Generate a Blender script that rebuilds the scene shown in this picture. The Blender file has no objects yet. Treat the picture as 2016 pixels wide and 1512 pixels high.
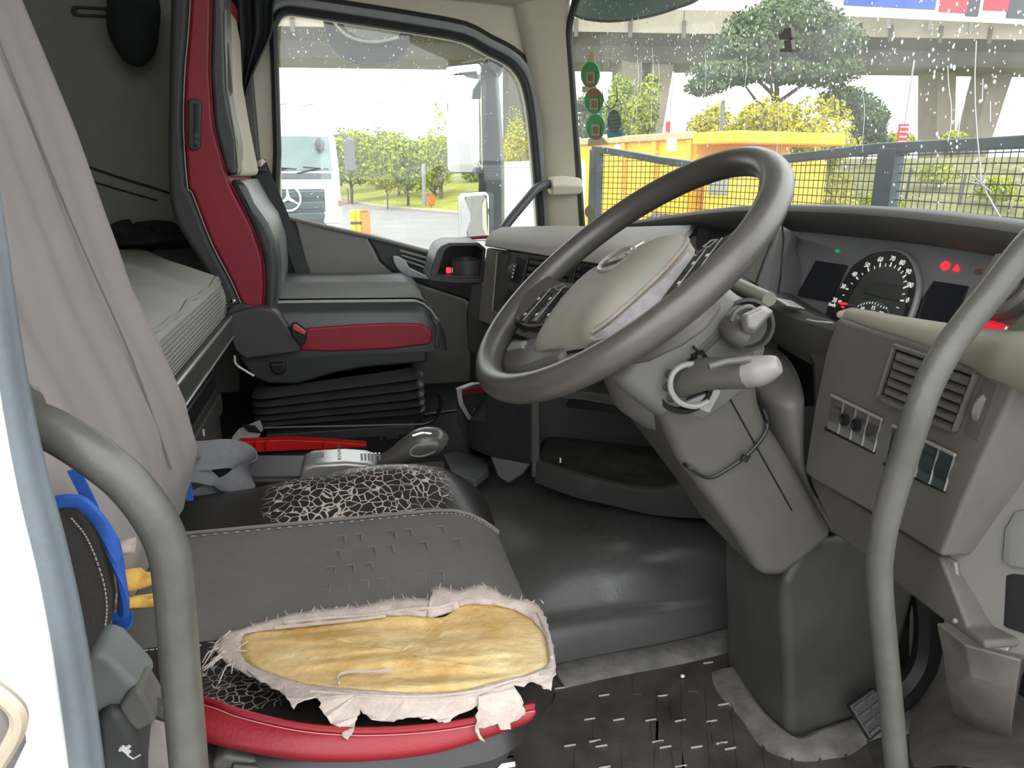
import bpy, bmesh, math, random
import numpy as np
from mathutils import Vector as V, Matrix as M
random.seed(7)
SC = bpy.context.scene
COL = SC.collection
R_ = math.radians
# ---------------- camera, sky, exposure ----------------
FPX, YAW, PITCH, CZ = 1450.0, R_(12), R_(16.2), 0.85
cam_d = bpy.data.cameras.new('camera'); cam = bpy.data.objects.new('camera', cam_d); COL.objects.link(cam)
cam_d.sensor_width = 36; cam_d.lens = FPX / 2016 * 36; cam_d.clip_start = .02; cam_d.clip_end = 900
cam.location = (0, 0, CZ); cam.rotation_euler = (R_(90) - PITCH, 0, -YAW)
SC.camera = cam
SC.view_settings.view_transform = 'Standard'; SC.view_settings.look = 'None'
SC.view_settings.exposure = 1.70; SC.view_settings.gamma = 1; SC.view_settings.use_curve_mapping = False
wd = bpy.data.worlds.new('overcast_sky'); SC.world = wd; wd.use_nodes = True
nt = wd.node_tree; bg = nt.nodes['Background']
tc = nt.nodes.new('ShaderNodeTexCoord'); sx = nt.nodes.new('ShaderNodeSeparateXYZ'); cr = nt.nodes.new('ShaderNodeValToRGB')
nt.links.new(tc.outputs['Generated'], sx.inputs[0]); nt.links.new(sx.outputs['Z'], cr.inputs[0]); nt.links.new(cr.outputs[0], bg.inputs[0])
cr.color_ramp.elements[0].position = .0; cr.color_ramp.elements[0].color = (.80, .83, .86, 1)
cr.color_ramp.elements[1].position = .75; cr.color_ramp.elements[1].color = (1.0, 1.0, 1.0, 1)
bg.inputs[1].default_value = 1.15
SC.cycles.max_bounces = 8; SC.cycles.diffuse_bounces = 5; SC.cycles.transparent_max_bounces = 12
# ---------------- pixel helpers (a point of the photograph on a known plane of the cab) ----------------
_cy, _sy, _cp, _sp = math.cos(YAW), math.sin(YAW), math.cos(PITCH), math.sin(PITCH)
_R = V((_cy, -_sy, 0)); _F = V((_sy*_cp, _cy*_cp, -_sp)); _U = V((_sy*_sp, _cy*_sp, _cp)); EYE = V((0, 0, CZ))
def ray(px, py): return _F + _R * ((px - 1008) / FPX) + _U * ((756 - py) / FPX)
def W(px, py, y=None, x=None, z=None, d=None):
    r = ray(px, py)
    if y is not None: t = y / r.y
    elif x is not None: t = x / r.x
    elif z is not None: t = (z - CZ) / r.z
    else: t = d
    return EYE + r * t
class Pl:
    """a plane through three points; at(px,py) is the point of it seen at that pixel"""
    def __init__(s, a, b, c):
        s.o = V(a); s.n = (V(b) - s.o).cross(V(c) - s.o).normalized()
        if s.n.dot(EYE - s.o) < 0: s.n = -s.n
    def at(s, px, py, off=0):
        r = ray(px, py); o = s.o + s.n * off
        return EYE + r * ((o - EYE).dot(s.n) / r.dot(s.n))
# ---------------- materials ----------------
def lin(c): return tuple((v/12.92 if v <= .04045 else ((v+.055)/1.055)**2.4) for v in c)
def rgb(r, g, b): return lin((r/255, g/255, b/255))
MATS = {}
def mat(name, col, rough=.5, metal=0, var=.12, vscale=30, bump=0, bscale=300, spec=.5, coat=0, emit=None, sheen=0, col2=None, detail=6):
    if name in MATS: return MATS[name]
    m = bpy.data.materials.new(name); m.use_nodes = True; MATS[name] = m
    t = m.node_tree; b = t.nodes['Principled BSDF']
    b.inputs['Roughness'].default_value = rough; b.inputs['Metallic'].default_value = metal
    b.inputs['Specular IOR Level'].default_value = spec; b.inputs['Coat Weight'].default_value = coat
    if sheen: b.inputs['Sheen Weight'].default_value = sheen
    c = t.nodes.new('ShaderNodeTexCoord')
    if var or col2:
        n = t.nodes.new('ShaderNodeTexNoise'); n.inputs['Scale'].default_value = vscale; n.inputs['Detail'].default_value = detail
        n.inputs['Roughness'].default_value = .65
        r = t.nodes.new('ShaderNodeValToRGB'); r.color_ramp.elements[0].position = .3; r.color_ramp.elements[1].position = .7
        a = tuple(max(0, v*(1-var)) for v in col); d = col2 or tuple(min(1, v*(1+var)) for v in col)
        r.color_ramp.elements[0].color = (*a, 1); r.color_ramp.elements[1].color = (*d, 1)
        t.links.new(c.outputs['Object'], n.inputs['Vector']); t.links.new(n.outputs['Fac'], r.inputs[0]); t.links.new(r.outputs[0], b.inputs['Base Color'])
    else: b.inputs['Base Color'].default_value = (*col, 1)
    if bump:
        n2 = t.nodes.new('ShaderNodeTexNoise'); n2.inputs['Scale'].default_value = bscale; n2.inputs['Detail'].default_value = 4
        bp = t.nodes.new('ShaderNodeBump'); bp.inputs['Strength'].default_value = bump; bp.inputs['Distance'].default_value = .002
        t.links.new(c.outputs['Object'], n2.inputs['Vector']); t.links.new(n2.outputs['Fac'], bp.inputs['Height']); t.links.new(bp.outputs[0], b.inputs['Normal'])
    if emit:
        b.inputs['Emission Color'].default_value = (*emit[0], 1); b.inputs['Emission Strength'].default_value = emit[1]
    return m
def glass_mat(name, tint=(1, 1, 1), refl=.07, film=0):
    m = bpy.data.materials.new(name); m.use_nodes = True; t = m.node_tree; MATS[name] = m
    t.nodes.remove(t.nodes['Principled BSDF']); out = t.nodes['Material Output']
    tr = t.nodes.new('ShaderNodeBsdfTransparent'); tr.inputs[0].default_value = (*tint, 1)
    gl = t.nodes.new('ShaderNodeBsdfGlossy'); gl.inputs['Roughness'].default_value = .02
    mx = t.nodes.new('ShaderNodeMixShader'); mx.inputs[0].default_value = refl
    src = tr.outputs[0]
    if film:   # thin film of dirt and rain water on the pane
        tl = t.nodes.new('ShaderNodeBsdfTranslucent'); tl.inputs[0].default_value = (.95, .97, .97, 1); m2 = t.nodes.new('ShaderNodeMixShader')
        c = t.nodes.new('ShaderNodeTexCoord'); n = t.nodes.new('ShaderNodeTexNoise'); n.inputs['Scale'].default_value = 6; n.inputs['Detail'].default_value = 5; r = t.nodes.new('ShaderNodeMapRange'); r.inputs[1].default_value = .35; r.inputs[2].default_value = .7; r.inputs[3].default_value = film*.6; r.inputs[4].default_value = film*1.5
        t.links.new(c.outputs['Object'], n.inputs['Vector']); t.links.new(n.outputs['Fac'], r.inputs[0]); t.links.new(r.outputs[0], m2.inputs[0]); t.links.new(tr.outputs[0], m2.inputs[1]); t.links.new(tl.outputs[0], m2.inputs[2]); src = m2.outputs[0]
    t.links.new(src, mx.inputs[1]); t.links.new(gl.outputs[0], mx.inputs[2]); t.links.new(mx.outputs[0], out.inputs[0])
    return m
# ---------------- mesh helpers ----------------
def link_obj(name, me, m=None, parent=None, smooth=True, angle=38, bevel=0, seg=2, subs=0, solid=0, origin=True):
    o = bpy.data.objects.new(name, me); COL.objects.link(o)
    if m is not None: me.materials.append(m)
    if smooth and len(me.polygons):
        me.polygons.foreach_set('use_smooth', [True]*len(me.polygons))
        if angle < 179: me.set_sharp_from_angle(angle=R_(angle))
    if parent is None and origin and len(me.vertices):
        n = len(me.vertices); a = np.empty(n*3, 'f'); me.vertices.foreach_get('co', a); a = a.reshape(-1, 3)
        c = V(((a[:, 0].min()+a[:, 0].max())/2, (a[:, 1].min()+a[:, 1].max())/2, a[:, 2].min()))
        me.transform(M.Translation(-c)); o.location = c
    if parent is not None:
        o.parent = parent; o.matrix_parent_inverse = M.Translation(-world_loc(parent))
    if solid:
        s = o.modifiers.new('solid', 'SOLIDIFY'); s.thickness = solid; s.offset = -1
    if bevel:
        b = o.modifiers.new('bevel', 'BEVEL'); b.width = bevel; b.segments = seg; b.limit_method = 'ANGLE'; b.angle_limit = R_(35); b.harden_normals = True
    if subs:
        s = o.modifiers.new('subs', 'SUBSURF'); s.levels = subs; s.render_levels = subs
    return o
def world_loc(o):
    l = V(o.location)
    if o.parent is not None: l = l + world_loc(o.parent) + o.matrix_parent_inverse.translation
    return l
def bm_done(bm):
    bmesh.ops.recalc_face_normals(bm, faces=bm.faces[:]); me = bpy.data.meshes.new('m'); bm.to_mesh(me); bm.free(); return me
class B:
    """collects verts and faces of one mesh"""
    def __init__(s): s.v = []; s.f = []
    def add(s, vs, fs):
        k = len(s.v); s.v += [tuple(p) for p in vs]; s.f += [tuple(i + k for i in f) for f in fs]; return s
    def box(s, c, size, rot=None):
        c = V(c); h = V(size)/2; vs = []
        for i in (-1, 1):
            for j in (-1, 1):
                for k in (-1, 1):
                    p = V((i*h.x, j*h.y, k*h.z)); vs.append(c + (rot @ p if rot else p))
        return s.add(vs, [(0,1,3,2),(4,6,7,5),(0,4,5,1),(2,3,7,6),(0,2,6,4),(1,5,7,3)])
    def obox(s, o, a, b, c):
        o, a, b, c = V(o), V(a), V(b), V(c)
        return s.add([o, o+c, o+b, o+b+c, o+a, o+a+c, o+a+b, o+a+b+c], [(0,1,3,2),(4,6,7,5),(0,4,5,1),(2,3,7,6),(0,2,6,4),(1,5,7,3)])
    def prism(s, pts, vec):
        pts = [V(p) for p in pts]; n = len(pts); vec = V(vec)
        return s.add(pts + [p + vec for p in pts], [tuple(range(n)), tuple(range(2*n-1, n-1, -1))] + [(i, (i+1) % n, n+(i+1) % n, n+i) for i in range(n)])
    def tube(s, path, r, seg=10, closed=False, caps=True, flat=None, up=None):
        path = [V(p) for p in path]; n = len(path); k0 = len(s.v)
        rs = r if isinstance(r, (list, tuple)) else [r]*n
        prev = None; 
        for i, p in enumerate(path):
            a = path[(i-1) % n] if (closed or i > 0) else p; b = path[(i+1) % n] if (closed or i < n-1) else p
            t = (b - a).normalized()
            if up is not None: u = V(up) - t*V(up).dot(t)
            elif prev is None:
                u = V((0, 0, 1)) - t*t.z
                if u.length < .2: u = V((1, 0, 0)) - t*t.x
            else: u = prev - t*prev.dot(t)
            u.normalize(); prev = u; w = t.cross(u)
            f = flat or 1
            for j in range(seg):
                an = 2*math.pi*j/seg; q = p + (u*math.cos(an)*f + w*math.sin(an))*rs[i]; s.v.append(tuple(q))
        m = n if closed else n-1
        for i in range(m):
            for j in range(seg):
                a = k0 + i*seg + j; b = k0 + i*seg + (j+1) % seg; c = k0 + ((i+1) % n)*seg + (j+1) % seg; d = k0 + ((i+1) % n)*seg + j
                s.f.append((a, b, c, d))
        if caps and not closed:
            s.f.append(tuple(k0 + j for j in range(seg))); s.f.append(tuple(k0 + (n-1)*seg + j for j in reversed(range(seg))))
        return s
    def loft(s, rings, closed=True, caps=True, loop=False):
        k0 = len(s.v); n = len(rings[0]); m = len(rings)
        for r in rings: s.v += [tuple(p) for p in r]
        for i in range(m if loop else m-1):
            for j in range(n if closed else n-1):
                s.f.append((k0+i*n+j, k0+i*n+(j+1) % n, k0+((i+1) % m)*n+(j+1) % n, k0+((i+1) % m)*n+j))
        if caps and closed and not loop:
            s.f.append(tuple(k0+j for j in reversed(range(n)))); s.f.append(tuple(k0+(m-1)*n+j for j in range(n)))
        return s
    def grid(s, fn, nu, nv):
        return s.loft([[fn(i/nu, j/nv) for j in range(nv+1)] for i in range(nu+1)], closed=False, caps=False)
    def lathe(s, prof, o, ax, seg=20, caps=True):
        o, ax = V(o), V(ax).normalized(); u = ax.orthogonal().normalized(); w = ax.cross(u)
        return s.loft([[o + ax*h + (u*math.cos(2*math.pi*j/seg) + w*math.sin(2*math.pi*j/seg))*r for j in range(seg)] for r, h in prof], caps=caps)
    def ball(s, c, r, seg=10, rings=6, sc=(1, 1, 1), rot=None):
        c = V(c); out = []
        for i in range(rings+1):
            a = math.pi*i/rings; rr = max(math.sin(a), .02)
            ring = []
            for j in range(seg):
                p = V((math.cos(2*math.pi*j/seg)*rr*sc[0], math.sin(2*math.pi*j/seg)*rr*sc[1], -math.cos(a)*sc[2]))*r
                ring.append(c + (rot @ p if rot else p))
            out.append(ring)
        return s.loft(out)
    def mesh(s, recalc=True):
        me = bpy.data.meshes.new('m'); me.from_pydata(s.v, [], s.f)
        if recalc:
            bm = bmesh.new(); bm.from_mesh(me); bmesh.ops.recalc_face_normals(bm, faces=bm.faces[:]); bm.to_mesh(me); bm.free()
        return me
    def make(s, name, m, parent=None, **k): return link_obj(name, s.mesh(), m, parent, **k)
def smoothpath(pts, n=6, closed=False):
    pts = [V(p) for p in pts]; out = []; N = len(pts)
    for i in range(N if closed else N-1):
        p1, p2 = pts[i], pts[(i+1) % N]
        p0 = pts[(i-1) % N] if (closed or i > 0) else p1*2 - p2
        p3 = pts[(i+2) % N] if (closed or i < N-2) else p2*2 - p1
        for k in range(n):
            t = k/n
            out.append(.5*((2*p1) + (p2-p0)*t + (2*p0-5*p1+4*p2-p3)*t*t + (3*p1-p0-3*p2+p3)*t**3))
    if not closed: out.append(pts[-1])
    return out
def lerp_prof(xs, table):
    """piecewise-linear lookup"""
    return np.interp(xs, [a for a, b in table], [b for a, b in table])
def plate(name, outer, holes, thick, m, parent, o=(0, 0, 0), u=(1, 0, 0), v=(0, 0, 1), bevel=0, **k):
    """flat plate with holes: 2-D outlines in the frame (o,u,v), extruded by thick along u x v (centred)"""
    cu = bpy.data.curves.new('c', 'CURVE'); cu.dimensions = '2D'; cu.fill_mode = 'BOTH'; cu.extrude = thick/2
    if bevel: cu.bevel_depth = bevel; cu.bevel_resolution = 1; cu.extrude = max(thick/2 - bevel, .0001); cu.offset = -bevel
    for pts in [outer] + holes:
        sp = cu.splines.new('POLY'); sp.points.add(len(pts)-1); sp.use_cyclic_u = True
        for i, p in enumerate(pts): sp.points[i].co = (p[0], p[1], 0, 1)
    ob = bpy.data.objects.new('t', cu); COL.objects.link(ob)
    me = bpy.data.meshes.new_from_object(ob.evaluated_get(bpy.context.evaluated_depsgraph_get()))
    bpy.data.objects.remove(ob); bpy.data.curves.remove(cu)
    u, v = V(u).normalized(), V(v).normalized(); w = u.cross(v)
    mt = M.Identity(4)
    for i in range(3): mt[i][0], mt[i][1], mt[i][2], mt[i][3] = u[i], v[i], w[i], V(o)[i]
    me.transform(mt); me.materials.clear()
    return link_obj(name, me, m, parent, angle=30, **k)
def text(name, s, size, o, u, v, m, parent, depth=.0004, align='CENTER', shear=0, bold=0):
    cu = bpy.data.curves.new('t', 'FONT'); cu.body = s; cu.size = size; cu.align_x = align; cu.align_y = 'CENTER'; cu.extrude = depth; cu.shear = shear; cu.resolution_u = 2; cu.offset = bold
    ob = bpy.data.objects.new('t', cu); COL.objects.link(ob)
    me = bpy.data.meshes.new_from_object(ob.evaluated_get(bpy.context.evaluated_depsgraph_get()))
    bpy.data.objects.remove(ob); bpy.data.curves.remove(cu)
    u, v = V(u).normalized(), V(v).normalized(); w = u.cross(v); mt = M.Identity(4)
    for i in range(3): mt[i][0], mt[i][1], mt[i][2], mt[i][3] = u[i], v[i], w[i], V(o)[i]
    me.transform(mt); me.materials.clear()
    return link_obj(name, me, m, parent, smooth=False)
def rrect(w, h, r, n=4, cx=0, cy=0):
    out = []
    for sx_, sy_, a0 in ((1, 1, 0), (-1, 1, 90), (-1, -1, 180), (1, -1, 270)):
        for i in range(n+1):
            a = R_(a0 + 90*i/n); out.append((cx + sx_*(w/2-r) + r*math.cos(a), cy + sy_*(h/2-r) + r*math.sin(a)))
    return out
def thing(name, label, cat, loc=(0, 0, 0), group=None):
    o = bpy.data.objects.new(name, None); COL.objects.link(o); o.location = loc; o.empty_display_size = .05
    return tag(o, label, cat, group)
def tag(o, label, cat, group=None, kind=None):
    if label: o['label'] = label
    if cat: o['category'] = cat
    if group: o['group'] = group
    if kind: o['kind'] = kind
    return o
def struct(o, label=None):
    o['kind'] = 'structure'
    if label: o['label'] = label
    return o
def copy_tree(o, parent=None):
    c = o.copy(); COL.objects.link(c)
    if parent is not None: c.parent = parent
    for ch in list(o.children): copy_tree(ch, c)
    return c
# ---------------- palette ----------------
DASH = mat('dash_grey_plastic', (.115, .108, .094), .55, var=.10, vscale=9, bump=.15, bscale=700)
DASHTOP = mat('dash_top_soft_grey', (.25, .24, .21), .6, var=.06, vscale=12, bump=.2, bscale=600)
DARK = mat('dark_plastic', (.045, .045, .043), .5, var=.12, vscale=14, bump=.15, bscale=600)
BLACK = mat('black_plastic', (.012, .013, .014), .38, var=.1, vscale=20)
VOID = mat('black_recess', (.004, .004, .005), .8, var=0)
COLUMN = mat('column_grey_plastic', (.105, .10, .088), .5, var=.14, vscale=7, bump=.15, bscale=600)
COLUMN2 = mat('column_light_plastic', (.165, .165, .15), .45, var=.1, vscale=8)
WHEELM = mat('wheel_rubber', (.078, .073, .065), .32, spec=.75, var=.22, vscale=9, bump=.12, bscale=800)
CREAM = mat('cream_trim', (.60, .555, .43), .6, var=.04, vscale=6, bump=.1, bscale=500)
LEATHER = mat('black_leather', (.022, .021, .021), .38, var=.2, vscale=15, bump=.25, bscale=350)
REDL = mat('red_leather', (.25, .010, .018), .42, var=.14, vscale=8, bump=.2, bscale=300)
REDP = mat('dark_red_leather', (.27, .014, .028), .45, var=.12, vscale=8, bump=.2, bscale=300)
RUBBER = mat('rubber_seal', (.14, .165, .185), .5, var=.18, vscale=10, bump=.2, bscale=200)
WHITEP = mat('white_paint', (.85, .86, .85), .3, var=.02, vscale=3)
CHROME = mat('chrome', (.8, .81, .82), .12, 1, var=0)
SILVER = mat('silver_plastic', (.5, .51, .51), .3, .6, var=.05)
HANDLE = mat('handle_grey_coating', (.10, .10, .086), .36, var=.2, vscale=14, bump=.2, bscale=150)
GLASS = glass_mat('clear_glass', (.96, .98, .97), .035, .018)
WGLASS = glass_mat('windscreen_glass', (.93, .96, .94), .03, .055)
MIRROR = mat('mirror_glass', (.92, .93, .93), .02, 1, var=0)
PRINT = mat('white_print', (.8, .8, .76), .5, var=0)
def flat(name, c, rough=.5): return mat(name, c, rough, var=0)
# ======================= THE SETTING: shell of the cab =======================
YL = 2.50                      # inner face of the passenger-side wall
def wy(px, py): p = W(px, py, y=YL); return (p.x, p.z)
WIN = [(543,60),(546,44),(553,33),(566,27),(592,29),(700,45),(817,63),(909,80),(954,103),(995,124),(1013,140),(1026,162),(1036,200),(1044,260),(1052,350),(1059,440),
       (1061,505),(960,512),(900,506),(850,497),(800,484),(735,467),(650,448),(554,426),(550,300),(546,160)]
win2 = [wy(*p) for p in WIN]
wall_lo = [(-.285,1.75),(-.285,.16),(.90,.16),(.90,.62),(.735,.66),(.725,.75),(.70,1.0),(.67,1.28),(.64,1.45),(.6,1.75)]
o = plate('wall_left', wall_lo, [win2], .05, CREAM, None, o=(0, YL+.025, 0), origin=False); struct(o)
# black rubber and grey rails round the door window
cen = V((sum(p[0] for p in win2)/len(win2), 0, sum(p[1] for p in win2)/len(win2)))
wf = struct(thing('window_1', None, None)); 
def ring_path(grow, y):
    n = len(win2); out = []
    for i in range(n):
        a, b, c = V(win2[i-1]), V(win2[i]), V(win2[(i+1) % n]); t = (c-a).normalized(); nn = V((t.y, -t.x))
        if nn.dot(b - V((cen.x, cen.z))) < 0: nn = -nn
        q = b + nn*grow; out.append(V((q.x, y, q.y)))
    return smoothpath(out, 3, True)
B().tube(ring_path(.005, YL-.010), .0125, 8, True).make('gasket', mat('window_gasket', (.018,.02,.022), .45), wf)
rp1 = ring_path(.030, YL-.008); RN_ = len(rp1); cutp = lambda q: [p for p in q[int(RN_*.06):int(RN_*.66)]]
B().tube(cutp(rp1), .014, 8).make('rail', mat('window_rail', (.28,.30,.30), .32, var=.1), wf)
B().tube(cutp(ring_path(.050, YL-.004)), .0075, 8).make('outer_gasket', MATS['window_gasket'], wf)
plate('pane', [wy(*p) for p in WIN], [], .004, GLASS, wf, o=(0, YL+.02, 0))
# dark upholstered wall of the sleeper, behind the seat
SLEEP = mat('sleeper_wall_fabric', (.27, .268, .24), .85, var=.1, vscale=5, bump=.3, bscale=400)
o = struct(B().box((-.75, YL+.02, .95), (.94, .06, 1.75)).make('wall_left', SLEEP, None, origin=False)); 
sl = o
def slp(px, py): p = W(px, py, y=YL-.012); return p
B().tube(smoothpath([slp(110,305), slp(150,320), slp(230,348), slp(310,372), slp(345,385)], 4), .004, 6).make('seam', mat('seam_dark', (.03,.03,.028), .8), sl)
B().tube(smoothpath([slp(140,345), slp(230,372), slp(310,395)], 4), .003, 6).make('seam', MATS['seam_dark'], sl)
a, b = slp(140, 12), slp(232, 36)
plate('recess_frame', rrect(abs(b.x-a.x), abs(b.z-a.z), .012), [rrect(abs(b.x-a.x)*.8, abs(b.z-a.z)*.5, .006)], .014, DARK, sl, o=((a.x+b.x)/2, YL-.014, (a.z+b.z)/2), bevel=.002)
# B-pillar strip between seat and window
o = struct(B().prism([(-.30, YL-.03, .55), (-.295, YL-.03, 1.75), (-.262, YL-.03, 1.75), (-.268, YL-.03, .55)], (0, .05, 0)).make('trim_1', mat('pillar_dark_trim', (.10,.105,.10), .55), None, bevel=.006, origin=False))
# rear wall, bunk-side right wall, ceiling, floor
SL2 = SLEEP
struct(B().box((-1.22, 1.4, .8), (.06, 2.3, 1.9)).make('wall_rear', SL2, None, origin=False))
struct(B().box((-.80, .30, .85), (.86, .05, 1.9)).make('wall_right', SL2, None, origin=False))
CEIL = mat('ceiling_fabric', (.48, .45, .37), .8, var=.06, bump=.2)
struct(B().box((-.22, 1.42, 1.78), (1.96, 2.36, .06)).make('ceiling', CEIL, None, origin=False))
# cream header shelf above door window, rounded
prof = [(-.28, 1.42), (-.28, 1.375), (.1, 1.36), (.35, 1.345), (.55, 1.30), (.66, 1.26)]
hb = []
for i in range(13):
    t = i/12; x = -.30 + 1.0*t; z0 = 1.388 - .02*t - .05*max(0, t-.55)**1.5
    ring = [V((x, YL-.0, z0-.015)), V((x, YL-.02, z0-.02)), V((x, YL-.10, z0+.012)), V((x, YL-.17, z0+.05)), V((x, YL-.20, z0+.13)), V((x, YL-.2, 1.75)), V((x, YL, 1.75))]
    hb.append(ring)
o = struct(B().loft(hb).make('trim_2', CREAM, None, angle=60, origin=False))
# floor
FLOOR = mat('rubber_floor_mat', (.05, .048, .042), .5, var=.45, vscale=9, bump=.35, bscale=260, col2=(.10, .092, .078))
fl = struct(B().box((.05, 1.40, -.03), (2.3, 2.3, .06)).make('floor', FLOOR, None, origin=False))
B().box((.05, 2.10, .07), (2.2, .86, .14)).make('raised_floor', mat('floor_dark', (.012,.013,.014), .7), fl, bevel=.01)
# raised bars of the mat that show as bright dashes
bars = []
rnd = random.Random(3)
for a, b in ((1201,1333),(1102,1356),(1189,1370),(1304,1371),(1424,1388),(1161,1417),(1218,1418),(1281,1419),(1339,1420),(1401,1421),(1171,1460),(1295,1461),(1421,1464),(1122,1469),(1184,1470),(1310,1472),(1371,1472),(1438,1475),(1394,1306),(1441,1332),(1190,1512),(1340,1510),(1250,1530),(1400,1520)): bars.append(W(a, b, z=0))
for a, b in ((1178,1440),(1330,1398),(1292,1442),(1142,1498),(1335,1500),(1410,1445),(1235,1498),(1255,1350),(1360,1345)):
    p = W(a, b, z=0); B().box((p.x, p.y, .001), (.016, .045, .002), M.Rotation(R_(-18), 3, 'Z')).make('tread_pad', FLOOR, fl)
barm = mat('mat_bar', (.42, .41, .38), .3, var=.3, vscale=30)
b0 = None
for p in bars:
    if b0 is None:
        b0 = B().box((0, 0, .0015), (.019, .0022, .003)).make('tread_bar', barm, fl, bevel=.0008); b0.location = (p.x, p.y, 0)
    else:
        c = b0.copy(); COL.objects.link(c); c.location = (p.x, p.y, 0)
for k in range(9):                       # long grooves' raised ribs running forward
    a = W(1130 + k*46, 1330, z=.0); 
    B().box((a.x+.07, a.y-.20 , .001), (.004, .30, .002), M.Rotation(R_(-24), 3, 'Z')).make('tread_rib', FLOOR, fl)
# A-pillar, far side
def ws_x(y, z): return 1.0 - .265*(abs(y-1.4)/1.05)**2.5 - .10*(z-.7)
rings = []
for z in (.50, .60, .72, .85, 1.0, 1.15, 1.28, 1.40, 1.75):
    xw = ws_x(2.41, z) - .012; xi = .645 - .07*(z-.67) if z < 1.0 else .622-.25*max(0, z-1.0)
    rings.append([V((xi, YL+.0, z)), V((xi+.005, YL-.022, z)), V((xi+.04, YL-.045, z)), V((xw-.03, 2.425, z)), V((xw, 2.41, z)), V((xw+.02, 2.44, z)), V((xw+.02, YL+.02, z))])
ap = struct(B().loft(rings).make('trim_3', CREAM, None, angle=50, origin=False))
p = W(1090, 112, y=2.452)
B().lathe([(.009, 0), (.009, .004), (.005, .005), (.0045, .002)], p, (0.1, -1, 0), 12).make('screw_hole', mat('hole_brown', (.05,.04,.03), .6), ap)
# near-side A-pillar (out of the frame) and windscreen header close the cab
struct(B().loft([[V((ws_x(.36, z)-.05, .30, z)), V((ws_x(.36, z)+.02, .30, z)), V((ws_x(.36, z)+.02, .38, z)), V((ws_x(.36, z)-.05, .38, z))] for z in (.75, 1.2, 1.75)]).make('trim_4', CREAM, None, origin=False))
struct(B().loft([[V((ws_x(y, 1.5)-.25, y, 1.56)), V((ws_x(y, 1.5)+.01, y, 1.46)), V((ws_x(y, 1.5)+.03, y, 1.75)), V((ws_x(y, 1.5)-.25, y, 1.75))] for y in np.linspace(.33, 2.47, 14)]).make('trim_5', CREAM, None, origin=False))
# bulkhead under the windscreen
struct(B().loft([[V((ws_x(y, .6)+.012, y, -.06)), V((ws_x(y, .6)+.012, y, .60)), V((ws_x(y, .6)+.04, y, .60)), V((ws_x(y, .6)+.04, y, -.06))] for y in np.linspace(.33, 2.5, 16)]).make('wall_front', DARK, None, origin=False))
# windscreen
wsn = struct(thing('window_2', None, None))
def wsp(y, z, off=0): return V((ws_x(y, z)+off, y, z))
def WS(px, py, off=0):
    """point of the windscreen (shifted forward by off) seen at a pixel"""
    x = .95
    for _ in range(25):
        p = W(px, py, x=x); x = .5*x + .5*(ws_x(min(max(p.y, .3), 2.5), p.z) + off)
    return W(px, py, x=x)
B().grid(lambda u, v: wsp(.37+2.055*u, .60+.95*v), 40, 12).make('pane', WGLASS, wsn, angle=180)
edge = [wsp(2.415, z, -.006) for z in (.60, .7, .85, 1.0, 1.15, 1.25)] + [wsp(2.40, 1.31, -.006), wsp(2.36, 1.37, -.006), wsp(2.28, 1.41, -.006)] + [wsp(y, 1.44, -.006) for y in (2.1, 1.8, 1.4, 1.0, .6, .4)]
B().tube(smoothpath(edge, 4), .011, 8).make('gasket', MATS['window_gasket'], wsn)
# left foreground: jamb of the open driver's door
J = lambda px, py, y: W(px, py, y=y)
lc = [(-190,-700),(-130,-200),(-70,300),(-30,560),(5,800),(40,985),(75,1130),(105,1290),(128,1450),(140,1560),(150,1700)]
rc = [(-150,-700),(-90,-200),(-35,150),(8,420),(45,680),(85,890),(125,1040),(155,1170),(182,1320),(202,1470),(212,1560),(222,1700)]
sealpath = []
lf = smoothpath([V((a, b, 0)) for a, b in lc], 4); rf = smoothpath([V((a, b, 0)) for a, b in rc], 4)
lx = lambda py: float(np.interp(py, [q.y for q in lf], [q.x for q in lf])); rx = lambda py: float(np.interp(py, [q.y for q in rf], [q.x for q in rf]))
rings = []
for py in np.linspace(-650, 1680, 56):
    a, b = lx(py), rx(py); A_, C_ = J(a, py, .385), J(b, py, .40); D = C_ - A_; w = D.length; nrm = V((.25, -1, 0)).normalized()
    ring = []
    for k in range(11):
        t = k/10; ring.append(A_ + D*t + nrm*w*(.30*math.sin(math.pi*t) - .10*math.exp(-((t-.78)/.06)**2)))
    ring += [C_ + (C_-EYE).normalized()*.03 + V((-.012, 0, 0)), A_ + (A_-EYE).normalized()*.03]
    rings.append(ring)
dj = struct(B().loft(rings).make('door_1', RUBBER, None, angle=60, origin=False)); dj.name = 'trim_6'
rings = []
for py in np.linspace(-650, 1680, 36):
    b = lx(py)+4; A_ = J(b, py, .388); rings.append([A_, A_ + V((-.012, -.010, 0)), A_ + V((-.05, -.018, 0)), A_ + V((-.30, -.02, 0)), A_ + V((-.30, .02, 0)), A_ + (A_-EYE).normalized()*.02 + V((-.01, 0, 0))])
wj = struct(B().loft(rings).make('wall_right', WHITEP, None, angle=40, origin=False))
# latch striker on the white jamb
st = thing('door_striker', 'grey door latch striker plate on the white body at the bottom left corner', 'latch', J(20, 1450, .37))
LM = mat('striker_metal', (.33, .29, .25), .45, .3, var=.25, vscale=30)
B().prism([J(-60,1340,.362), J(18,1350,.362), J(50,1400,.362), J(58,1450,.362), J(20,1530,.362), J(-40,1590,.362), J(-80,1500,.362)], (0, -.012, 0)).make('plate', mat('striker_grey', (.20,.185,.175), .5, var=.2), st, bevel=.004)
B().tube(smoothpath([J(-30,1345,.348), J(15,1378,.346), J(36,1405,.346), J(33,1440,.346), J(5,1490,.346), J(-40,1560,.346)], 5), .0042, 8).make('loop', mat('striker_loop', (.55, .47, .36), .4, .3, var=.2), st)
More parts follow.
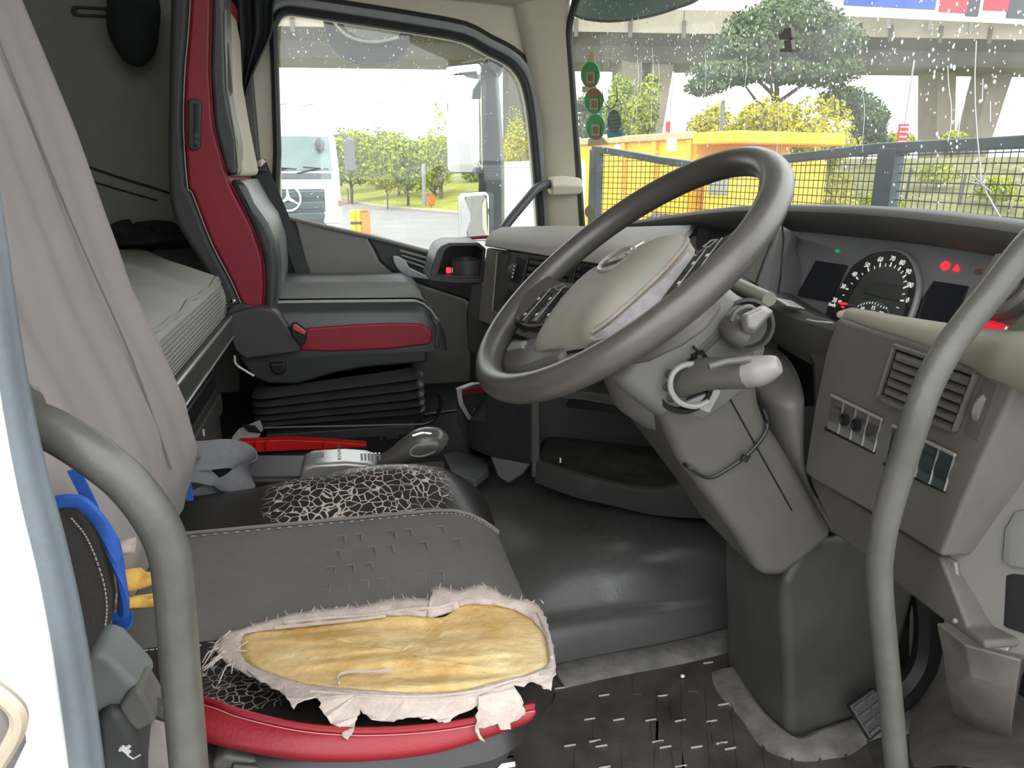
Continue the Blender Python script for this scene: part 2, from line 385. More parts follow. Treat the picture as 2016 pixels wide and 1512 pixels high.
# ======================= OUTSIDE =======================
GZ = -1.35
ASPH = mat('asphalt', (.24, .235, .225), .85, var=.12, vscale=.6, bump=.3, bscale=30, detail=10)
GRASS = mat('lawn', (.26, .31, .03), .9, var=.25, vscale=.8, col2=(.40, .40, .06), detail=10)
struct(B().box((0, 20, GZ-.1), (400, 400, .2)).make('ground', ASPH, None, origin=False))
def on_ground(px, py, z=GZ): return W(px, py, z=z)
# grass bank: traced road edge, rising behind
edge = [on_ground(520, 385), on_ground(560, 386), on_ground(665, 391), on_ground(720, 404), on_ground(800, 413), on_ground(890, 421), on_ground(960, 427), on_ground(1060, 428)]
edge = [V((-60, 75, GZ))] + edge + [V((22, 38, GZ)), V((34, 30, GZ)), V((60, 22, GZ)), V((90, 10, GZ))]
bank = smoothpath(edge, 5)
rows = []
for k, (dy, h) in enumerate(((0, 0), (.15, .14), (4, .35), (12, 1.3), (25, 2.0), (60, 2.4), (150, 3))):
    rows.append([p + V((dy*.45, dy, h + .15*math.sin(p.x*.7 + k))) if k > 1 else p + V((0, dy, h)) for p in bank])
struct(B().loft(rows, closed=False, caps=False).make('lawn', GRASS, None, origin=False))
B2 = B().tube([p + V((0, -.1, .04)) for p in bank], .12, 6); struct(B2.make('kerb', mat('kerb_concrete', (.36,.32,.26), .8), None, origin=False))
# grassy slope seen through the right guard
hill = []
for i in range(25):
    x = 6 + i*3.2; hill.append([V((x, 30 - x*.30, GZ)), V((x+2, 36 - x*.3, GZ+1.3)), V((x+4, 44 - x*.3, GZ+2.6 + .3*math.sin(i))), V((x+6, 60 - x*.3, GZ+3.0)), V((x+8, 90-x*.3, GZ+3))])
struct(B().loft(hill, closed=False, caps=False).make('hill', mat('dry_grass', (.10, .13, .025), .95, var=.35, vscale=.9, col2=(.25, .23, .09), detail=12), None, origin=False))
# ---- foliage
def leaf_mat(name, c1, c2, scale=1.2):
    m = mat(name, c1, .7, var=.3, vscale=scale, col2=c2, detail=8); m.node_tree.nodes['Principled BSDF'].inputs['Specular IOR Level'].default_value = .2; return m
LG = leaf_mat('leaf_green', (.17, .26, .02), (.40, .47, .045)); LG2 = leaf_mat('leaf_mid_green', (.22, .30, .02), (.50, .53, .05))
LD = leaf_mat('leaf_dark_green', (.06, .11, .05), (.16, .23, .09)); LY = leaf_mat('leaf_yellow_green', (.36, .35, .02), (.62, .55, .05)); LB = leaf_mat('leaf_bright_green', (.22, .26, .02), (.38, .38, .03))
BARK = mat('bark', (.12, .10, .075), .9, var=.3, vscale=4)
def crown_mesh(blobs, n, size, seed):
    rg = np.random.default_rng(seed); vol = np.array([b[1][0]*b[1][1]*b[1][2] for b in blobs]) ** .75; k = rg.choice(len(blobs), n, p=vol/vol.sum())
    c = np.array([b[0] for b in blobs])[k]; r = np.array([b[1] for b in blobs])[k]
    d = rg.normal(size=(n, 3)); d /= np.linalg.norm(d, axis=1)[:, None]; rad = rg.uniform(.62, 1.06, n)[:, None]
    p = c + d*r*rad
    nn = d + rg.normal(size=(n, 3))*.7; nn /= np.linalg.norm(nn, axis=1)[:, None]
    a = np.cross(nn, rg.normal(size=(n, 3))); a /= np.linalg.norm(a, axis=1)[:, None]; b = np.cross(nn, a)
    s = size*rg.uniform(.6, 1.4, n)[:, None]
    vs = np.stack([p-a*s, p-b*s*.6, p+a*s, p+b*s*.6], 1).reshape(-1, 3)
    me = bpy.data.meshes.new('m'); me.from_pydata(vs.tolist(), [], np.arange(n*4).reshape(-1, 4).tolist()); return me
def ground_z(x, y):
    zb = 0
    if x < 24:
        yb = float(np.interp(x, [p.x for p in bank], [p.y for p in bank])); zb = float(np.interp(y-yb, [0, .15, 4, 12, 25, 60], [0, .14, .35, 1.3, 2.0, 2.4]))
    if x > 6: zb = max(zb, float(np.interp(y-(30-.3*x), [0, 6, 14, 30], [0, 1.3, 2.6, 3.0])))
    return GZ + zb
def tree(name, base, h, w, leafm, label, cat, group, n=2600, seed=1, trunk=.26, crown=None, lsize=None, trunk_r=.02, branches=3, core=True):
    """a tree of height h and width w on base; crown: list of blobs in units of (w/2, w/2, h)"""
    base = V(base); rg = random.Random(seed); gz = ground_z(base.x, base.y); drop = max(0, base.z-gz)/h; t = thing(name, label, cat, (base.x, base.y, gz), group)
    if crown is None:
        crown = [((rg.uniform(-.55, .55), rg.uniform(-.55, .55), rg.uniform(trunk+.12, .85)), (rg.uniform(.35, .55),)*2 + (rg.uniform(.12, .2),)) for _ in range(9)] + [((0, 0, (trunk+1)/2), (.7, .7, (1-trunk)/2))]
    if cat == 'bush' and drop > .05: crown = crown + [((.45*k_, 0, -drop*.5), (.55, .6, drop*.55+.1)) for k_ in (-1, 0, 1)]; n = int(n*1.6)
    bl = [((base.x + c[0]*w/2, base.y + c[1]*w/2, base.z + c[2]*h), (r[0]*w/2, r[1]*w/2, r[2]*h)) for c, r in crown]
    me = crown_mesh(bl, n, lsize or w*.035, seed); link_obj('foliage', me, leafm, t, smooth=False)
    tb = B(); top = trunk + .25
    tb.tube([V((base.x, base.y, min(gz, base.z)-.1)), base + V((w*.015, 0, h*trunk*.6)), base + V((-.01*w, 0, h*top))], [h*trunk_r*1.2, h*trunk_r, h*trunk_r*.5], 7)
    for i in range(branches):
        a = i*2.1 + seed; z0 = h*trunk*(.75+.1*i)
        tb.tube([base + V((0, 0, z0)), base + V((math.cos(a)*w*.15, math.sin(a)*w*.15, z0 + h*.12)), base + V((math.cos(a)*w*.3, math.sin(a)*w*.3, z0 + h*.28))], [h*trunk_r*.6, h*trunk_r*.45, h*trunk_r*.15], 6)
    tb.make('trunk', BARK, t)
    return t
def gtree(name, px, py, d, topy, wpx, leafm, label, cat='tree', group=None, **k):
    """tree whose foot is seen at (px,py) at camera distance d, top at pixel row topy, width wpx"""
    p = W(px, py, d=d); h = (py-topy)/FPX*d*1.02; return tree(name, p, h, wpx/FPX*d, leafm, label, cat, group, **k)
TG = 'trees in the row across the road'
rowtrees = [(640,398,60,266,100,LG,'rounded green tree just right of the white truck cab'),
            (692,398,50,262,120,LG2,'leaning green tree with a forked trunk standing on the lawn right of the white truck'),
            (742,396,62,262,140,LG,'dense dark green tree in the middle of the row across the road'),
            (785,402,52,268,110,LG2,'green tree behind the small bright yellow-green tree'),
            (803,412,44,280,95,LG,'thin double-trunked green tree left of the grey post'),
            (855,408,50,272,125,LG2,'broad green tree behind the grey post')]
for i, (px, py, d, ty, w, lm, lab) in enumerate(rowtrees): gtree('tree', px, py, d, ty, w, lm, lab, seed=11+i, n=4200, lsize=.13)
gtree('tree', 763, 408, 43, 345, 55, LB, 'small bright yellow-green tree on the lawn in front of the row', seed=31, n=1500, trunk=.45)
gtree('tall_tree', 868, 405, 48, 200, 62, LG2, 'tall thin tree with sparse top rising left of the wing mirror', seed=41, n=1500, trunk=.2,
      crown=[((.2, 0, .95), (.2, .2, .06)), ((0, 0, .85), (.35, .35, .07)), ((.2, 0, .75), (.55, .5, .08)), ((-.1, 0, .62), (.7, .7, .09)), ((0, 0, .48), (.9, .9, .12)), ((0, 0, .3), (1, 1, .12))])
for i, (px, py, d, ty, w, lm, lab) in enumerate([(935,405,58,260,110,LG,'green tree seen between the two halves of the wing mirror'),
        (1012,400,40,225,60,LG2,'green tree filling the front corner of the door window')]): gtree('tree', px, py, d, ty, w, lm, lab, seed=50+i, n=2000)
gtree('bush', 1020, 345, 34, 245, 75, LY, 'yellow-green bush above the white trailer in the door window', 'bush', seed=55, n=1500, trunk=.1)
# lamp pole, orange box
lp = thing('concrete_post', 'short grey concrete post standing at the lawn edge among the trees', 'post', W(836, 414, d=43)); q = V(lp.location)
B().tube([q, q+V((0, 0, 2.5))], [.14, .12], 8).make('shaft', mat('galvanised', (.32,.32,.31), .5, .2), lp)
B().lathe([(.125,0),(.08,.08),(.01,.1)], q+V((0,0,2.5)), (0,0,1), 8).make('cap', MATS['galvanised'], lp)
ob = thing('litter_bin', 'small orange bin on a post beside the short grey post', 'bin', W(849, 414, d=42)); q = V(ob.location)
ORG = mat('orange_plastic', (.75, .16, .02), .5, var=.06)
B().box(q+V((0, 0, .55)), (.42, .35, .55)).make('body', ORG, ob, bevel=.05); B().tube([q, q+V((0, 0, .4))], .04, 6).make('post', MATS['galvanised'], ob); B().box(q+V((0, 0, .84)), (.46, .39, .06)).make('lid', mat('bin_lid', (.5, .1, .02), .5), ob, bevel=.02)
# yellow bollards and orange bin by the road
YEL = mat('bollard_yellow', (.85, .58, .01), .5, var=.05)
for i, (px, lab) in enumerate(((697, 'left yellow bollard of the pair standing by the orange bin'), (709.5, 'right yellow bollard of the pair, touching the orange bin'))):
    p = W(px, 462, z=GZ); t = thing('bollard', lab, 'bollard', p, 'yellow bollards by the road'); 
    B().lathe([(.105, 0), (.105, .80), (.095, .84), (.05, .86), (0.004, .865)], p, (0, 0, 1), 14).make('post', YEL, t)
    B().lathe([(.11, .36), (.11, .46)], p, (0, 0, 1), 14).make('band', mat('bollard_band', (.12, .1, .09), .5, var=.5, vscale=12), t)
p = W(722, 463, z=GZ); t = thing('bin', 'orange box bin standing right of the yellow bollards', 'bin', p)
B().box(p+V((0, .2, .40)), (.30, .30, .80)).make('body', mat('bin_orange', (.80, .30, .07), .5, var=.06), t, bevel=.02); B().box(p+V((0, .2, .82)), (.33, .33, .06)).make('lid', ORG, t, bevel=.015)
# thin orange post at the far kerb
p = on_ground(686, 401); tag(B().tube([p, p+V((0,0,1.0))], .05, 6).make('marker_post', mat('post_brown', (.35,.16,.06), .6), None), 'thin brown marker post on the lawn right of the white truck', 'post')
# ---- white truck facing us
def white_truck(loc, rot, label, group=None):
    t = thing('truck', label, 'truck', (0, 0, 0), group)
    tw = mat('truck_white', (.80, .82, .82), .3, var=.02); gm = mat('truck_grille', (.13, .17, .18), .5, var=.1); tg = mat('truck_screen', (.22, .30, .29), .12, var=.15, vscale=1.5)
    # front faces -Y; z=0 at the road; half width 1.25
    b = B(); H = [(.55, -.02, 1.22), (.9, -.05, 1.25), (1.25, -.05, 1.25), (2.0, 0, 1.25), (2.15, .02, 1.25), (3.05, .2, 1.2), (3.2, .28, 1.18), (3.65, .7, 1.05), (3.75, 1.1, .95)]
    rings = []
    for z, yf, hw in H: rings.append([V((-hw, yf+.16, z)), V((-hw+.06, yf+.05, z)), V((-hw+.2, yf, z)), V((hw-.2, yf, z)), V((hw-.06, yf+.05, z)), V((hw, yf+.16, z)), V((hw, 2.2, z)), V((-hw, 2.2, z))])
    b.loft(rings).make('cab_body', tw, t, angle=35)
    def front(z): return float(np.interp(z, [h[0] for h in H], [h[1] for h in H]))
    B().prism([V((-1.08, front(2.17)-.012, 2.17)), V((1.08, front(2.17)-.012, 2.17)), V((1.06, front(2.98)-.012, 2.98)), V((-1.06, front(2.98)-.012, 2.98))], (0, .05, .01)).make('windscreen', tg, t, bevel=.02)
    for k in range(2):
        x0 = -.5 + k*.75; w = B().tube([V((x0, front(2.12)-.04, 2.12)), V((x0+.55, front(2.24)-.05, 2.24))], .018, 5); w.tube([V((x0+.15, front(2.28)-.05, 2.27)), V((x0+.75, front(2.2)-.05, 2.22))], .012, 5); w.make('wiper', BLACK, t)
    B().box((0, front(2.05)-.01, 2.06), (2.1, .05, .14)).make('wiper_cowl', gm, t, bevel=.02)
    g = B().box((0, -.035, 1.25), (1.72, .06, 1.02)).make('grille', mat('grille_dark', (.07, .09, .10), .5), t, bevel=.03)
    for k in range(4): B().box((0, -.075, .86 + k*.26), (1.66, .06, .17), M.Rotation(R_(20), 3, 'X')).make('slat', gm, g, bevel=.015)
    e = B().tube([V((.29*math.cos(a), -.14, 1.55 + .29*math.sin(a))) for a in np.linspace(0, 2*math.pi, 25)[:-1]], .026, 6, True)
    for k in range(3):
        a = R_(90 + 120*k); e.tube([V((0, -.14, 1.55)), V((.27*math.cos(a), -.14, 1.55 + .27*math.sin(a)))], [.05, .012], 6)
    e.make('star_emblem', mat('emblem_white', (.8,.82,.82), .3, .2, var=0), t)
    for s in (-1, 1):
        B().box((s*1.0, -.03, 1.08), (.42, .12, .3)).make('headlight', mat('lamp_clear', (.7,.72,.72), .1), t, bevel=.05)
        B().box((s*1.21, .03, 1.42), (.07, .12, .14)).make('indicator', ORG, t, bevel=.02)
        m = B().box((s*1.52, .12, 2.55), (.26, .16, .78)).make('mirror_housing', mat('housing_grey', (.14, .145, .15), .5), t, bevel=.06)
        B().tube([V((s*1.18, .15, 3.0)), V((s*1.36, .05, 3.02)), V((s*1.52, .12, 2.9))], .035, 6).make('mirror_arm', MATS['housing_grey'], m)
        B().ball((s*.83, .0, 2.78), .14, 8, 6, (.8, .6, 1.25)).make('front_mirror', MATS['housing_grey'], t)
        for yy in (1.2,): 
            w_ = B().lathe([(.02,-.15),(.3,-.15),(.5,-.13),(.52,0),(.5,.13),(.3,.15),(.02,.15)], (s*1.02, yy, .52), (1, 0, 0), 20).make('wheel', mat('tyre', (.02,.02,.02), .8), t)
    B().box((0, .1, .48), (2.4, .25, .36)).make('bumper', tw, t, bevel=.06)
    B().box((0, 3.2, .9), (1.0, 5.6, .35)).make('chassis', BLACK, t)
    for k in range(3): B().box((-.62 + .62*k, .75, 3.72), (.30, .05, .02), M.Rotation(R_(-4*k), 3, 'Y')).make('roof_marker', MATS['housing_grey'], t)
    t.location = loc; t.rotation_euler = (0, 0, rot); return t
p = W(567, 403, d=17.6); tr = white_truck((p.x, p.y+.15, GZ), R_(4), 'white truck with a round star emblem on its grille, seen through the door window')
# the trucks the wing mirrors show, parked further back
for i, (x, y, r) in enumerate(((-26, 9, 100), (-27, 13.5, 97), (-24, 5.5, 94))):
    c = copy_tree(tr); c.location = (x, y, GZ); c.rotation_euler = (0, 0, R_(-r)); c['label'] = ['white truck in the middle of the parked row that only the wing mirrors show', 'farthest white truck of the parked row that only the wing mirrors show', 'nearest white truck of the parked row that only the wing mirrors show'][i]
# ---- white trailer ahead on the left
a, b = W(985, 321, d=10.5), W(1150, 311, d=8.5); u = (b-a); u.z = 0
wt = thing('trailer', 'plain white box trailer beyond the wing mirror, low in the door window', 'trailer', (a.x, a.y, GZ))
TW = mat('trailer_white', (.78, .79, .78), .4, var=.03, vscale=2)
B().obox(V((a.x, a.y, GZ+.9)), u, V((.75, 2.3, 0)), V((0, 0, a.z-GZ-.9))).make('box', TW, wt, bevel=.03)
B().obox(V((a.x, a.y-.01, GZ+.72)), u, V((.75, 2.3, 0)), V((0, 0, .17))).make('sill_rail', mat('yellow_rail', (.7, .45, .05), .5), wt)
B().obox(V((a.x, a.y-.02, a.z-.06)), u, V((-.02, .05, 0)), V((0, 0, .08))).make('roof_rail', SILVER, wt)
for k in (.25, .7): B().lathe([(.02,-.14),(.42,-.14),(.45,0),(.42,.14),(.02,.14)], V((a.x, a.y+.35, GZ+.46)) + u*k, (0, 1, 0), 18).make('wheel', MATS['tyre'], wt)
# ---- yellow tipper truck ahead
YT = mat('tipper_yellow', (.86, .50, .012), .45, var=.1, vscale=1.2); YT2 = mat('tipper_orange_yellow', (.86, .43, .012), .45, var=.06); YD = mat('tipper_shadow_gap', (.10, .09, .07), .6)
C = W(1372, 262, d=12.6); Lf = W(1185, 284, d=15.0); Lf.z = C.z + .0
dirv = (Lf - C).normalized(); back = V((-dirv.y, dirv.x, 0)); back = back if back.y > 0 else -back
ty = thing('tipper_truck', 'yellow tipper truck parked ahead, seen through the left half of the mesh guard', 'truck', (C.x, C.y, GZ))
zb = GZ + .75; Lw = 5.2
B().obox(V((C.x, C.y, zb)), dirv*Lw, back*2.3, V((0, 0, C.z-zb))).make('body', YT, ty, bevel=.03)
for k in range(6): B().obox(V((C.x, C.y, zb)) + dirv*(.05+k*.95) - back*.07, dirv*.13, back*.08, V((0, 0, C.z-zb-.1))).make('rib', YT2, ty, bevel=.01)
B().obox(V((C.x, C.y, C.z-.10)) - back*.09, dirv*Lw, back*.10, V((0, 0, .13))).make('top_rail', mat('tipper_rail', (.50, .38, .2), .5, var=.2, vscale=4), ty, bevel=.02)
q = W(1322, 285, d=12.55); B().box(q, (.22, .03, .2), M.Rotation(math.atan2(dirv.y, dirv.x), 3, 'Z')).make('white_sticker', WHITEP, ty)
q2 = W(1215, 291, d=14.2); B().box(q2, (.14, .03, .12), M.Rotation(math.atan2(dirv.y, dirv.x), 3, 'Z')).make('white_sticker', WHITEP, ty)
f = -dirv
E0 = V((C.x, C.y, zb)) + f*.25
B().obox(E0, f*.62, back*2.3, V((0, 0, C.z-zb-.42))).make('cab', YT, ty, bevel=.05)
B().obox(V((C.x, C.y, C.z-.20)) + f*.05 - back*.15, f*1.02, back*2.6, V((0, 0, .2))).make('canopy', YT2, ty, bevel=.03)
B().obox(E0 + f*.12 - back*.02 + V((0, 0, 1.05)), f*.46, back*.05, V((0, 0, .46))).make('cab_window', mat('cab_glass', (.30,.30,.24), .15), ty, bevel=.02)
for k in range(4): B().obox(E0 + f*.1 - back*.03 + V((0, 0, .18+.2*k)), f*.46, back*.05, V((0, 0, .07))).make('step_bar', YT2, ty, bevel=.01)
B().obox(V((C.x, C.y, GZ+.45)) + back*.6, dirv*Lw, back*1.0, V((0, 0, .35))).make('chassis', BLACK, ty)
for k in (-.1, 1.2, 2.5, 4.2):
    B().lathe([(.02,-.15),(.45,-.15),(.5,0),(.45,.15),(.02,.15)], V((C.x, C.y, GZ+.5)) + dirv*k + back*.2, back, 18).make('wheel', MATS['tyre'], ty)
# ---- viaduct
CONC = mat('concrete', (.36, .32, .245), .85, var=.14, vscale=.5, detail=9); CONC2 = mat('concrete_shaded', (.13, .118, .092), .9, var=.12, vscale=.3)  # CONC2: the same concrete, with the shade put into its colour
va = thing('viaduct', 'long concrete road viaduct on forked piers crossing behind the trees', 'bridge', (25, 60, GZ))
vx = V((1, -.11, 0)).normalized(); vn = V((.11, 1, 0)).normalized(); V0 = V((0, 62.5, 0))
def vp(s, d, z): return V0 + vx*s + vn*d + V((0, 0, z))
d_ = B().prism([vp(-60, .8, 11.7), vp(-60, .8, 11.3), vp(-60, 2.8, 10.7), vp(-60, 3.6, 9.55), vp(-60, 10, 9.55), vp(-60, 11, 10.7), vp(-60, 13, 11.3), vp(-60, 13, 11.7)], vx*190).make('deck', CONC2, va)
pb = B().box((0, 0, 0), (4.3, .3, 1.5)); rz = math.atan2(vx.y, vx.x)
p0 = None
for k in range(26):
    p = vp(-32 + k*4.36, .7, 12.2)
    if p0 is None: p0 = B().box((0, 0, 0), (4.3, .3, 1.75)).make('parapet_panel', CONC, va, bevel=.03); c = p0
    else: c = p0.copy(); COL.objects.link(c)
    c.location = p; c.rotation_euler = (0, 0, rz)
for k in range(26):
    p = vp(-34.15 + k*4.36, .5, 11.6)
    if k == 0: g0 = B().box((0, 0, 0), (.3, .2, 1.3)).make('downpipe', CONC2, va); c = g0
    else: c = g0.copy(); COL.objects.link(c)
    c.location = p; c.rotation_euler = (0, 0, rz)
def pier(pxl, pxr, bl_, br_, wl=1.7):
    """forked pier: near-vertical leg and slanted leg meeting at the foot"""
    s0, s1 = W(bl_, 290, y=63).x, W(br_, 290, y=63).x
    top = 9.8
    tl, trr = W(pxl, 108, y=63).x, W(pxr, 108, y=63).x
    b = B()
    def leg(x0, x1, zb_, wt, wb):
        b.loft([[V((x0-wb/2, 63.5, zb_)), V((x0+wb/2, 63.5, zb_)), V((x0+wb/2, 66, zb_)), V((x0-wb/2, 66, zb_))], [V((x1-wt/2, 63.5, top)), V((x1+wt/2, 63.5, top)), V((x1+wt/2, 66, top)), V((x1-wt/2, 66, top))]])
    leg(s0, tl, GZ, wl, wl); leg(s1, trr, GZ, wl*1.15, wl*.9)
    b.box(((s0+s1)/2, 64.75, GZ+1.9), (abs(s1-s0)+wl, 2.2, 3.8))
    b.make('pier', mat('concrete_pier', (.26, .225, .165), .9, var=.2, vscale=.4), va)
pier(1248, 1312, 1252, 1276); pier(1877, 1990, 1882, 1926, 2.0)
B().box((W(1045, 200, y=63).x, 64.5, 4), (3.6, 2.5, 12)).make('pier', CONC2, va)
# billboard above the viaduct
bb = thing('billboard', 'large advertising billboard with blue and red panels above the viaduct at the top right', 'billboard', vp(50, .3, 13))
q0, q1 = W(1650, -10, y=56), W(2060, 32, y=56); wdt = q1.x - q0.x
BW = mat('board_white', (.8, .8, .8), .5, var=0); BL = mat('board_blue', (.03, .09, .42), .5, var=.1, vscale=.5); BR = mat('board_red', (.6, .02, .05), .5, var=.1, vscale=.5); BK = mat('board_dark', (.04,.05,.06), .5, var=.2, vscale=.5)
oz = W(1650, 22, y=56).z; B().box((q0.x + wdt/2, 56.2, oz+3.6), (wdt, .3, 7.8)).make('board', BW, bb)
for x0, x1, z0, z1, m in ((.03, .45, .25, 7.2, BL), (.47, .60, .1, 3.5, BR), (.60, .66, -.1, 3, BK), (.68, .80, .4, 6, BR), (.80, .97, -.1, 4.2, BK), (.25, .42, 1.0, 2.2, mat('board_cyan', (.2,.5,.7), .5, var=0)), (.22, .38, 1.4, 1.9, mat('board_orange', (.8,.3,.1), .5, var=0))):
    B().box((q0.x + wdt*(x0+x1)/2, 55.98, oz+.2+(z0+z1)/2), (wdt*(x1-x0), .06 + .02*x0, z1-z0)).make('printed_panel', m, bb)
for k in range(5): p = V((q0.x + wdt*(.1+.2*k), 57.4, oz)); B().tube([p+V((0,0,-.8)), p], .2, 6).make('post', MATS['galvanised'], bb)
# big tree and shrubs through the windscreen
gtree('big_tree', 1515, 330, 36, 28, 345, LD, 'big spreading dark green tree in the middle of the windscreen', seed=71, n=20000, trunk=.40, lsize=.11, trunk_r=.022, branches=6,
      crown=[((0, 0, .82), (.62, .6, .14)), ((-.3, 0, .70), (.55, .5, .12)), ((.42, 0, .74), (.5, .5, .14)), ((.55, 0, .58), (.42, .4, .10)), ((-.62, 0, .55), (.42, .4, .08)), ((0, -.1, .56), (.5, .4, .07)), ((.85, 0, .40), (.3, .3, .10)), ((-.85, 0, .47), (.22, .3, .05)), ((.1, 0, .93), (.35, .35, .07))])
SG = 'yellow-green shrubs behind the tipper'
for i, (px, d, ty_, w, lab) in enumerate(((1400, 27, 218, 130, 'left yellow-green shrub, right behind the yellow tipper body'), (1500, 26, 202, 170, 'middle yellow-green shrub under the big tree'), (1600, 26, 200, 180, 'right yellow-green shrub beneath the big tree, above the steering wheel'))):
    gtree('shrub', px, 345, d, ty_, w, LY, lab, 'bush', SG, seed=80+i, n=5000, trunk=.1, lsize=.075)
for i, (px, py, d, ty_, w, lm, lab) in enumerate(((1700, 318, 40, 200, 95, LD, 'dark green bush right of the big tree'), (1760, 315, 46, 262, 100, LG2, 'low pale green bush beside the red sign'), (1870, 312, 48, 262, 70, LG2, 'small green bush at the foot of the right viaduct pier'),
        (1160, 300, 50, 190, 90, LD, 'green tree behind the round windscreen stickers'), (1215, 300, 48, 160, 70, LG, 'green tree in front of the left viaduct pier'), (1268, 300, 40, 165, 70, LG2, 'green tree at the foot of the left viaduct pier'))):
    gtree('tree', px, py, d, ty_, w, lm, lab, seed=90+i, n=4500, trunk=.12, lsize=.12)
for i, (px, d, lab) in enumerate(((1785, 31, 'dark fence post on the grass slope, left one behind the right mesh panel'), (1893, 30, 'dark fence post on the grass slope, right one behind the right mesh panel'))):
    p = W(px, 380, d=d); p.z = ground_z(p.x, p.y); tag(B().tube([p, p + V((.05, 0, 1.25))], .055, 6).make('fence_post', mat('post_dark', (.08,.075,.07), .8), None), lab, 'post')
for i, (px, d, lab) in enumerate(((1735, 28, 'low green shrub on the slope just right of the guard post'), (1840, 33, 'low green shrub on the slope between the two fence posts'), (1960, 30, 'low green shrub on the slope at the right edge of the windscreen'))):
    p = W(px, 380, d=d); p.z = ground_z(p.x, p.y); tree('low_shrub', p, 1.1, 2.2, LG2, lab, 'bush', None, n=1400, seed=130+i, trunk=.1, lsize=.07)
# poles and signs
rs = W(1772, 290, d=30); t = thing('sign', 'red rectangular sign on a thin post seen above the mesh guard', 'sign', rs)
a = W(1763, 285, d=30); b = W(1787, 246, d=30)
B().box(((a.x+b.x)/2, a.y, (a.z+b.z)/2), (.46, .05, .84)).make('panel', mat('sign_red', (.55,.03,.04), .5, var=.15, vscale=4), t)
for k in range(4): B().box(((a.x+b.x)/2, a.y-.04, a.z+.12+.19*k), (.36, .02, .05)).make('pale_stripe', PRINT, t)
B().tube([V(((a.x+b.x)/2, a.y+.05, -1.3)), V(((a.x+b.x)/2+.1, a.y+.05, a.z+3.2))], .035, 6).make('post', MATS['galvanised'], t)
q = W(1312, 270, d=30); t = thing('flag_pole', 'thin pole with a small red and white marker left of the shrubs', 'pole', q); B().tube([V((q.x, q.y, -1.3)), W(1326, 140, d=30)], .03, 5).make('pole', MATS['galvanised'], t); B().box(W(1315, 252, d=29.9), (.2, .03, .5)).make('marker', MATS['sign_red'], t)
q = W(1418, 260, d=24); t = thing('lamp_post', 'dark grey post standing in the yellow-green shrub', 'pole', q); B().tube([V((q.x, q.y, GZ)), W(1424, 200, d=24)], .07, 7).make('shaft', mat('post_grey', (.15,.16,.17), .5), t); B().lathe([(.09,0),(.06,.06),(.01,.08)], W(1424, 201, d=24), (0,0,1), 8).make('cap', MATS['post_grey'], t)
# ======================= DASHBOARD =======================
def pp(pxs, **k): return [W(a, b, **k) for a, b in pxs]
YX = V((0, 1, 0)); XX = V((1, 0, 0)); ZZ = V((0, 0, 1))
db = thing('dashboard', 'wide grey plastic dashboard running under the windscreen', 'dashboard', (.75, 1.4, .3))
# --- hood / cowl along the windscreen
hl = [(1080,456,.76),(1145,447,.75),(1240,434,.74),(1340,418,.73),(1450,405,.71),(1600,404,.70),(1750,411,.70),(1900,426,.70),(2016,441,.70),(2200,470,.70)]
hs = smoothpath([W(a, b, x=c) for a, b, c in hl], 5)
rings = []
for p in hs:
    y, zt = p.y, p.z; xf = ws_x(min(max(y, .36), 2.44), zt) - .006
    if y > 2.44: y = 2.44
    th = .026 if y < 1.6 else .026 - .014*min(1, (y-1.6)/.6)
    rings.append([V((p.x+.004, y, zt-th)), V((p.x-.002, y, zt-.010)), V((p.x+.004, y, zt-.002)), V((p.x+.03, y, zt+.001)), V((max(xf, p.x+.04), y, zt-.03)), V((max(xf, p.x+.04), y, zt-.10)), V((p.x+.10, y, zt-.07))])
B().loft(rings).make('hood', mat('hood_dark_grey', (.085, .082, .075), .55, var=.08, vscale=10, bump=.15, bscale=700), db, angle=50)
# --- dark filler added behind everything so no light leaks through the dash
B().prism([(.60, 0, .10), (.54, 0, .45), (.66, 0, .64), (.78, 0, .72), (1.0, 0, .68), (1.0, 0, .0), (.80, 0, .0)], (0, 1.05, 0)).make('dash_filler', DARK, db)
db.children[-1].location = (0.17, 1.22, 0)
# --- instrument face
def gx(z): return .715 + (z-.66)*.38
GP = Pl((gx(.6), 1.0, .6), (gx(.6), .8, .6), (gx(.8), .9, .8))
GU = V((0, -1, 0)); GV = V((.38, 0, 1)).normalized()
FACE = mat('cluster_face', (.19, .188, .195), .45, var=.05); DIAL = mat('dial_black', (.022, .025, .024), .4, var=.05); LCD = mat('lcd_dark', (.018, .02, .024), .15, var=.05); LCDG = mat('lcd_green_grey', (.05, .055, .052), .2, var=.05)  # FACE is lightened to hold the haze reflected in the cover glass
PW = mat('dial_print', (.75, .75, .7), .5, var=0, emit=((1, 1, .95), .12))
gq = [GP.at(a, b) for a, b in ((1535,432),(2080,452),(2080,720),(1505,640))]
ic = B().prism(gq, V((.03, 0, 0))).make('instrument_cluster', FACE, db); ic['label'] = 'instrument panel with a round speedometer between two dark screens'
def onface(name, pxs, m, h=.003, d=.004, bevel=0, par=None, plane=None):
    P = plane or GP; q = [P.at(a, b, h) for a, b in pxs]
    return B().prism(q, -P.n*d).make(name, m, par or ic, bevel=bevel)
onface('screen', [(1606,513),(1668,522),(1634,594),(1568,582)], LCD)
onface('screen', [(1838,553),(1905,563),(1870,650),(1780,640)], LCD)
arch = smoothpath([V((a, b, 0)) for a, b in ((1620,640),(1632,600),(1655,562),(1682,520),(1712,501),(1742,494),(1768,494),(1790,508),(1803,535),(1806,565),(1798,600),(1785,640))], 4)
onface('dial', [(p.x, p.y) for p in arch], DIAL, h=.006, d=.006)
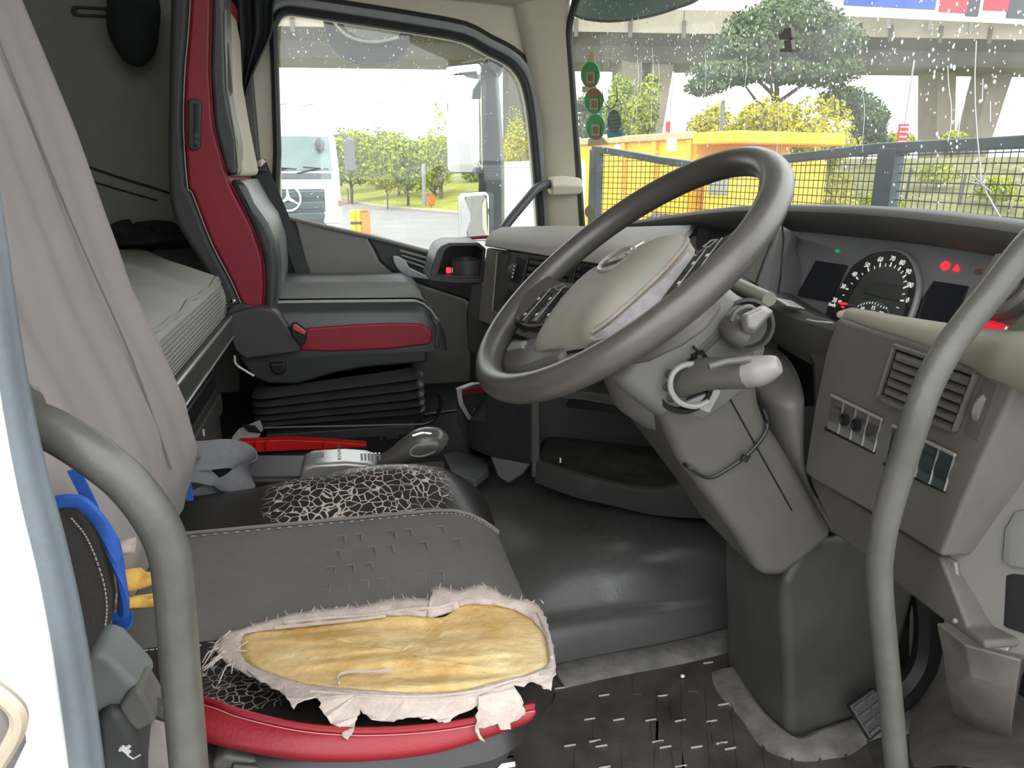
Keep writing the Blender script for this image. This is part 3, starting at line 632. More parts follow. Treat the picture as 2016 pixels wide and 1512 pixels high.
rim = [GP.at(p.x, p.y, .006) for p in smoothpath([V((a, b, 0)) for a, b in ((1680,521),(1712,500),(1742,493),(1770,494),(1793,508),(1806,535),(1810,565),(1802,602),(1788,640))], 4)]
B().tube(rim, [.0012 + .004*min(1, i/len(rim)) for i in range(len(rim))], 8).make('dial_rim', mat('rim_grey', (.20,.20,.21), .35, .2, var=0), ic)
arch2 = smoothpath([V((a, b, 0)) for a, b in ((1664,612),(1672,590),(1690,558),(1712,532),(1740,522),(1764,525),(1780,542),(1783,568),(1778,600),(1768,625),(1720,612))], 4)
onface('inner_dial', [(p.x, p.y) for p in arch2], mat('inner_dial', (.06,.062,.06), .4, var=.05), h=.010, d=.005)
onface('display', [(1718,553),(1781,562),(1774,594),(1698,576)], LCDG, h=.012)
num = [('20',1643,591),('30',1660,564),('40',1682,540),('50',1707,522),('60',1733,511),('70',1757,509.5),('80',1776,517.5),('90',1788,535),('100',1789,561),('110',1781,590),('120',1765,619.5)]
for s, a, b in num: text('numeral', s, .0105, GP.at(a, b, .0075), GU, GV, PW, ic, bold=0)
text('unit_text', 'km/h', .008, GP.at(1638.5, 600, .0075), GU, GV, PW, ic)
tk = [(1654,593,1),(1660,581,0),(1668,569,1),(1677,558,0),(1688,548,1),(1698,539,0),(1710,531,1),(1722,526,0),(1733,522,1),(1744,521,0),(1754,521,1),(1763,524,0),(1771,529,1),(1777,535,0),(1781,544,1),(1783,554,0),(1782,566,1),(1780,579,0),(1776,592,1),(1768,606,0)]
cx_, cy_ = 1724, 590
for a, b, big in tk:
    p = GP.at(a, b, .0125); c = GP.at(cx_, cy_, .0125); r = (p-c).normalized(); w = GP.n.cross(r)
    B().obox(p - r*.003 - w*(.0011 if big else .0006), r*(.006 if big else .0045), w*(.0022 if big else .0012), GP.n*.0006).make('tick', PW, ic)
RL = mat('warning_red', (.8, .02, .02), .4, var=0, emit=((1, .02, .03), .5)); RN = mat('needle_red', (.75, .03, .04), .4, var=0, emit=((1, .04, .05), .25))
onface('needle', [(1649,594),(1666,596),(1666,599.5),(1653,599)], RN, h=.016, d=.002); onface('needle_arm', [(1666,597),(1682,602),(1682,603.5),(1666,599)], FACE, h=.015, d=.002)
onface('marker', [(1655,602),(1659,602),(1657,606)], RN, h=.012); onface('marker', [(1747,624),(1754,624),(1752,630),(1749,630)], RN, h=.014)
# small rev counter
gr = mat('ring_green', (.10, .22, .16), .4, var=0)
B().tube([GP.at(a, b, .0125) for a, b in ((1686,606),(1694,598),(1708,594),(1722,594),(1736,598),(1746,607),(1750,620))], .0009, 6).make('small_ring', gr, ic)
for s, a, b in (('10',1697,608),('15',1719,606.5),('20',1734,617.5)): text('numeral', s, .0088, GP.at(a, b, .0135), GU, GV, PW, ic)
for k in range(11):
    t = k/10; a = 1689 + 55*t; b = 604 - 6*math.sin(math.pi*min(t*1.15, 1)) + 10*max(0, t-.55); p = GP.at(a, b, .0135)
    B().obox(p, GU*.0012, GV*.0028, GP.n*.0006).make('tick', PW, ic)
# warning lights
onface('warning_lamp', [(1853,518),(1861,513),(1868,517),(1864,528),(1855,531),(1851,526)], RL, h=.003)
onface('warning_lamp', [(1874,532),(1883,520),(1886,531),(1880,534)], RL, h=.003)
for k in range(3): onface('warning_symbol', [(1916+k*2,536-k*4),(1932,538-k*4),(1931,539.5-k*4),(1915+k*2,537.5-k*4)], mat('symbol_dull', (.30,.11,.06), .5, var=0), h=.003, d=.002)
onface('warning_symbol', [(1586,608),(1588.5,608),(1590,612),(1594,609),(1596,609.5),(1591.5,614),(1595,619),(1592.5,619),(1589.5,615),(1586,619),(1584,618),(1588,613)], mat('symbol_orange', (.35,.13,.03), .5, var=0), h=.003, d=.002)
onface('indicator_lamp', [(1643,494),(1648,490),(1652,494),(1646,497)], mat('lamp_green', (.02,.35,.12), .4, var=0, emit=((.05, 1, .3), .08)), h=.003)
# binnacle side cheeks and surround
CHK = mat('cheek_grey', (.135, .13, .135), .5, var=.08, vscale=8, bump=.1, bscale=600)
q = [GP.at(1560,470,-.004), GP.at(1575,520,-.004), GP.at(1562,600,-.004), W(1508,588,x=.60), W(1492,560,x=.60), W(1535,450,x=.66)]
B().prism(q, V((.02, -.0, -.004))).make('cheek_panel', CHK, db)
q = [W(1535,450,x=.66), W(1492,560,x=.60), W(1470,548,x=.60), W(1430,520,x=.60), W(1500,430,x=.66)]
B().prism(q, V((.02, 0, -.004))).make('cheek_panel', COLUMN2, db)
B().tube([W(1540,445,x=.652), W(1543,470,x=.648), W(1537,545,x=.60), W(1532,578,x=.598)], .0016, 6).make('panel_gap', VOID, db)
B().tube([W(1524,462,x=.642), W(1505,510,x=.61), W(1487,560,x=.592)], .0014, 6).make('panel_gap', VOID, db)
# lower brow under the cluster, with bright edge
rings = []
for a, b, x in ((1440,540,.585),(1480,566,.585),(1530,597,.59),(1575,618,.595),(1620,632,.60),(1680,650,.61)):
    p = W(a, b, x=x); rings.append([p + V((.10, 0, -.03)), p + V((.02, 0, -.002)), p + V((0, 0, .002)), p + V((-.008, 0, -.006)), p + V((-.004, 0, -.03)), p + V((.03, 0, -.075)), p + V((.12, 0, -.075))])
B().loft(rings).make('brow', mat('brow_dark', (.075,.072,.066), .5, var=.1, bump=.1, bscale=600), db, angle=50)
B().tube([W(1588,630,x=.588), W(1610,634,x=.588), W(1640,636.5,x=.588)], .0016, 6).make('bright_edge', SILVER, db)
# beige grip rail beside the column (lever end) 
q = smoothpath([W(1440,555,x=.55), W(1490,578,x=.545), W(1515,589,x=.54)], 4)
B().tube(q, [.010]*len(q), 10).make('tilt_lever', mat('lever_beige', (.26,.25,.20), .5, var=.08), db)
B().prism([W(1505,590,x=.56), W(1522,584,x=.56), W(1552,602,x=.57), W(1540,606,x=.57)], V((.03, 0, -.006))).make('lever_pocket', SILVER, db, bevel=.003)
# knee panel under the brow, with the dark tunnel opening behind the column
KN = Pl(W(1480,640,x=.60), W(1640,660,x=.60), W(1500,960,x=.70))
kp = lambda pxs, off=0: [KN.at(a, b, off) for a, b in pxs]
B().prism(kp([(1440,590),(1500,606),(1580,633),(1660,660),(1640,760),(1600,800),(1597,720),(1588,690),(1560,668),(1520,660),(1500,664),(1490,780),(1440,760)]), V((.03, 0, 0))).make('knee_panel', COLUMN, db, bevel=.004)
B().tube([KN.at(a, b, .001) for a, b in ((1510,640),(1550,648),(1600,665),(1630,682))], .0016, 6).make('panel_edge', DASHTOP, db)
B().prism(kp([(1440,640),(1640,660),(1640,800),(1440,800)], -.13), V((.02, 0, 0))).make('recess_back', VOID, db)
B().prism(kp([(1588,690),(1600,720),(1602,800),(1606,800),(1604,716),(1592,686)]), V((.12, 0, 0))).make('recess_side', DARK, db)
B().prism(kp([(1525,730),(1540,722),(1550,740),(1548,782),(1520,784)], -.05), V((.02, 0, 0))).make('inner_tab', DARK, db)
# grey duct beside the column
rings = []
for py, a, b in ((778,1495,1604),(800,1500,1600),(850,1512,1598),(910,1530,1590),(960,1555,1600),(1010,1590,1625),(1060,1630,1660)):
    p, q_ = W(a, py, y=.86), W(b, py, y=.84); m_ = (p+q_)/2
    rings.append([p + V((0, .02, 0)), p.lerp(m_, .5) + V((0, -.012, 0)), m_ + V((0, -.02, 0)), m_.lerp(q_, .5) + V((0, -.012, 0)), q_ + V((0, .02, 0)), q_ + V((.05, .12, 0)), p + V((.05, .16, 0))])
rings = [[p + V((.03, .10, .03)) for p in rings[0]]] + rings
B().loft(rings).make('duct', mat('duct_grey', (.13,.125,.115), .45, var=.15, vscale=12), db, angle=180, subs=2)
# --- right-hand switch panel
RP = Pl(W(1640,630,y=.80), W(1590,930,y=.80), W(1905,745,y=.572))
rp = lambda pxs, off=0: [RP.at(a, b, off) for a, b in pxs]
B().prism(rp([(1646,626),(1700,644),(1830,680),(1960,722),(2008,745),(1928,917),(1889,1006),(1852,1098),(1707,1006),(1600,945),(1582,930),(1602,800),(1625,690)]), -RP.n*.06).make('switch_panel', DASH, db, bevel=.005)
B().prism(rp([(1590,930),(1707,1006),(1850,1095),(1878,1165),(1905,1235),(1940,1262),(1939,1281),(1854,1220),(1766,1152),(1698,1095),(1640,1050),(1600,960)], -.012), -RP.n*.06).make('lower_panel', mat('dash_lower', (.085,.08,.07), .55, var=.1, bump=.1, bscale=600), db, bevel=.004)
B().ball(RP.at(1880, 1222, -.010), .003, 8, 5).make('screw', COLUMN2, db)
# soft beige top rail
TR = mat('rail_soft_beige', (.27, .25, .195), .6, var=.08, vscale=10, bump=.2, bscale=500)
rail = [(1655,622,.012),(1690,632,.014),(1750,648,.0165),(1830,668,.020),(1900,690,.025),(1960,705,.031),(2016,712,.036),(2080,722,.04)]
rings = []
for a, b, r in rail:
    p = RP.at(a, b, -.006); ring = []
    for k in range(12):
        an = 2*math.pi*k/12; ring.append(p + V((math.cos(an)*r*1.0 + .015, 0, math.sin(an)*r*.85)))
    rings.append(ring)
r0 = RP.at(1645, 619, 0); rings = [[r0 + (q - RP.at(1655,622,-.006))*.45 for q in rings[0]]] + rings
B().loft(rings).make('top_rail', TR, db, angle=60)
B().loft([[W(a, b, x=x), W(a, b, x=x+.03), W(a+30, b+90, x=x+.03), W(a+30, b+90, x=x)] for a, b, x in ((1900,662,.61),(1940,661,.60),(1980,650,.59),(2016,620,.58),(2060,570,.57))]).make('rail_return', TR, db, angle=60)
# headlamp knob and red lamp on the right of the cluster
KP = Pl(W(1950,560,x=.62), W(2040,560,x=.62), W(1960,660,x=.59))
B().prism([KP.at(a, b, -.004) for a, b in ((1900,600),(1960,500),(2090,500),(2090,740),(1860,690))], V((.03, 0, 0))).make('knob_panel', DASH, db)
kc = KP.at(1990, 575, 0); B().lathe([(.030, -.01), (.030, .008), (.026, .012), (.022, .012), (.020, .006), (.016, .006), (.014, .02), (.002, .022)], kc, KP.n, 24).make('light_knob', COLUMN, db)
RPN = mat('red_lens', (.55, .01, .02), .25, var=.1, emit=((1, .02, .06), .16))
B().prism([KP.at(a, b, .004) for a, b in ((1926,632),(1938,632),(1980,645),(1972,658),(1918,655))], V((.01, 0, 0))).make('red_lamp', RPN, db, bevel=.001)
B().tube([KP.at(1982,644,.005), KP.at(1974,659,.005)], .0014, 6).make('lamp_edge', SILVER, db)
# air vent with louvres
vq = [(1761,681),(1921,735),(1879,846),(1729,781)]
B().prism(rp([(1765,687),(1917,739),(1876,840),(1735,779)], .0015), -RP.n*.004).make('vent_recess', VOID, db)
fr = B()
for i in range(4):
    a, b = RP.at(*vq[i], .003), RP.at(*vq[(i+1) % 4], .003); fr.tube([a, b], .0032, 6)
vt = fr.make('vent_frame', COLUMN, db)
def vq_at(u, v, off=0):
    a = (vq[0][0]+(vq[1][0]-vq[0][0])*u, vq[0][1]+(vq[1][1]-vq[0][1])*u); b = (vq[3][0]+(vq[2][0]-vq[3][0])*u, vq[3][1]+(vq[2][1]-vq[3][1])*u)
    return RP.at(a[0]+(b[0]-a[0])*v, a[1]+(b[1]-a[1])*v, off)
for k in range(6):
    v = .09 + k*.165; a, b = vq_at(.05, v, .003), vq_at(.95, v, .003); a2, b2 = vq_at(.05, v+.085, .010), vq_at(.95, v+.085, .010)
    B().add([a, b, b2, a2] + [p + V((.0, 0, -.004)) for p in (a, b, b2, a2)], [(0,1,2,3),(4,7,6,5),(0,4,5,1),(1,5,6,2),(2,6,7,3),(3,7,4,0)]).make('slat', COLUMN, vt)
# thumbwheel
B().prism(rp([(1937,746),(1962,760),(1925,868),(1898,853)], .001), -RP.n*.003).make('wheel_recess', mat('recess_warm', (.10,.085,.07), .5), db)
tc_ = RP.at(1932, 803, -.002); tv = (RP.at(1912,850) - RP.at(1948,756)).normalized(); tw_ = RP.n.cross(tv)
B().lathe([(.002, -.0045), (.018, -.0045), (.020, 0), (.018, .0045), (.002, .0045)], tc_ - RP.n*.011, tw_, 28).make('thumbwheel', mat('wheel_silver', (.27,.26,.25), .3, .4, var=.1), db)
# switch modules
SWM = mat('switch_blank', (.12, .115, .105), .45, var=.06); SWD = mat('switch_teal', (.035, .05, .052), .4, var=.1)
def module_row(c0, c1, c2, c3, n, m):
    """n rocker blanks between corners (top-left, top-right, bottom-right, bottom-left)"""
    for k in range(n):
        u0, u1 = k/n+.01, (k+1)/n-.01
        f = lambda u, v, o=0: RP.at((c0[0]+(c1[0]-c0[0])*u)*(1-v) + (c3[0]+(c2[0]-c3[0])*u)*v, (c0[1]+(c1[1]-c0[1])*u)*(1-v) + (c3[1]+(c2[1]-c3[1])*u)*v, o)
        s = B().loft([[f(u0, v, .0), f(u0, v, .004 - .006*math.sin(math.pi*v)), f(u1, v, .004 - .006*math.sin(math.pi*v)), f(u1, v, .0)] for v in (0, .1, .25, .4, .6, .75, .9, 1)])
        s.make('switch', m, db, angle=40)
        B().tube([f(u1+.01, v, .004 - .005*math.sin(math.pi*v)) for v in (0, .2, .4, .6, .8, 1)], .0011, 6).make('divider', SILVER, db)
    B().tube([f(-.0 if n == 1 else 1, 0, .005), RP.at(*c0, .005)], .0020, 6).make('trim_strip', DASHTOP, db)
    B().prism([RP.at(c3[0]-3, c3[1]-2, .001), RP.at(c2[0]+2, c2[1]-2, .001), RP.at(c2[0]+1, c2[1]+4, .001), RP.at(c3[0]-4, c3[1]+4, .001)], -RP.n*.004).make('slot', VOID, db)
module_row((1637,778),(1736,826),(1720,890),(1627,842), 4, SWM)
module_row((1758,838),(1880,896),(1859,967),(1742,912), 4, SWD)
for a, b in ((1664,826),(1687,837)):
    p = RP.at(a, b, .001); B().lathe([(.0075, -.001), (.0078, .003), (.0062, .0035), (.0055, -.0), (.002, -.0005)], p, RP.n, 16).make('socket', BLACK, db)
# end cap of the dash by the door
EC = Pl(W(1928,917,y=.575), W(1854,1105,y=.575), W(2100,1000,y=.50))
ep = lambda pxs, off=0: [EC.at(a, b, off) for a, b in pxs]
ECM = mat('end_cap_grey', (.15, .146, .125), .5, var=.05, vscale=6, bump=.1, bscale=500)
B().prism(ep([(2008,746),(1928,917),(1889,1006),(1854,1105),(1874,1118),(1881,1169),(1901,1227),(1942,1244),(1939,1278),(2016,1295),(2120,1312),(2120,730)]), V((.02, .06, 0))).make('end_cap', ECM, db, bevel=.006)
B().prism(ep([(1988,1138),(2000,1134),(2060,1140),(2060,1262),(1983,1236)], .002), V((.0, .004, 0))).make('slot', VOID, db)
B().prism(ep([(1987,1110),(1992,1050),(2012,1015),(2060,1005),(2060,1128),(1990,1118)], .006), V((0, .01, 0))).make('flap', COLUMN2, db, bevel=.003)
B().tube(ep([(1858,1100),(1880,1108),(1888,1165),(1908,1220),(1946,1232)], .003), .003, 6).make('cap_ridge', ECM, db)
B().prism(ep([(1960,1252),(1995,1262),(1985,1285),(1945,1276)], .004), V((.0, .02, 0))).make('clip', SILVER, db, bevel=.002)
# --- centre stack angled to the driver
A0 = W(957, 487, y=1.93); B0 = W(1245, 528, y=1.42)
CS = Pl(A0, B0, W(940, 630, y=1.915))
cs = lambda pxs, off=0: [CS.at(a, b, off) for a, b in pxs]
STK = mat('stack_grey', (.17, .16, .135), .5, var=.08, vscale=9, bump=.12, bscale=600)
B().prism(cs([(957,487),(1245,528),(1240,700),(1100,690),(940,632)]), -CS.n*.20).make('stack_frame', STK, db, bevel=.006)
B().prism(cs([(979,496),(1235,530),(1230,690),(1100,672),(969,612)], .003), -CS.n*.004).make('stack_panel', mat('stack_dark', (.06,.06,.056), .5, var=.1), db, bevel=.002)
B().tube(cs([(979,496),(969,612),(1000,628)], .004), .0025, 6).make('frame_edge', DASHTOP, db)
kq = CS.at(993, 508, .003); B().lathe([(.020, -.002), (.020, .002), (.017, .002), (.015, -.002), (.002, -.002)], kq, CS.n, 20).make('blank_plug', DARK, db)
B().prism(cs([(1018,506),(1035,512),(1022,560),(1003,553)], .004), -CS.n*.003).make('wheel_recess', BLACK, db)
wv = (CS.at(1010,556) - CS.at(1024,510)).normalized()
B().lathe([(.002,-.007), (.022,-.007), (.024, 0), (.022, .007), (.002, .007)], CS.at(1017, 534, -.006), CS.n.cross(wv), 20).make('thumbwheel', COLUMN, db)
for k in range(4): B().ball(CS.at(1012 - k*1.0, 524 + 7*k, .018), .0022, 6, 4).make('print_mark', PRINT, db)
def vent(c, n, nm='vent_frame'):
    f = lambda u, v, o=0: CS.at((c[0][0]+(c[1][0]-c[0][0])*u)*(1-v) + (c[3][0]+(c[2][0]-c[3][0])*u)*v, (c[0][1]+(c[1][1]-c[0][1])*u)*(1-v) + (c[3][1]+(c[2][1]-c[3][1])*u)*v, o)
    B().prism([f(0,0,.0045), f(1,0,.0045), f(1,1,.0045), f(0,1,.0045)], -CS.n*.002).make('vent_recess', VOID, db)
    fr = B()
    for a, b in (((0,0),(1,0)),((1,0),(1,1)),((1,1),(0,1)),((0,1),(0,0))): fr.tube([f(*a, .006), f(*b, .006)], .0028, 6)
    vt = fr.make(nm, DARK, db)
    for k in range(n):
        v = (k+.2)/n; w = .45/n; a, b, b2, a2 = f(.04, v, .005), f(.96, v, .005), f(.96, v+w, .014), f(.04, v+w, .014)
        B().add([a, b, b2, a2] + [p + V((0, 0, -.004)) for p in (a, b, b2, a2)], [(0,1,2,3),(4,7,6,5),(0,4,5,1),(1,5,6,2),(2,6,7,3),(3,7,4,0)]).make('slat', DARK, vt)
vent([(1040,508),(1128,519),(1110,600),(1022,585)], 6); vent([(1134,520),(1215,530),(1205,612),(1118,601)], 6)
B().prism(cs([(1000,570),(1020,573),(1015,600),(990,594)], .004), -CS.n*.003).make('pocket', BLACK, db)
B().prism(cs([(1142,522),(1195,528),(1186,548),(1138,545)], .016), -CS.n*.01).make('display', LCD, db, bevel=.002)
# padded lid on top of the stack
tz = lambda a, b, off: CS.at(a, b, off)
L = [tz(953, 484, .012), tz(1100, 508, .012), tz(1245, 530, .012), tz(1322, 541, .012)]
Lt = [W(963,462,y=1.95), W(1100,478,y=1.70), W(1240,497,y=1.48), W(1321,503,y=1.37)]
Fr = [W(985,447,y=2.2), W(1090,444,y=2.15), W(1240,446,y=1.75), W(1364,442,y=1.52)]
rings = []
for a, b, c in zip(L, Lt, Fr):
    rings.append([a, a*.45 + b*.55 - V((.006,.006,0)), b + V((0, 0, .0)), b*.8 + c*.2 + V((0, 0, .006)), c, c + V((.05, .03, -.05)), a + V((.08, .06, -.02))])
B().loft(rings).make('padded_lid', DASHTOP, db, angle=40, bevel=.004)
B().loft([[W(1321,503,y=1.37), W(1364,442,y=1.52), W(1364,470,y=1.52), W(1318,545,y=1.37)], [W(1330,503,y=1.37), W(1374,442,y=1.52), W(1374,470,y=1.52), W(1327,545,y=1.37)]]).make('lid_end', DARK, db)
B().prism([W(1225,505,y=1.40), W(1230,498,y=1.40), W(1240,500,y=1.40), W(1250,497,y=1.40), W(1262,505,y=1.40), W(1255,525,y=1.40), W(1222,520,y=1.40)], (.015, .015, 0)).make('sensor', BLACK, db, bevel=.002)
# fascia beyond the lid, up to the hood
B().prism([W(1364,445,y=1.55), W(1450,435,y=1.50), W(1540,440,y=1.24), W(1535,560,y=1.22), W(1330,560,y=1.45), W(1320,505,y=1.48)], (.03, .03, 0)).make('fascia', mat('fascia_dark', (.055,.056,.058), .5), db)
B().tube([W(1402,450,y=1.44), W(1385,500,y=1.44)], .003, 6).make('panel_gap', VOID, db)
B().tube(smoothpath([W(1395,497,y=1.30), W(1425,476,y=1.26), W(1445,458,y=1.24), W(1475,440,y=1.22)], 4), .0035, 6).make('chrome_strip', CHROME, db)
# lower side of the stack and left edge
B().prism([W(947,560,y=1.94), W(928,557,y=2.0), W(915,620,y=2.0), W(919,690,y=2.0), W(935,700,y=1.94)], (.22, .06, 0)).make('stack_side', mat('side_dark_grey', (.085,.085,.08), .4, var=.1), db, bevel=.008)
B().prism([W(938,630,y=1.93), W(1100,680,y=1.70), W(1330,720,y=1.36), W(1330,830,y=1.36), W(1100,800,y=1.62), W(935,790,y=1.93)], (.12, .08, 0)).make('lower_fascia', DARK, db)
# cup holder tray on the far side
cq = lambda pxs, y=2.0: [W(a, b, y=y) for a, b in pxs]
to = cq([(844,551),(852,520),(860,495),(868,485),(884,478),(943,478),(957,490),(950,556)]); ti = cq([(862,541),(868,518),(874,500),(879,491),(889,485),(938,484),(950,493),(945,543)])
DP_ = V((0, .16, 0)); tray = B().loft([to, [p + DP_ for p in to], [p + DP_ for p in ti], ti, ], loop=True, caps=False).make('cup_holder', mat('tray_black', (.045,.047,.048), .4, var=.1), db, angle=40, bevel=.003)
B().prism([p + DP_ for p in to], (0, .01, 0)).make('tray_back', BLACK, tray)
cc = W(919, 519, y=2.055); B().lathe([(.046, -.028), (.048, .012), (.044, .014), (.042, -.02), (.003, -.024)], cc, (0, 0, 1), 24).make('cup_ring', mat('ring_grey', (.075,.077,.078), .4), tray)
B().box(W(883, 532, y=2.02), (.013, .01, .015)).make('tray_lamp', mat('tray_red', (.8,.01,.02), .3, var=0, emit=((1,.02,.05), .8)), tray, bevel=.002)
B().box(W(890, 532, y=2.02), (.003, .01, .013)).make('lamp_clip', SILVER, tray)
B().loft([[p, p+V((0,.0,.012)), p+V((0,.10,.012)), p+V((0,.10,0))] for p in cq([(847,552),(900,557),(948,556)], 1.985)]).make('tray_lip', DARK, tray)
rp_ = smoothpath([W(872,479,y=2.25), W(900,472,y=2.25), W(935,468,y=2.25), W(965,466,y=2.25)], 4)
B().tube(rp_, .005, 6).make('red_trim', REDL, db)
# --- centre console bin in front of the tunnel
bn = thing('storage_bin', 'dark open storage bin with a curved lip between the dash and the floor tunnel', 'bin', W(1230, 1000, y=1.30))
BIN = mat('bin_dark', (.055, .055, .052), .45, var=.12, vscale=10, bump=.1, bscale=500)
top = smoothpath([W(a, b, y=y) for a, b, y in ((1057,908,1.44),(1100,924,1.39),(1150,938,1.345),(1205,952,1.31),(1257,962,1.285),(1310,962,1.275),(1340,952,1.28),(1365,938,1.295),(1400,915,1.32))], 4)
bot = smoothpath([W(a, b, y=y) for a, b, y in ((1053,950,1.44),(1085,962,1.40),(1140,981,1.355),(1203,995,1.32),(1275,1012,1.295),(1330,1018,1.285),(1364,1020,1.285),(1400,1022,1.29),(1440,1022,1.31))], 4)
rings = []
for a, b in zip(top, bot):
    rings.append([b, a - V((0, .004, .004)), a, a + V((.004, .012, .002)), a + V((.008, .022, -.012)), a + V((.01, .026, -.05)), b + V((.02, .05, 0))])
B().loft(rings).make('lip', BIN, bn, angle=50)
B().prism([p + V((0, 0, -.018)) for p in (W(1055,900,y=1.46), W(1100,915,y=1.42), W(1180,940,y=1.34), W(1250,955,y=1.30), W(1330,950,y=1.29), W(1400,930,y=1.32), W(1420,880,y=1.62), W(1080,840,y=1.62))], (0, 0, -.02)).make('bin_floor', mat('bin_floor_dusty', (.07,.066,.058), .8, var=.5, vscale=25), bn)
B().prism([W(1060,780,y=1.60), W(1420,790,y=1.60), W(1420,1000,y=1.60), W(1060,930,y=1.60)], (0, .03, 0)).make('bin_back', BIN, bn)
B().prism([W(1046,790,y=1.44), W(1064,790,y=1.44), W(1064,905,y=1.44), W(1058,945,y=1.44), W(1046,940,y=1.44)], (.02, .16, 0)).make('bin_side', BIN, bn, bevel=.005)
B().prism([W(1064,782,y=1.42), W(1150,790,y=1.38), W(1242,803,y=1.34), W(1300,820,y=1.34), W(1300,790,y=1.34), W(1064,760,y=1.42)], (.05, .2, 0)).make('upper_ledge', DARK, bn, bevel=.006)
B().box(W(1103, 906, y=1.40), (.003, .004, .010)).make('white_chip', PRINT, bn)
# side panel left of the bin, with the pocket
cons = thing('console_side', 'dark console side panel with an open silver-edged pocket by the passenger footwell', 'console', W(1000, 905, y=1.45))
B().prism([W(957,760,y=1.46), W(1048,760,y=1.44), W(1048,914,y=1.44), W(962,897,y=1.46), W(920,880,y=1.80), W(915,830,y=1.80), W(955,830,y=1.50)], (.05, .18, 0)).make('panel', mat('console_dark', (.035,.036,.035), .55, var=.1), cons, bevel=.004)
B().prism([W(962,897,y=1.46), W(1046,914,y=1.44), W(1030,935,y=1.44), W(1000,955,y=1.44), W(978,940,y=1.45)], (.05, .10, 0)).make('bracket', DARK, cons, bevel=.006)
pk = B().loft([[p, p + V((.012, 0, 0)), p + V((.012, .02, 0)), p + V((0, .02, 0))] for p in cq([(958,757),(930,757),(899,768),(903,795),(921,826),(957,836)], 1.75)]).make('pocket_rim', mat('rim_silver', (.42,.42,.40), .35, .4), cons)
B().prism(cq([(958,762),(905,772),(908,795),(925,822),(958,830)], 1.80), (.02, .02, 0)).make('pocket_back', mat('pocket_dark', (.02,.02,.02), .6), cons)
B().prism(cq([(958,762),(932,762),(908,771),(909,778),(958,772)], 1.795), (0, .004, 0)).make('red_inside', REDP, cons)
B().prism([W(924,824,y=1.77), W(958,832,y=1.77), W(958,805,y=1.80), W(935,803,y=1.80)], (0, .01, -.006)).make('pocket_mat', mat('speckled_grey', (.34,.35,.35), .6, var=.4, vscale=160), cons)
B().prism(cq([(899,770),(898,830),(925,888),(958,895),(958,838),(921,828)], 1.78), (.04, .06, 0)).make('pocket_body', MATS['console_dark'], cons, bevel=.006)
# ======================= STEERING WHEEL, COLUMN, TUNNEL =======================
WT = R_(38.9); WC = V((.325, .88, .7283)); WN = V((-math.sin(WT), 0, math.cos(WT))); WA = V((math.cos(WT), 0, math.sin(WT))); WB = V((0, 1, 0))
WR = R_(28); WL = WB*math.cos(WR) - WA*math.sin(WR); WU = WA*math.cos(WR) + WB*math.sin(WR)     # the wheel is turned: its own left and up
def wh(l, u, h=0): return WC + WL*l + WU*u + WN*h
sw = thing('steering_wheel', 'large worn grey-black steering wheel with buttons on its spokes, turned slightly', 'steering wheel', WC)
rim = []
N = 72
b = B(); rings = []
for i in range(N):
    th = 2*math.pi*i/N; c = WL*math.cos(th) + WU*math.sin(th); p = WC + c*.2102
    bulge = .0018*(math.exp(-((th-R_(28))/.22)**2) + math.exp(-((th-R_(152))/.22)**2))
    rings.append([p + (c*math.cos(a)*(.0168+bulge) + WN*math.sin(a)*.0188) for a in np.linspace(0, 2*math.pi, 15)[:-1]])
b.loft(rings, loop=True, caps=False).make('rim', WHEELM, sw, angle=180)
HUB = mat('hub_grey', (.105, .10, .088), .45, var=.12, vscale=10, bump=.1, bscale=700)
PAD = mat('airbag_pad', (.285, .27, .225), .55, var=.14, vscale=7, bump=.18, bscale=800, col2=(.33, .31, .26))
# airbag pad: domed
half = [(.0,-.118),(.045,-.118),(.070,-.110),(.082,-.085),(.096,-.05),(.106,-.02),(.104,.01),(.094,.036),(.075,.048),(.04,.053),(0,.055)]
outl = [V((a, c, 0)) for a, c in ((0,-.122),(.05,-.122),(.092,-.118),(.108,-.085),(.118,-.045),(.120,-.01),(.112,.025),(.093,.045),(.05,.054),(0,.056),(-.04,.053),(-.075,.047),(-.092,.03),(-.090,-.01),(-.082,-.04),(-.066,-.078),(-.050,-.106),(-.03,-.120))]
outl = smoothpath(outl, 3, True)
cen_ = V((0, -.03, 0))
rings = []
for s, h in ((1.0, -.050), (1.0, -.024), (.985, -.017), (.95, -.0105), (.86, -.003), (.70, .004), (.5, .0085), (.28, .011), (.08, .012)):
    rings.append([wh((cen_ + (p-cen_)*s).x, (cen_ + (p-cen_)*s).y, h + (.014*min(1, max(0, -p.x)/.06) if h > -.03 else 0)*s) for p in outl])
pad = B().loft(rings).make('airbag_pad', PAD, sw, angle=50)
# worn pink-grey lower edge strip and the torn side opening
B().tube([wh(p.x*.985, p.y*.985, -.0055) for p in outl[-20:-3]], .0036, 6).make('worn_edge', mat('worn_pinkish', (.34,.28,.25), .6, var=.2, vscale=40), sw)
B().tube([wh(p.x, p.y, -.0235) for p in outl], .0022, 6, True).make('pad_gap', VOID, sw)
SIDEM = mat('worn_side', (.36,.33,.345), .5, var=.25, vscale=60)
B().loft([[wh(l, u, -.010), wh(l-.012, u+.004, -.022), wh(l-.030, u+.010, -.038), wh(l-.040, u+.014, -.056)] for l, u in ((-.030,-.120),(-.050,-.106),(-.066,-.078),(-.080,-.045),(-.088,-.012),(-.091,.02))], closed=False, caps=False).make('torn_side', SIDEM, sw)
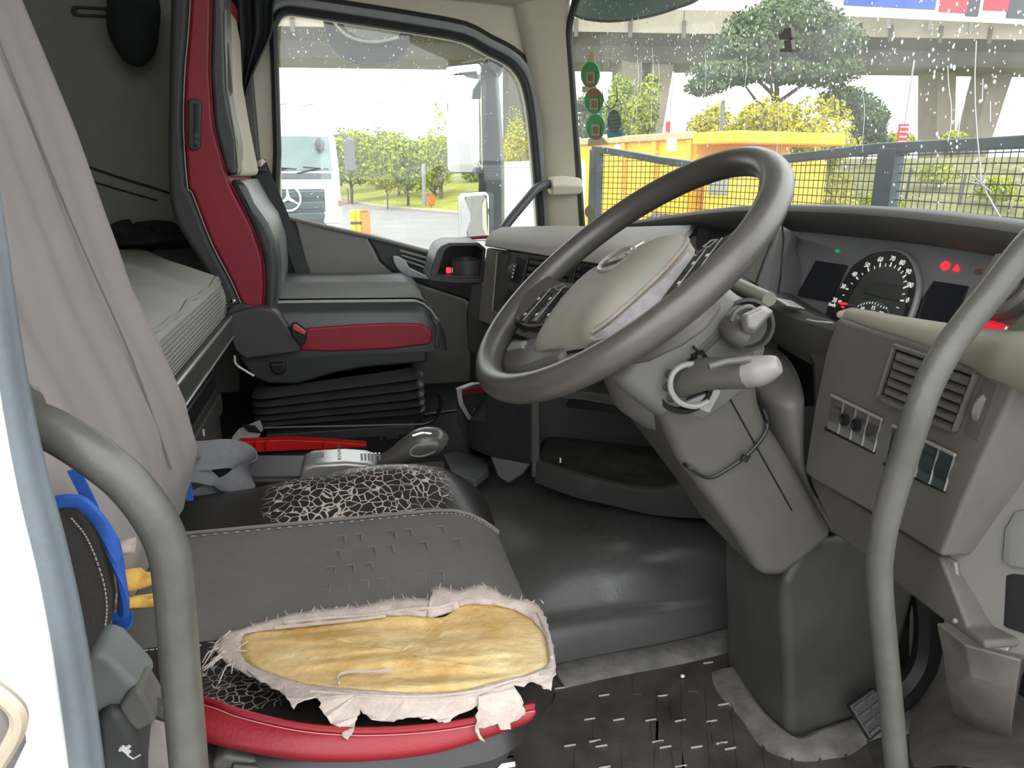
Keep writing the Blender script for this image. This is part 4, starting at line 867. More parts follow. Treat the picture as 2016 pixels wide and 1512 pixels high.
# emblem: oval iron mark with a band of lettering
EM = mat('emblem_silver', (.62,.58,.53), .3, .6, var=.1)
B().tube([wh(.030*math.cos(a), .008+.021*math.sin(a), .0128) for a in np.linspace(0, 2*math.pi, 33)[:-1]], .0028, 8, True).make('emblem_ring', EM, pad)
B().tube([wh(-.016, .022, .013), wh(-.030, .033, .012)], .003, 6).make('emblem_arrow', EM, pad)
B().prism([wh(-.027,.004,.0115), wh(.027,.004,.0115), wh(.027,.0125,.0115), wh(-.027,.0125,.0115)], WN*.0018).make('emblem_band', mat('emblem_dark', (.12,.12,.13), .4), pad)
text('emblem_text', 'VOLVO', .0095, wh(0, .0082, .0135), -WL, WU, EM, pad, bold=.0003)
text('airbag_text', 'AIRBAG', .0105, wh(.055, -.090, -.0045), -WL, (WU + WN*.25), mat('text_dark', (.13,.125,.10), .6, var=0), pad, depth=.0012)  # lettering in a darker tone than the pad
# back shell of the hub
B().loft([[wh((cen_+(p-cen_)*s).x, (cen_+(p-cen_)*s).y, h) for p in outl] for s, h in ((1.06, -.030), (1.08, -.045), (1.0, -.065), (.75, -.085), (.4, -.095))]).make('hub_shell', HUB, sw, angle=60)
# spokes
def plate_w(pts, h0, h1, name, m, bev=.006, par=None):
    return B().prism([wh(a, c, h0) for a, c in pts], WN*(h1-h0)).make(name, m, par or sw, bevel=bev, seg=3)
for s in (1, -1):
    sp = B().loft([[wh(s*l, u1, h+.010), wh(s*l, (u0+u1)/2, h+.014), wh(s*l, u0, h+.010), wh(s*l, u0, h-.014), wh(s*l, u1, h-.014)] for l, u0, u1, h in ((.09,-.055,.032,-.034),(.13,-.054,.032,-.028),(.165,-.052,.034,-.018),(.19,-.054,.042,-.006),(.205,-.058,.052,.0))]).make('spoke', WHEELM, sw, angle=60)
    # button cluster
    for r in range(3):
        for q in range(2):
            l0 = .112 + .0235*r; u0 = -.060 + .034*q
            bt = B().loft([[wh(s*l, u, h) for l, u in ((l0, u0), (l0+.0225, u0), (l0+.0225, u0+.033), (l0, u0+.033))] for h in (-.030+.004*r, -.013+.005*r, -.0115+.005*r)]).make('button', mat('button_black', (.032,.031,.03), .35, var=.1), sw, bevel=.002)
            B().box(wh(s*(l0+.011), u0+.016, -.0112+.005*r), (.004, .004, .001), M((WL, WU, WN)).transposed()).make('icon', PRINT, bt)
        B().tube([wh(s*(.1115+.0235*r), u, -.0115+.005*r) for u in (-.06, -.04, -.01, .010)], .0009, 5).make('bright_line', SILVER, sw)
    B().tube(smoothpath([wh(s*l, u, h) for l, u, h in ((.112,.014,-.014),(.15,.016,-.008),(.180,.010,-.002),(.184,-.02,-.001),(.180,-.052,-.002),(.15,-.063,-.010),(.112,-.063,-.014))], 3), .0022, 6).make('cluster_frame', HUB, sw)
    B().tube([wh(s*.128, .011, -.006), wh(s*.138, .016, -.004), wh(s*.152, .010, -.002), wh(s*.14, .005, -.005)], .0012, 6, True).make('toggle', SILVER, sw)
    plate_w([(s*a, c) for a, c in ((.02,-.116),(.075,-.105),(.105,-.082),(.150,-.082),(.190,-.072),(.186,-.108),(.168,-.130),(.13,-.150),(.09,-.152),(.05,-.142),(.02,-.136))], -.036, -.016, 'lower_spoke', HUB, .008)
    plate_w([(s*a, c) for a, c in ((.128,-.094),(.170,-.090),(.166,-.108),(.124,-.108))], -.018, -.0125, 'spoke_inlay', SILVER, .002)
# ---- column
col = thing('steering_column', 'grey plastic steering column shroud slanting down to the floor pedestal', 'steering column', (.62, .9, 0))
cyf = .80
def cf(pxs, y=cyf): return [W(a, b, y=y) for a, b in pxs]
low = cf([(1250,770),(1300,826),(1339,910),(1393,981),(1450,1058),(1500,1138),(1540,1142),(1585,1110),(1648,1056),(1600,975),(1545,880),(1512,830),(1500,796),(1494,740),(1400,730)])
B().prism(low, (0, .19, 0)).make('lower_shroud', COLUMN, col, bevel=.018, seg=4)
B().tube(cf([(1432,776),(1480,863),(1520,935),(1559,1005)], cyf-.0005), .0011, 6).make('seam', VOID, col)
# upper pod behind the wheel
pod_near = cf([(1214,750),(1240,780),(1300,827),(1364,808),(1428,772),(1482,752),(1494,700),(1507,650),(1489,598),(1436,567),(1400,560),(1330,620),(1262,690)], .785)
pod_far = [p + V((0, .23, 0)) for p in pod_near]
rings = []
for t, s in ((0, .84), (.03, .95), (.10, 1.0), (.9, 1.0), (1, .9)):
    ring = [a.lerp(c, t) for a, c in zip(pod_near, pod_far)]; cc = sum(ring, V((0,0,0)))/len(ring); rings.append([cc + (p-cc)*s for p in ring])
B().loft(rings).make('upper_shroud', COLUMN2, col, angle=60)
# cone of the wheel boss
B().lathe([(.085, -.085), (.10, -.11), (.11, -.15), (.10, -.19)], WC + V((0, .01, 0)), WN, 24).make('boss_collar', COLUMN2, col, angle=60)
B().prism(cf([(1385,700),(1440,650),(1500,600),(1488,590),(1420,640),(1372,690)], .783), (0, .01, 0)).make('split_ridge', COLUMN, col, bevel=.003)
B().tube(cf([(1364,682),(1372,690),(1378,700)], .778), .0016, 6).make('crack', VOID, col)
# lower stalk with broken collar
sc = cf([(1345,757)], .785)[0]
B().lathe([(.034, -.004), (.036, .002), (.030, .004), (.028, -.006), (.003, -.008)], sc, (-.25, -1, .15), 24).make('stalk_hole', VOID, col)
stm = mat('stalk_grey', (.13,.125,.11), .42, var=.12, vscale=15); stt = mat('stalk_tip', (.30,.285,.265), .4, var=.12, vscale=20)
def stalk(pts, rr, tip, nm, squash=.62):
    pth = smoothpath(pts, 4); n = len(pth); rs = list(np.interp(np.linspace(0, 1, n), np.linspace(0, 1, len(rr)), rr))
    s = B().tube(pth, rs, 12, flat=squash, up=(0, 0, 1)).make(nm, stm, col)
    return s
s1 = stalk([W(1335,755,y=.80), W(1380,738,y=.765), W(1430,735,y=.735), W(1475,732,y=.71)], [.020, .0195, .0185, .019], None, 'lower_stalk', 1.0)
tp = smoothpath([W(1470,733,y=.712), W(1495,730,y=.70), W(1520,722,y=.69), W(1535,717,y=.685)], 4)
B().tube(tp, [.0185]*4 + list(np.linspace(.0185, .010, len(tp)-4)), 12, flat=.95, up=(0,0,1)).make('stalk_tip', stt, s1, bevel=.002)
B().tube(cf([(1395,722),(1430,712),(1470,708),(1485,712)], .70), .0035, 8).make('stalk_ring', stm, s1)
ringp = smoothpath([W(a, b, y=.765) for a, b in ((1385,720),(1350,718),(1325,735),(1320,765),(1338,792),(1370,800),(1395,790))], 4)
B().tube(ringp, .0035, 8).make('collar_ring', mat('collar_pale', (.34,.345,.33), .4), col)
B().prism(cf([(1345,795),(1415,765),(1420,772),(1397,813)], .775), (0, .006, 0)).make('collar_flap', MATS['collar_pale'], col, bevel=.001)
B().prism(cf([(1362,700),(1385,690),(1402,716),(1380,728)], .779), (0, .004, 0)).make('broken_gap', VOID, col)
for k in range(2): B().box(W(1376+8*k, 706+10*k, y=.776), (.006, .004, .009)).make('exposed_clip', mat('clip_brown', (.16,.13,.11), .3, .3), col)
for a, b in ((1318,738),(1314,762),(1322,784)): B().box(W(a, b, y=.777), (.010, .004, .010), M.Rotation(.6, 3, 'Y')).make('broken_edge', mat('broken_plastic', (.05,.045,.04), .3), col, bevel=.002)
# upper stalk
hc = W(1470, 640, y=.78)
B().lathe([(.030, -.004), (.032, .004), (.028, .005), (.024, -.002), (.002, -.006)], hc, (-.3, -1, .2), 24).make('stalk_socket', DARK, col)
B().tube(smoothpath([W(a, b, y=.765) for a, b in ((1440,632),(1450,612),(1475,604),(1495,618)) ], 4), .003, 8).make('socket_edge', COLUMN2, col)
s2 = B().tube(smoothpath([W(1440,640,y=.78), W(1452,655,y=.765), W(1470,664,y=.76)], 4), .016, 12).make('stalk_boot', stm, col)
B().loft([[W(a, b, y=y) for a, b in pts] for y, pts in ((.76, ((1455,622),(1500,600),(1522,612),(1480,660),(1462,655))), (.735, ((1458,620),(1504,601),(1524,613),(1483,659),(1465,652))), (.725, ((1472,622),(1502,607),(1517,615),(1486,648),(1474,644))))]).make('upper_stalk', stt, col, bevel=.003)
# zip tie round the column
zt = smoothpath([W(a, b, y=y) for a, b, y in ((1341,904,.84),(1350,916,.80),(1375,934,.793),(1400,940,.792),(1430,925,.792),(1464,902,.792),(1490,876,.793),(1508,850,.795),(1511,830,.80),(1504,808,.84))], 4)
z = thing('cable_tie', 'black cable tie fastened round the steering column', 'cable tie', zt[20])
B().tube(zt, .0024, 6).make('strap', BLACK, z); B().box(W(1466,902,y=.788), (.009, .007, .008), M.Rotation(.5, 3, 'Y')).make('head', BLACK, z, bevel=.001); B().tube([W(1466,902,y=.788), W(1478,898,y=.783)], .0015, 5).make('tail', BLACK, z)
# pedestal on the floor
f0 = W(1558, 1452, z=.0); fl_ = W(1504, 1400, z=0); fr_ = W(1690, 1412, z=0)
PEDM = mat('pedestal_dark', (.060, .058, .053), .45, var=.2, vscale=8, bump=.1, bscale=500)
top_ = [W(1496,1136,y=.89), W(1540,1146,y=.83), W(1810,1150,y=.83)]
fr2 = W(1745,1392,z=0); bq = [fl_, f0, fr2, fr2 + V((.0, .16, 0)), fl_ + V((0, .13, 0))]
tq = [top_[0], top_[1], W(1812,1150,y=.83), W(1812,1150,y=.83) + V((.0, .17, 0)), top_[0] + V((0, .12, .0))]
tq2 = [p + V((.03, 0, .07)) for p in tq]
B().loft([[p + (V((0,0,-.02)) if k == 0 else V((0,0,0))) for p in r] for k, r in enumerate((bq, [a.lerp(c, .5) for a, c in zip(bq, tq)], tq, tq2))]).make('pedestal', PEDM, col, bevel=.016, seg=4)
# rubber boot of the floor mat round the pedestal
bt = []
pth = smoothpath([fl_ + V((.0, .10, 0)), fl_ + V((-.012, .02, 0)), fl_.lerp(f0, .6) + V((-.012, -.006, 0)), f0 + V((.004, -.016, 0)), f0.lerp(fr_, .4) + V((.0, -.014, 0)), fr_ + V((0, -.012, 0)), fr2 + V((.03, -.012, 0)), fr2 + V((.12, .0, 0))], 5)
MATG = mat('mat_dusty_grey', (.14, .135, .125), .75, var=.45, vscale=22, bump=.4, bscale=120)
B().tube(pth, .010, 8).make('floor_lip', MATG, fl)
flr = []
for k, p in enumerate(pth):
    t = (pth[min(k+1, len(pth)-1)] - pth[max(k-1, 0)]).normalized(); nn = V((t.y, -t.x, 0)); wd_ = .040 + .006*math.sin(k*.7)
    flr.append([p, p + V((0, 0, .011)), p + nn*wd_*.5 + V((0, 0, .008)), p + nn*wd_ + V((0, 0, .001)), p + nn*wd_ + V((0, 0, -.005))])
B().loft(flr, caps=False).make('floor_flange', MATG, fl, angle=70)
# ---- engine tunnel cover
TUN = mat('tunnel_rubber', (.072, .072, .07), .34, var=.22, vscale=6, bump=.12, bscale=220)
_t = TUN.node_tree; _b = _t.nodes['Principled BSDF']   # a scuffed patch, set glossier to bring out a highlight there
_tc = _t.nodes.new('ShaderNodeTexCoord'); _mp = _t.nodes.new('ShaderNodeVectorMath'); _mp.operation = 'DISTANCE'; _c = W(1235, 1125, y=1.20); _mp.inputs[1].default_value = _c
_n = _t.nodes.new('ShaderNodeTexNoise'); _n.inputs['Scale'].default_value = 22; _n.inputs['Detail'].default_value = 8; _ad = _t.nodes.new('ShaderNodeMath'); _ad.operation = 'MULTIPLY_ADD'; _ad.inputs[1].default_value = .16
_t.links.new(_tc.outputs['Object'], _mp.inputs[0]); _t.links.new(_tc.outputs['Object'], _n.inputs['Vector']); _t.links.new(_n.outputs['Fac'], _ad.inputs[0]); _t.links.new(_mp.outputs['Value'], _ad.inputs[2])
_mr = _t.nodes.new('ShaderNodeMapRange'); _mr.inputs[1].default_value = .11; _mr.inputs[2].default_value = .22; _mr.inputs[3].default_value = .17; _mr.inputs[4].default_value = .36; _t.links.new(_ad.outputs[0], _mr.inputs[0]); _t.links.new(_mr.outputs[0], _b.inputs['Roughness'])
_mr2 = _t.nodes.new('ShaderNodeMapRange'); _mr2.inputs[1].default_value = .11; _mr2.inputs[2].default_value = .19; _mr2.inputs[3].default_value = 1.0; _mr2.inputs[4].default_value = .5; _t.links.new(_ad.outputs[0], _mr2.inputs[0]); _t.links.new(_mr2.outputs[0], _b.inputs['Specular IOR Level'])
rows = [
 [(W(a, b, z=0)) for a, b in ((1000,1335),(1095,1318),(1180,1299),(1300,1277),(1400,1254),(1490,1226),(1620,1180),(1760,1130))]]
def row(pts): return [W(a, b, y=y) for a, b, y in pts]
g0 = [p.y for p in rows[0]]
rows.append(row([(985,1255,g0[0]+.012),(1062,1238,g0[1]+.012),(1180,1218,g0[2]+.012),(1300,1203,g0[3]+.012),(1400,1193,g0[4]+.012),(1490,1184,g0[5]+.012),(1620,1150,g0[6]),(1760,1100,g0[7])]))
rows.append(row([(985,1238,g0[0]+.045),(1062,1222,g0[1]+.045),(1180,1204,g0[2]+.040),(1300,1190,g0[3]+.038),(1400,1180,g0[4]+.036),(1490,1172,g0[5]+.03),(1620,1140,g0[6]+.02),(1760,1090,g0[7]+.02)]))
rows.append(row([(985,1190,g0[0]+.07),(1062,1180,g0[1]+.065),(1180,1160,g0[2]+.052),(1300,1148,g0[3]+.048),(1400,1142,g0[4]+.045),(1490,1140,g0[5]+.035),(1620,1110,g0[6]+.03),(1760,1060,g0[7]+.03)]))
rows.append(row([(980,1090,1.27),(1062,1085,1.20),(1180,1080,1.165),(1300,1080,1.16),(1400,1085,1.175),(1490,1095,1.20),(1620,1060,1.25),(1760,1010,1.3)]))
rows.append(row([(970,1010,1.40),(1050,1005,1.35),(1170,1012,1.275),(1290,1028,1.245),(1400,1040,1.25),(1490,1050,1.28),(1620,1020,1.32),(1760,970,1.36)]))
rows.append(row([(955,950,1.52),(1050,945,1.50),(1170,965,1.45),(1290,985,1.42),(1400,1000,1.42),(1490,1005,1.42),(1620,980,1.45),(1760,930,1.5)]))
rows.append([p + V((0, .12, .01)) for p in rows[-1]])
for r in rows:
    for p in r: p.x = min(p.x, .93 + .004*rows.index(r))
# extend to the left under the seats
for r in rows:
    p, q = r[0], r[1]; d = (p-q); r.insert(0, V((p.x-.25, p.y + .01, p.z))); r.insert(0, V((-.6, p.y+.02, p.z)))
tn = B().loft(rows, closed=False, caps=False).make('engine_tunnel', TUN, None, subs=2, angle=180, origin=False)
tag(tn, 'shiny black rubber covered engine tunnel swelling up from the floor', 'floor cover')
# dusty edge strip of the floor mat along the tunnel
e0 = [W(a, b, z=.002) for a, b in ((1085,1322),(1180,1301),(1300,1279),(1400,1256),(1492,1226))]
es = smoothpath(e0, 4)
B().loft([[p + V((0, .004, .008)), p + V((.004, -.012, .010)), p + V((.012, -.045, .001)), p + V((.012, -.045, -.004))] for p in es], caps=False).make('floor_edge_strip', MATG, fl, angle=80)
# ---- pedals
pd = thing('brake_pedal', 'black ribbed brake pedal on a curved arm behind the right grab handle', 'pedal', W(1715, 1430, y=.85))
pb0 = [W(1670,1388,y=.805), W(1722,1352,y=.81), W(1762,1418,y=.775), W(1714,1460,y=.77)]
pn = (pb0[1]-pb0[0]).cross(pb0[3]-pb0[0]).normalized(); pn = pn if pn.dot(EYE-pb0[0]) > 0 else -pn
pdl = B().prism(pb0, -pn*.014).make('pad', BLACK, pd, bevel=.004)
for k in range(4):
    t0 = .1+.24*k; a, b_ = pb0[0].lerp(pb0[3], t0), pb0[1].lerp(pb0[2], t0)
    for s in (0.08, .55): B().obox(a.lerp(b_, s) , (b_-a)*.38, (pb0[3]-pb0[0])*.07, pn*.004).make('rib', mat('pedal_rib', (.05,.05,.05), .3), pdl)
arm = smoothpath([W(1748,1412,y=.80), W(1792,1378,y=.805), W(1826,1325,y=.81), W(1836,1260,y=.815), W(1832,1190,y=.82), W(1815,1120,y=.83)], 5)
B().tube([p + V((.01, .02, 0)) for p in arm], .021, 8).make('arm', mat('pedal_arm', (.012,.012,.013), .5), pd)
ac = thing('accelerator_pedal', 'black accelerator pedal at the bottom right corner with ridged face', 'pedal', W(1945, 1500, z=.03))
aq = [W(1862,1505,z=.05), W(1925,1475,z=.09), W(1990,1535,z=.05), W(1930,1560,z=.02)]
an_ = (aq[1]-aq[0]).cross(aq[3]-aq[0]).normalized(); an_ = an_ if an_.dot(EYE-aq[0]) > 0 else -an_
ap_ = B().prism(aq, -an_*.015).make('pad', BLACK, ac, bevel=.004)
for k in range(3):
    t0 = .12+.3*k; a, b_ = aq[0].lerp(aq[3], t0), aq[1].lerp(aq[2], t0)
    for s in (.1, .55): B().obox(a.lerp(b_, s), (b_-a)*.35, (aq[3]-aq[0])*.08, an_*.004).make('rib', MATS['pedal_rib'], ap_)
# footwell wall at the right, dusty plastic
FW_ = mat('footwell_dusty', (.20, .18, .155), .5, var=.4, vscale=10, bump=.3, bscale=90)
rows = []
for py, y, x in ((1520,.62,0),(1440,.74,0),(1380,.83,0),(1330,.9,0),(1250,.95,0),(1150,1.0,0)):
    rows.append([W(a, py + dy, y=y + dd) for a, dy, dd in ((1790,10,.0),(1850,-20,-.02),(1920,-8,-.05),(1980,5,-.09),(2080,20,-.13),(2200,30,-.16))])
fwall = struct(B().loft(rows, closed=False, caps=False).make('wall_front', FW_, None, subs=1, angle=180, origin=False))
p0 = [W(1925,1330,y=.60), W(1995,1300,y=.58)]
rings = []
for py, a, b_, y in ((1270,1900,2040,.66),(1330,1912,2012,.66),(1400,1918,1992,.67),(1450,1930,1985,.68),(1480,1945,1972,.69)):
    p, q = W(a, py, y=y), W(b_, py, y=y-.02); m_ = (p+q)/2 + V((-.0, -.03, 0)); rings.append([p, m_, q, q + V((.02, .05, 0)), p + V((.0, .05, 0))])
B().loft(rings).make('pillar_foot', FW_, fwall, angle=70, bevel=.003)
# ======================= PASSENGER DOOR, BUNK =======================
dr = struct(thing('door_1', None, None))
DP = mat('door_panel_grey', (.19, .19, .168), .55, var=.08, vscale=8, bump=.15, bscale=500); DP2 = mat('door_panel_dark', (.035, .036, .037), .5, var=.08)
def dq(pxs, y=2.47): return [W(a, b, y=y) for a, b in pxs]
B().prism(dq([(556,430),(600,436),(650,450),(735,472),(800,489),(860,503),(1000,512),(1000,780),(470,780),(480,560),(540,520)]), (0, .05, 0)).make('lower_panel', DP2, dr)
B().prism(dq([(580,437),(650,452),(700,461),(722,467),(735,490),(747,516),(774,539),(840,565),(916,590),(930,600),(925,760),(620,760),(612,572),(596,500)], 2.455), (0, .03, 0)).make('trim_panel', DP, dr, bevel=.008, seg=3)
B().prism(dq([(722,467),(787,485),(870,505),(960,512),(960,600),(916,588),(840,563),(776,537),(749,514),(737,490)], 2.462), (0, .03, 0)).make('arm_panel', DP2, dr, bevel=.006)
B().prism(dq([(554,427),(580,436),(600,500),(618,572),(600,578),(575,500)], 2.46), (0, .03, 0)).make('gap_or_hinge_cover', BLACK, dr, bevel=.004)  # dark gap beside the door panel, drawn as a black strip
B().tube(smoothpath(dq([(556,427),(650,449),(735,468),(800,485),(860,500),(960,514)], 2.452), 5), .007, 8).make('sill_rail', mat('sill_grey', (.17,.17,.155), .45, var=.05), dr)
for k in range(3): B().tube(dq([(787+3*k,494+9*k),(820+3*k,503+10*k),(856,513+12*k)], 2.448), .0055, 8).make('louvre', mat('louvre_silver', (.22,.225,.22), .3, .4, var=.05), dr)
B().prism(dq([(772,504),(782,503),(797,512),(806,527),(845,545),(846,552),(800,545),(784,533),(775,518)], 2.44), (0, .02, 0)).make('door_handle', mat('handle_silver', (.36,.38,.39), .28, .5, var=.05), dr, bevel=.004)
# ---- bunk
bk = thing('bunk_bed', 'sleeper bunk with a grey ribbed mattress behind the passenger seat', 'bed', (-.78, 1.5, .16))
MTX = mat('mattress_grey', (.32, .32, .28), .85, var=.06, vscale=8, bump=.12, bscale=90)
XB = -.335
def mtop(u, v):
    x = -1.15 + (XB+1.15)*u; y = 1.13 + (.80 + .48*min(1, max(0, (.9-u)/.25)))*v
    z = .625 + .015*math.exp(-((u-.55)/.4)**2) + .004*math.sin(16*v+5*u) + .003*math.sin(31*v-9*u)
    if u > .86: z -= .03*((u-.86)/.14)**2
    if v > .95: z -= .015*((v-.95)/.05)**2
    return V((x, y, z))
rings = []
NB = 44
for i in range(NB+1):
    v = i/NB; top = [mtop(k/14, v) for k in range(15)]; e = top[-1]; side = []
    for k in range(1, 9): side.append(V((XB + .012*math.sin(math.pi*k/8) + .004, e.y, e.z - (e.z-.50)*k/8)))
    rings.append(top + side + [V((-1.15, e.y, .50))])
mt = B().loft(rings).make('mattress', MTX, bk, angle=60)
B().tube([mtop(1.0, i/30) + V((.006, 0, -.006)) for i in range(31)], .0045, 6).make('piping', MTX, mt)
# fine ribbing on the side
rb = B()
for k in range(10): rb.tube([V((XB + .017 + .010*math.sin(math.pi*(k+1.5)/12), 1.14 + .043*i, .512 + .0075*k)) for i in range(18)], .0013, 4, caps=False)
rb.make('ribbing', mat('mattress_rib', (.27,.27,.235), .85), mt)
RAILM = mat('bunk_rail_dark', (.06, .06, .055), .35, var=.1)
B().box((XB+.0, 1.53, .470), (.05, .80, .058)).make('rail', RAILM, bk, bevel=.008)
B().tube([V((XB+.025, 1.14, .496)), V((XB+.025, 1.925, .496))], .0035, 6).make('rail_edge', SILVER, bk); B().tube([V((XB+.026, 1.14, .447)), V((XB+.026, 1.925, .447))], .0022, 6).make('rail_edge', SILVER, bk)
B().box((-.76, 1.52, .30), (.80, .76, .28)).make('base_cabinet', mat('bunk_base', (.05, .052, .048), .45, var=.2, vscale=10), bk)
B().box((XB-.02, 1.62, .36), (.016, .42, .045)).make('handle_recess', BLACK, bk, bevel=.006)
B().box((XB-.02, 1.58, .29), (.02, .60, .05)).make('drawer_lip', mat('bunk_base'  , (.05,.05,.05)), bk, bevel=.005)
text('worn_lettering', 'SLEEPER', .03, V((XB+.019, 1.98, .335)), (0, 1, 0), (0, 0, 1), mat('worn_print', (.09,.10,.09), .6, var=.3), bk) if False else None
B().box((XB-.008, 1.62, .30), (.003, .005, .014)).make('white_scratch', PRINT, bk)
# dark jacket lying on the bunk's far end
def lump(c, r, sc, seed, n=18, m=10, amp=.25):
    rg = random.Random(seed); ph = [rg.uniform(0, 6) for _ in range(6)]; b = B(); rings = []
    for i in range(m+1):
        a = math.pi*i/m; ring = []
        for j in range(n):
            t = 2*math.pi*j/n; q = 1 + amp*(math.sin(3*t+ph[0]+2*a)*.5 + math.sin(5*t+ph[1]-3*a)*.35 + math.sin(4*a+ph[2])*.4)
            ring.append(V(c) + V((math.cos(t)*max(math.sin(a), .03)*sc[0]*q, math.sin(t)*max(math.sin(a), .03)*sc[1]*q, -math.cos(a)*sc[2]*q))*r)
        rings.append(ring)
    return b.loft(rings)
CL = mat('dark_cloth', (.012, .014, .016), .85, var=.3, vscale=20, bump=.4, bscale=60)
jk = lump(W(262, 478, z=.648) + V((0, .02, .012)), 1, (.15, .10, .034), 4, 44, 18, .55).make('jacket', CL, None, subs=1, angle=180)
tag(jk, 'crumpled dark jacket lying on the bunk mattress by the far wall', 'jacket')
bg_ = thing('hanging_bag', 'black cloth bag hanging on the sleeper wall above the bunk', 'bag', W(265, 130, y=2.36))
bl_ = []
for a, hw in ((-60,26),(-20,34),(20,37),(60,36),(95,30),(118,20),(132,8)):
    c = W(262 + max(0, a-60)*.12, a, y=2.36); r = hw/FPX*2.75; bl_.append([c + V((math.cos(t)*r*(1+.08*math.sin(3*t+a)), math.sin(t)*r*.55*(1+.1*math.sin(4*t+a*.05)), 0)) for t in np.linspace(0, 2*math.pi, 19)[:-1]])
B().loft(bl_).make('body', CL, bg_, subs=1, angle=180); B().tube(smoothpath([W(248, -60, y=2.36), W(262, -150, y=2.40), W(275, -60, y=2.36)], 5), .006, 6).make('strap', CL, bg_)
# black curtain bunched at the rear edge of the door window
ct = thing('curtain', 'black curtain bunched at the rear top corner of the door window', 'curtain', W(490, 190, y=2.42))
rings = []
for a, x0, x1 in ((-80,440,560),(-20,442,548),(15,446,536),(55,456,541),(85,462,528),(120,466,510),(155,470,494),(192,476,482)):
    ring = []
    for k in range(17):
        t = k/16; p = W(x0 + (x1-x0)*t, a, y=2.40); ring.append(p + V((0, .022*math.sin(t*17 + a*.004) , 0)))
    ring += [p + V((0, .035, 0)) for p in ring[::-1]]
    rings.append(ring)
B().loft(rings).make('cloth', mat('curtain_black', (.016, .019, .021), .75, var=.2, vscale=10, bump=.2), ct, subs=1, angle=180)
B().tube([W(470, -70, y=2.38), W(475, 80, y=2.385), W(478, 180, y=2.39)], .003, 5).make('cord', DARK, ct)

# ======================= PASSENGER SEAT =======================
ps = thing('passenger_chair', 'black and dark red leather suspension seat on black bellows by the far door', 'seat', (.0, 2.2, .14))
YP = 1.97
def sq(pxs, y=YP): return [W(a, b, y=y) for a, b in pxs]
SHELL = mat('seat_shell', (.045, .047, .046), .55, var=.08, bump=.1)
LB = mat('bolster_black', (.05, .055, .055), .33, var=.15, vscale=12, bump=.2, bscale=300); LS = mat('bolster_sheen', (.16, .165, .16), .36, var=.08, vscale=8, bump=.15, bscale=300)
up_l = [(378,-60),(371,60),(364,139),(361,250),(369,369)]; up_r = [(418,-60),(416,60),(414,139),(422,250),(444,333),(450,352)]
lo_l = [(369,369),(378,380),(416,478),(454,551),(479,607),(500,640)]; lo_r = [(450,352),(462,380),(495,443),(517,507),(521,560),(519,602),(520,640)]
B().prism(sq([(335,-60),(331,150),(328,300),(330,373),(333,400),(345,440),(385,505),(430,580),(445,640),(500,640)] + lo_l[::-1][1:] + up_l[::-1][1:], YP+.004), (0, .44, 0)).make('back_shell', SHELL, ps, bevel=.018, seg=3)
B().prism(sq(up_l + lo_l[1:] + lo_r[::-1] + up_r[::-1][1:], YP-.002), (0, .45, 0)).make('red_side', REDP, ps, bevel=.01, seg=3)
B().tube(smoothpath(sq(up_l + lo_l[1:], YP-.004), 3), .0016, 6).make('piping', mat('piping_pale', (.32,.30,.28), .5), ps)
B().tube(smoothpath(sq(up_r + lo_r[2:], YP-.004), 3), .0014, 6).make('piping', REDL, ps)
hc_ = B().prism(sq([(370,198),(375,193),(390,195),(396,204),(395,284),(391,294),(376,297),(370,288)], YP-.014), (0, .015, 0)).make('side_handle', DARK, ps, bevel=.004, seg=3)
B().prism(sq([(381,203),(391,206),(390,288),(381,290)], YP-.016), (0, .004, 0)).make('handle_face', BLACK, hc_, bevel=.002)
for b in (267, 281): B().lathe([(.001,-.003),(.006,-.003),(.007,.002),(.001,.003)], W(386, b, y=YP-.018), (0,-1,0), 12).make('handle_button', SHELL, hc_)
hd = B().prism(sq(up_r[:-1] + [(452,346),(468,344),(468,318),(467,278),(455,225),(447,180),(444,83),(441,0),(438,-60)], YP-.006), (0, .11, 0)).make('head_bolster', LB, ps, bevel=.016, seg=4)
HP = mat('head_panel_cream', (.50, .46, .355), .55, var=.05, vscale=6, bump=.1)
B().prism(sq([(410,-30),(418,150),(436,260),(450,350)], 2.03) + [V((p.x, 2.03, p.z)) for p in sq([(506,345),(509,335),(492,250),(478,167),(474,83),(462,22),(452,6)], 2.36)], (0, .33, 0)).make('head_panel', HP, ps, bevel=.014, seg=4)
B().tube(sq([(444,20),(443,80),(447,170),(464,275),(469,330)], YP-.004), .0016, 6).make('piping', mat('piping_pale'  , (.3,.3,.3)), ps)
B().prism(sq([(444,88),(450,84),(458,180),(454,190),(447,150)], 2.0), (0, .004, 0)).make('mesh_insert', mat('insert_grey', (.14,.14,.125), .7, bump=.3, bscale=900), ps)
B().prism(sq([(450,352),(480,356),(500,400),(528,440),(543,475),(549,530),(546,600),(546,640),(520,640),(519,602),(521,560),(517,507),(495,443),(462,380)], YP-.008), (0, .11, 0)).make('side_bolster', LB, ps, bevel=.018, seg=4)
B().prism(sq([(500,640),(490,420),(470,354)], 2.03) + [V((p.x, 2.03, p.z)) for p in sq([(506,352),(528,392),(547,418),(562,462),(567,516),(564,560),(557,596),(550,640)], 2.39)], (0, .38, 0)).make('back_panel', LS, ps, bevel=.03, seg=5)
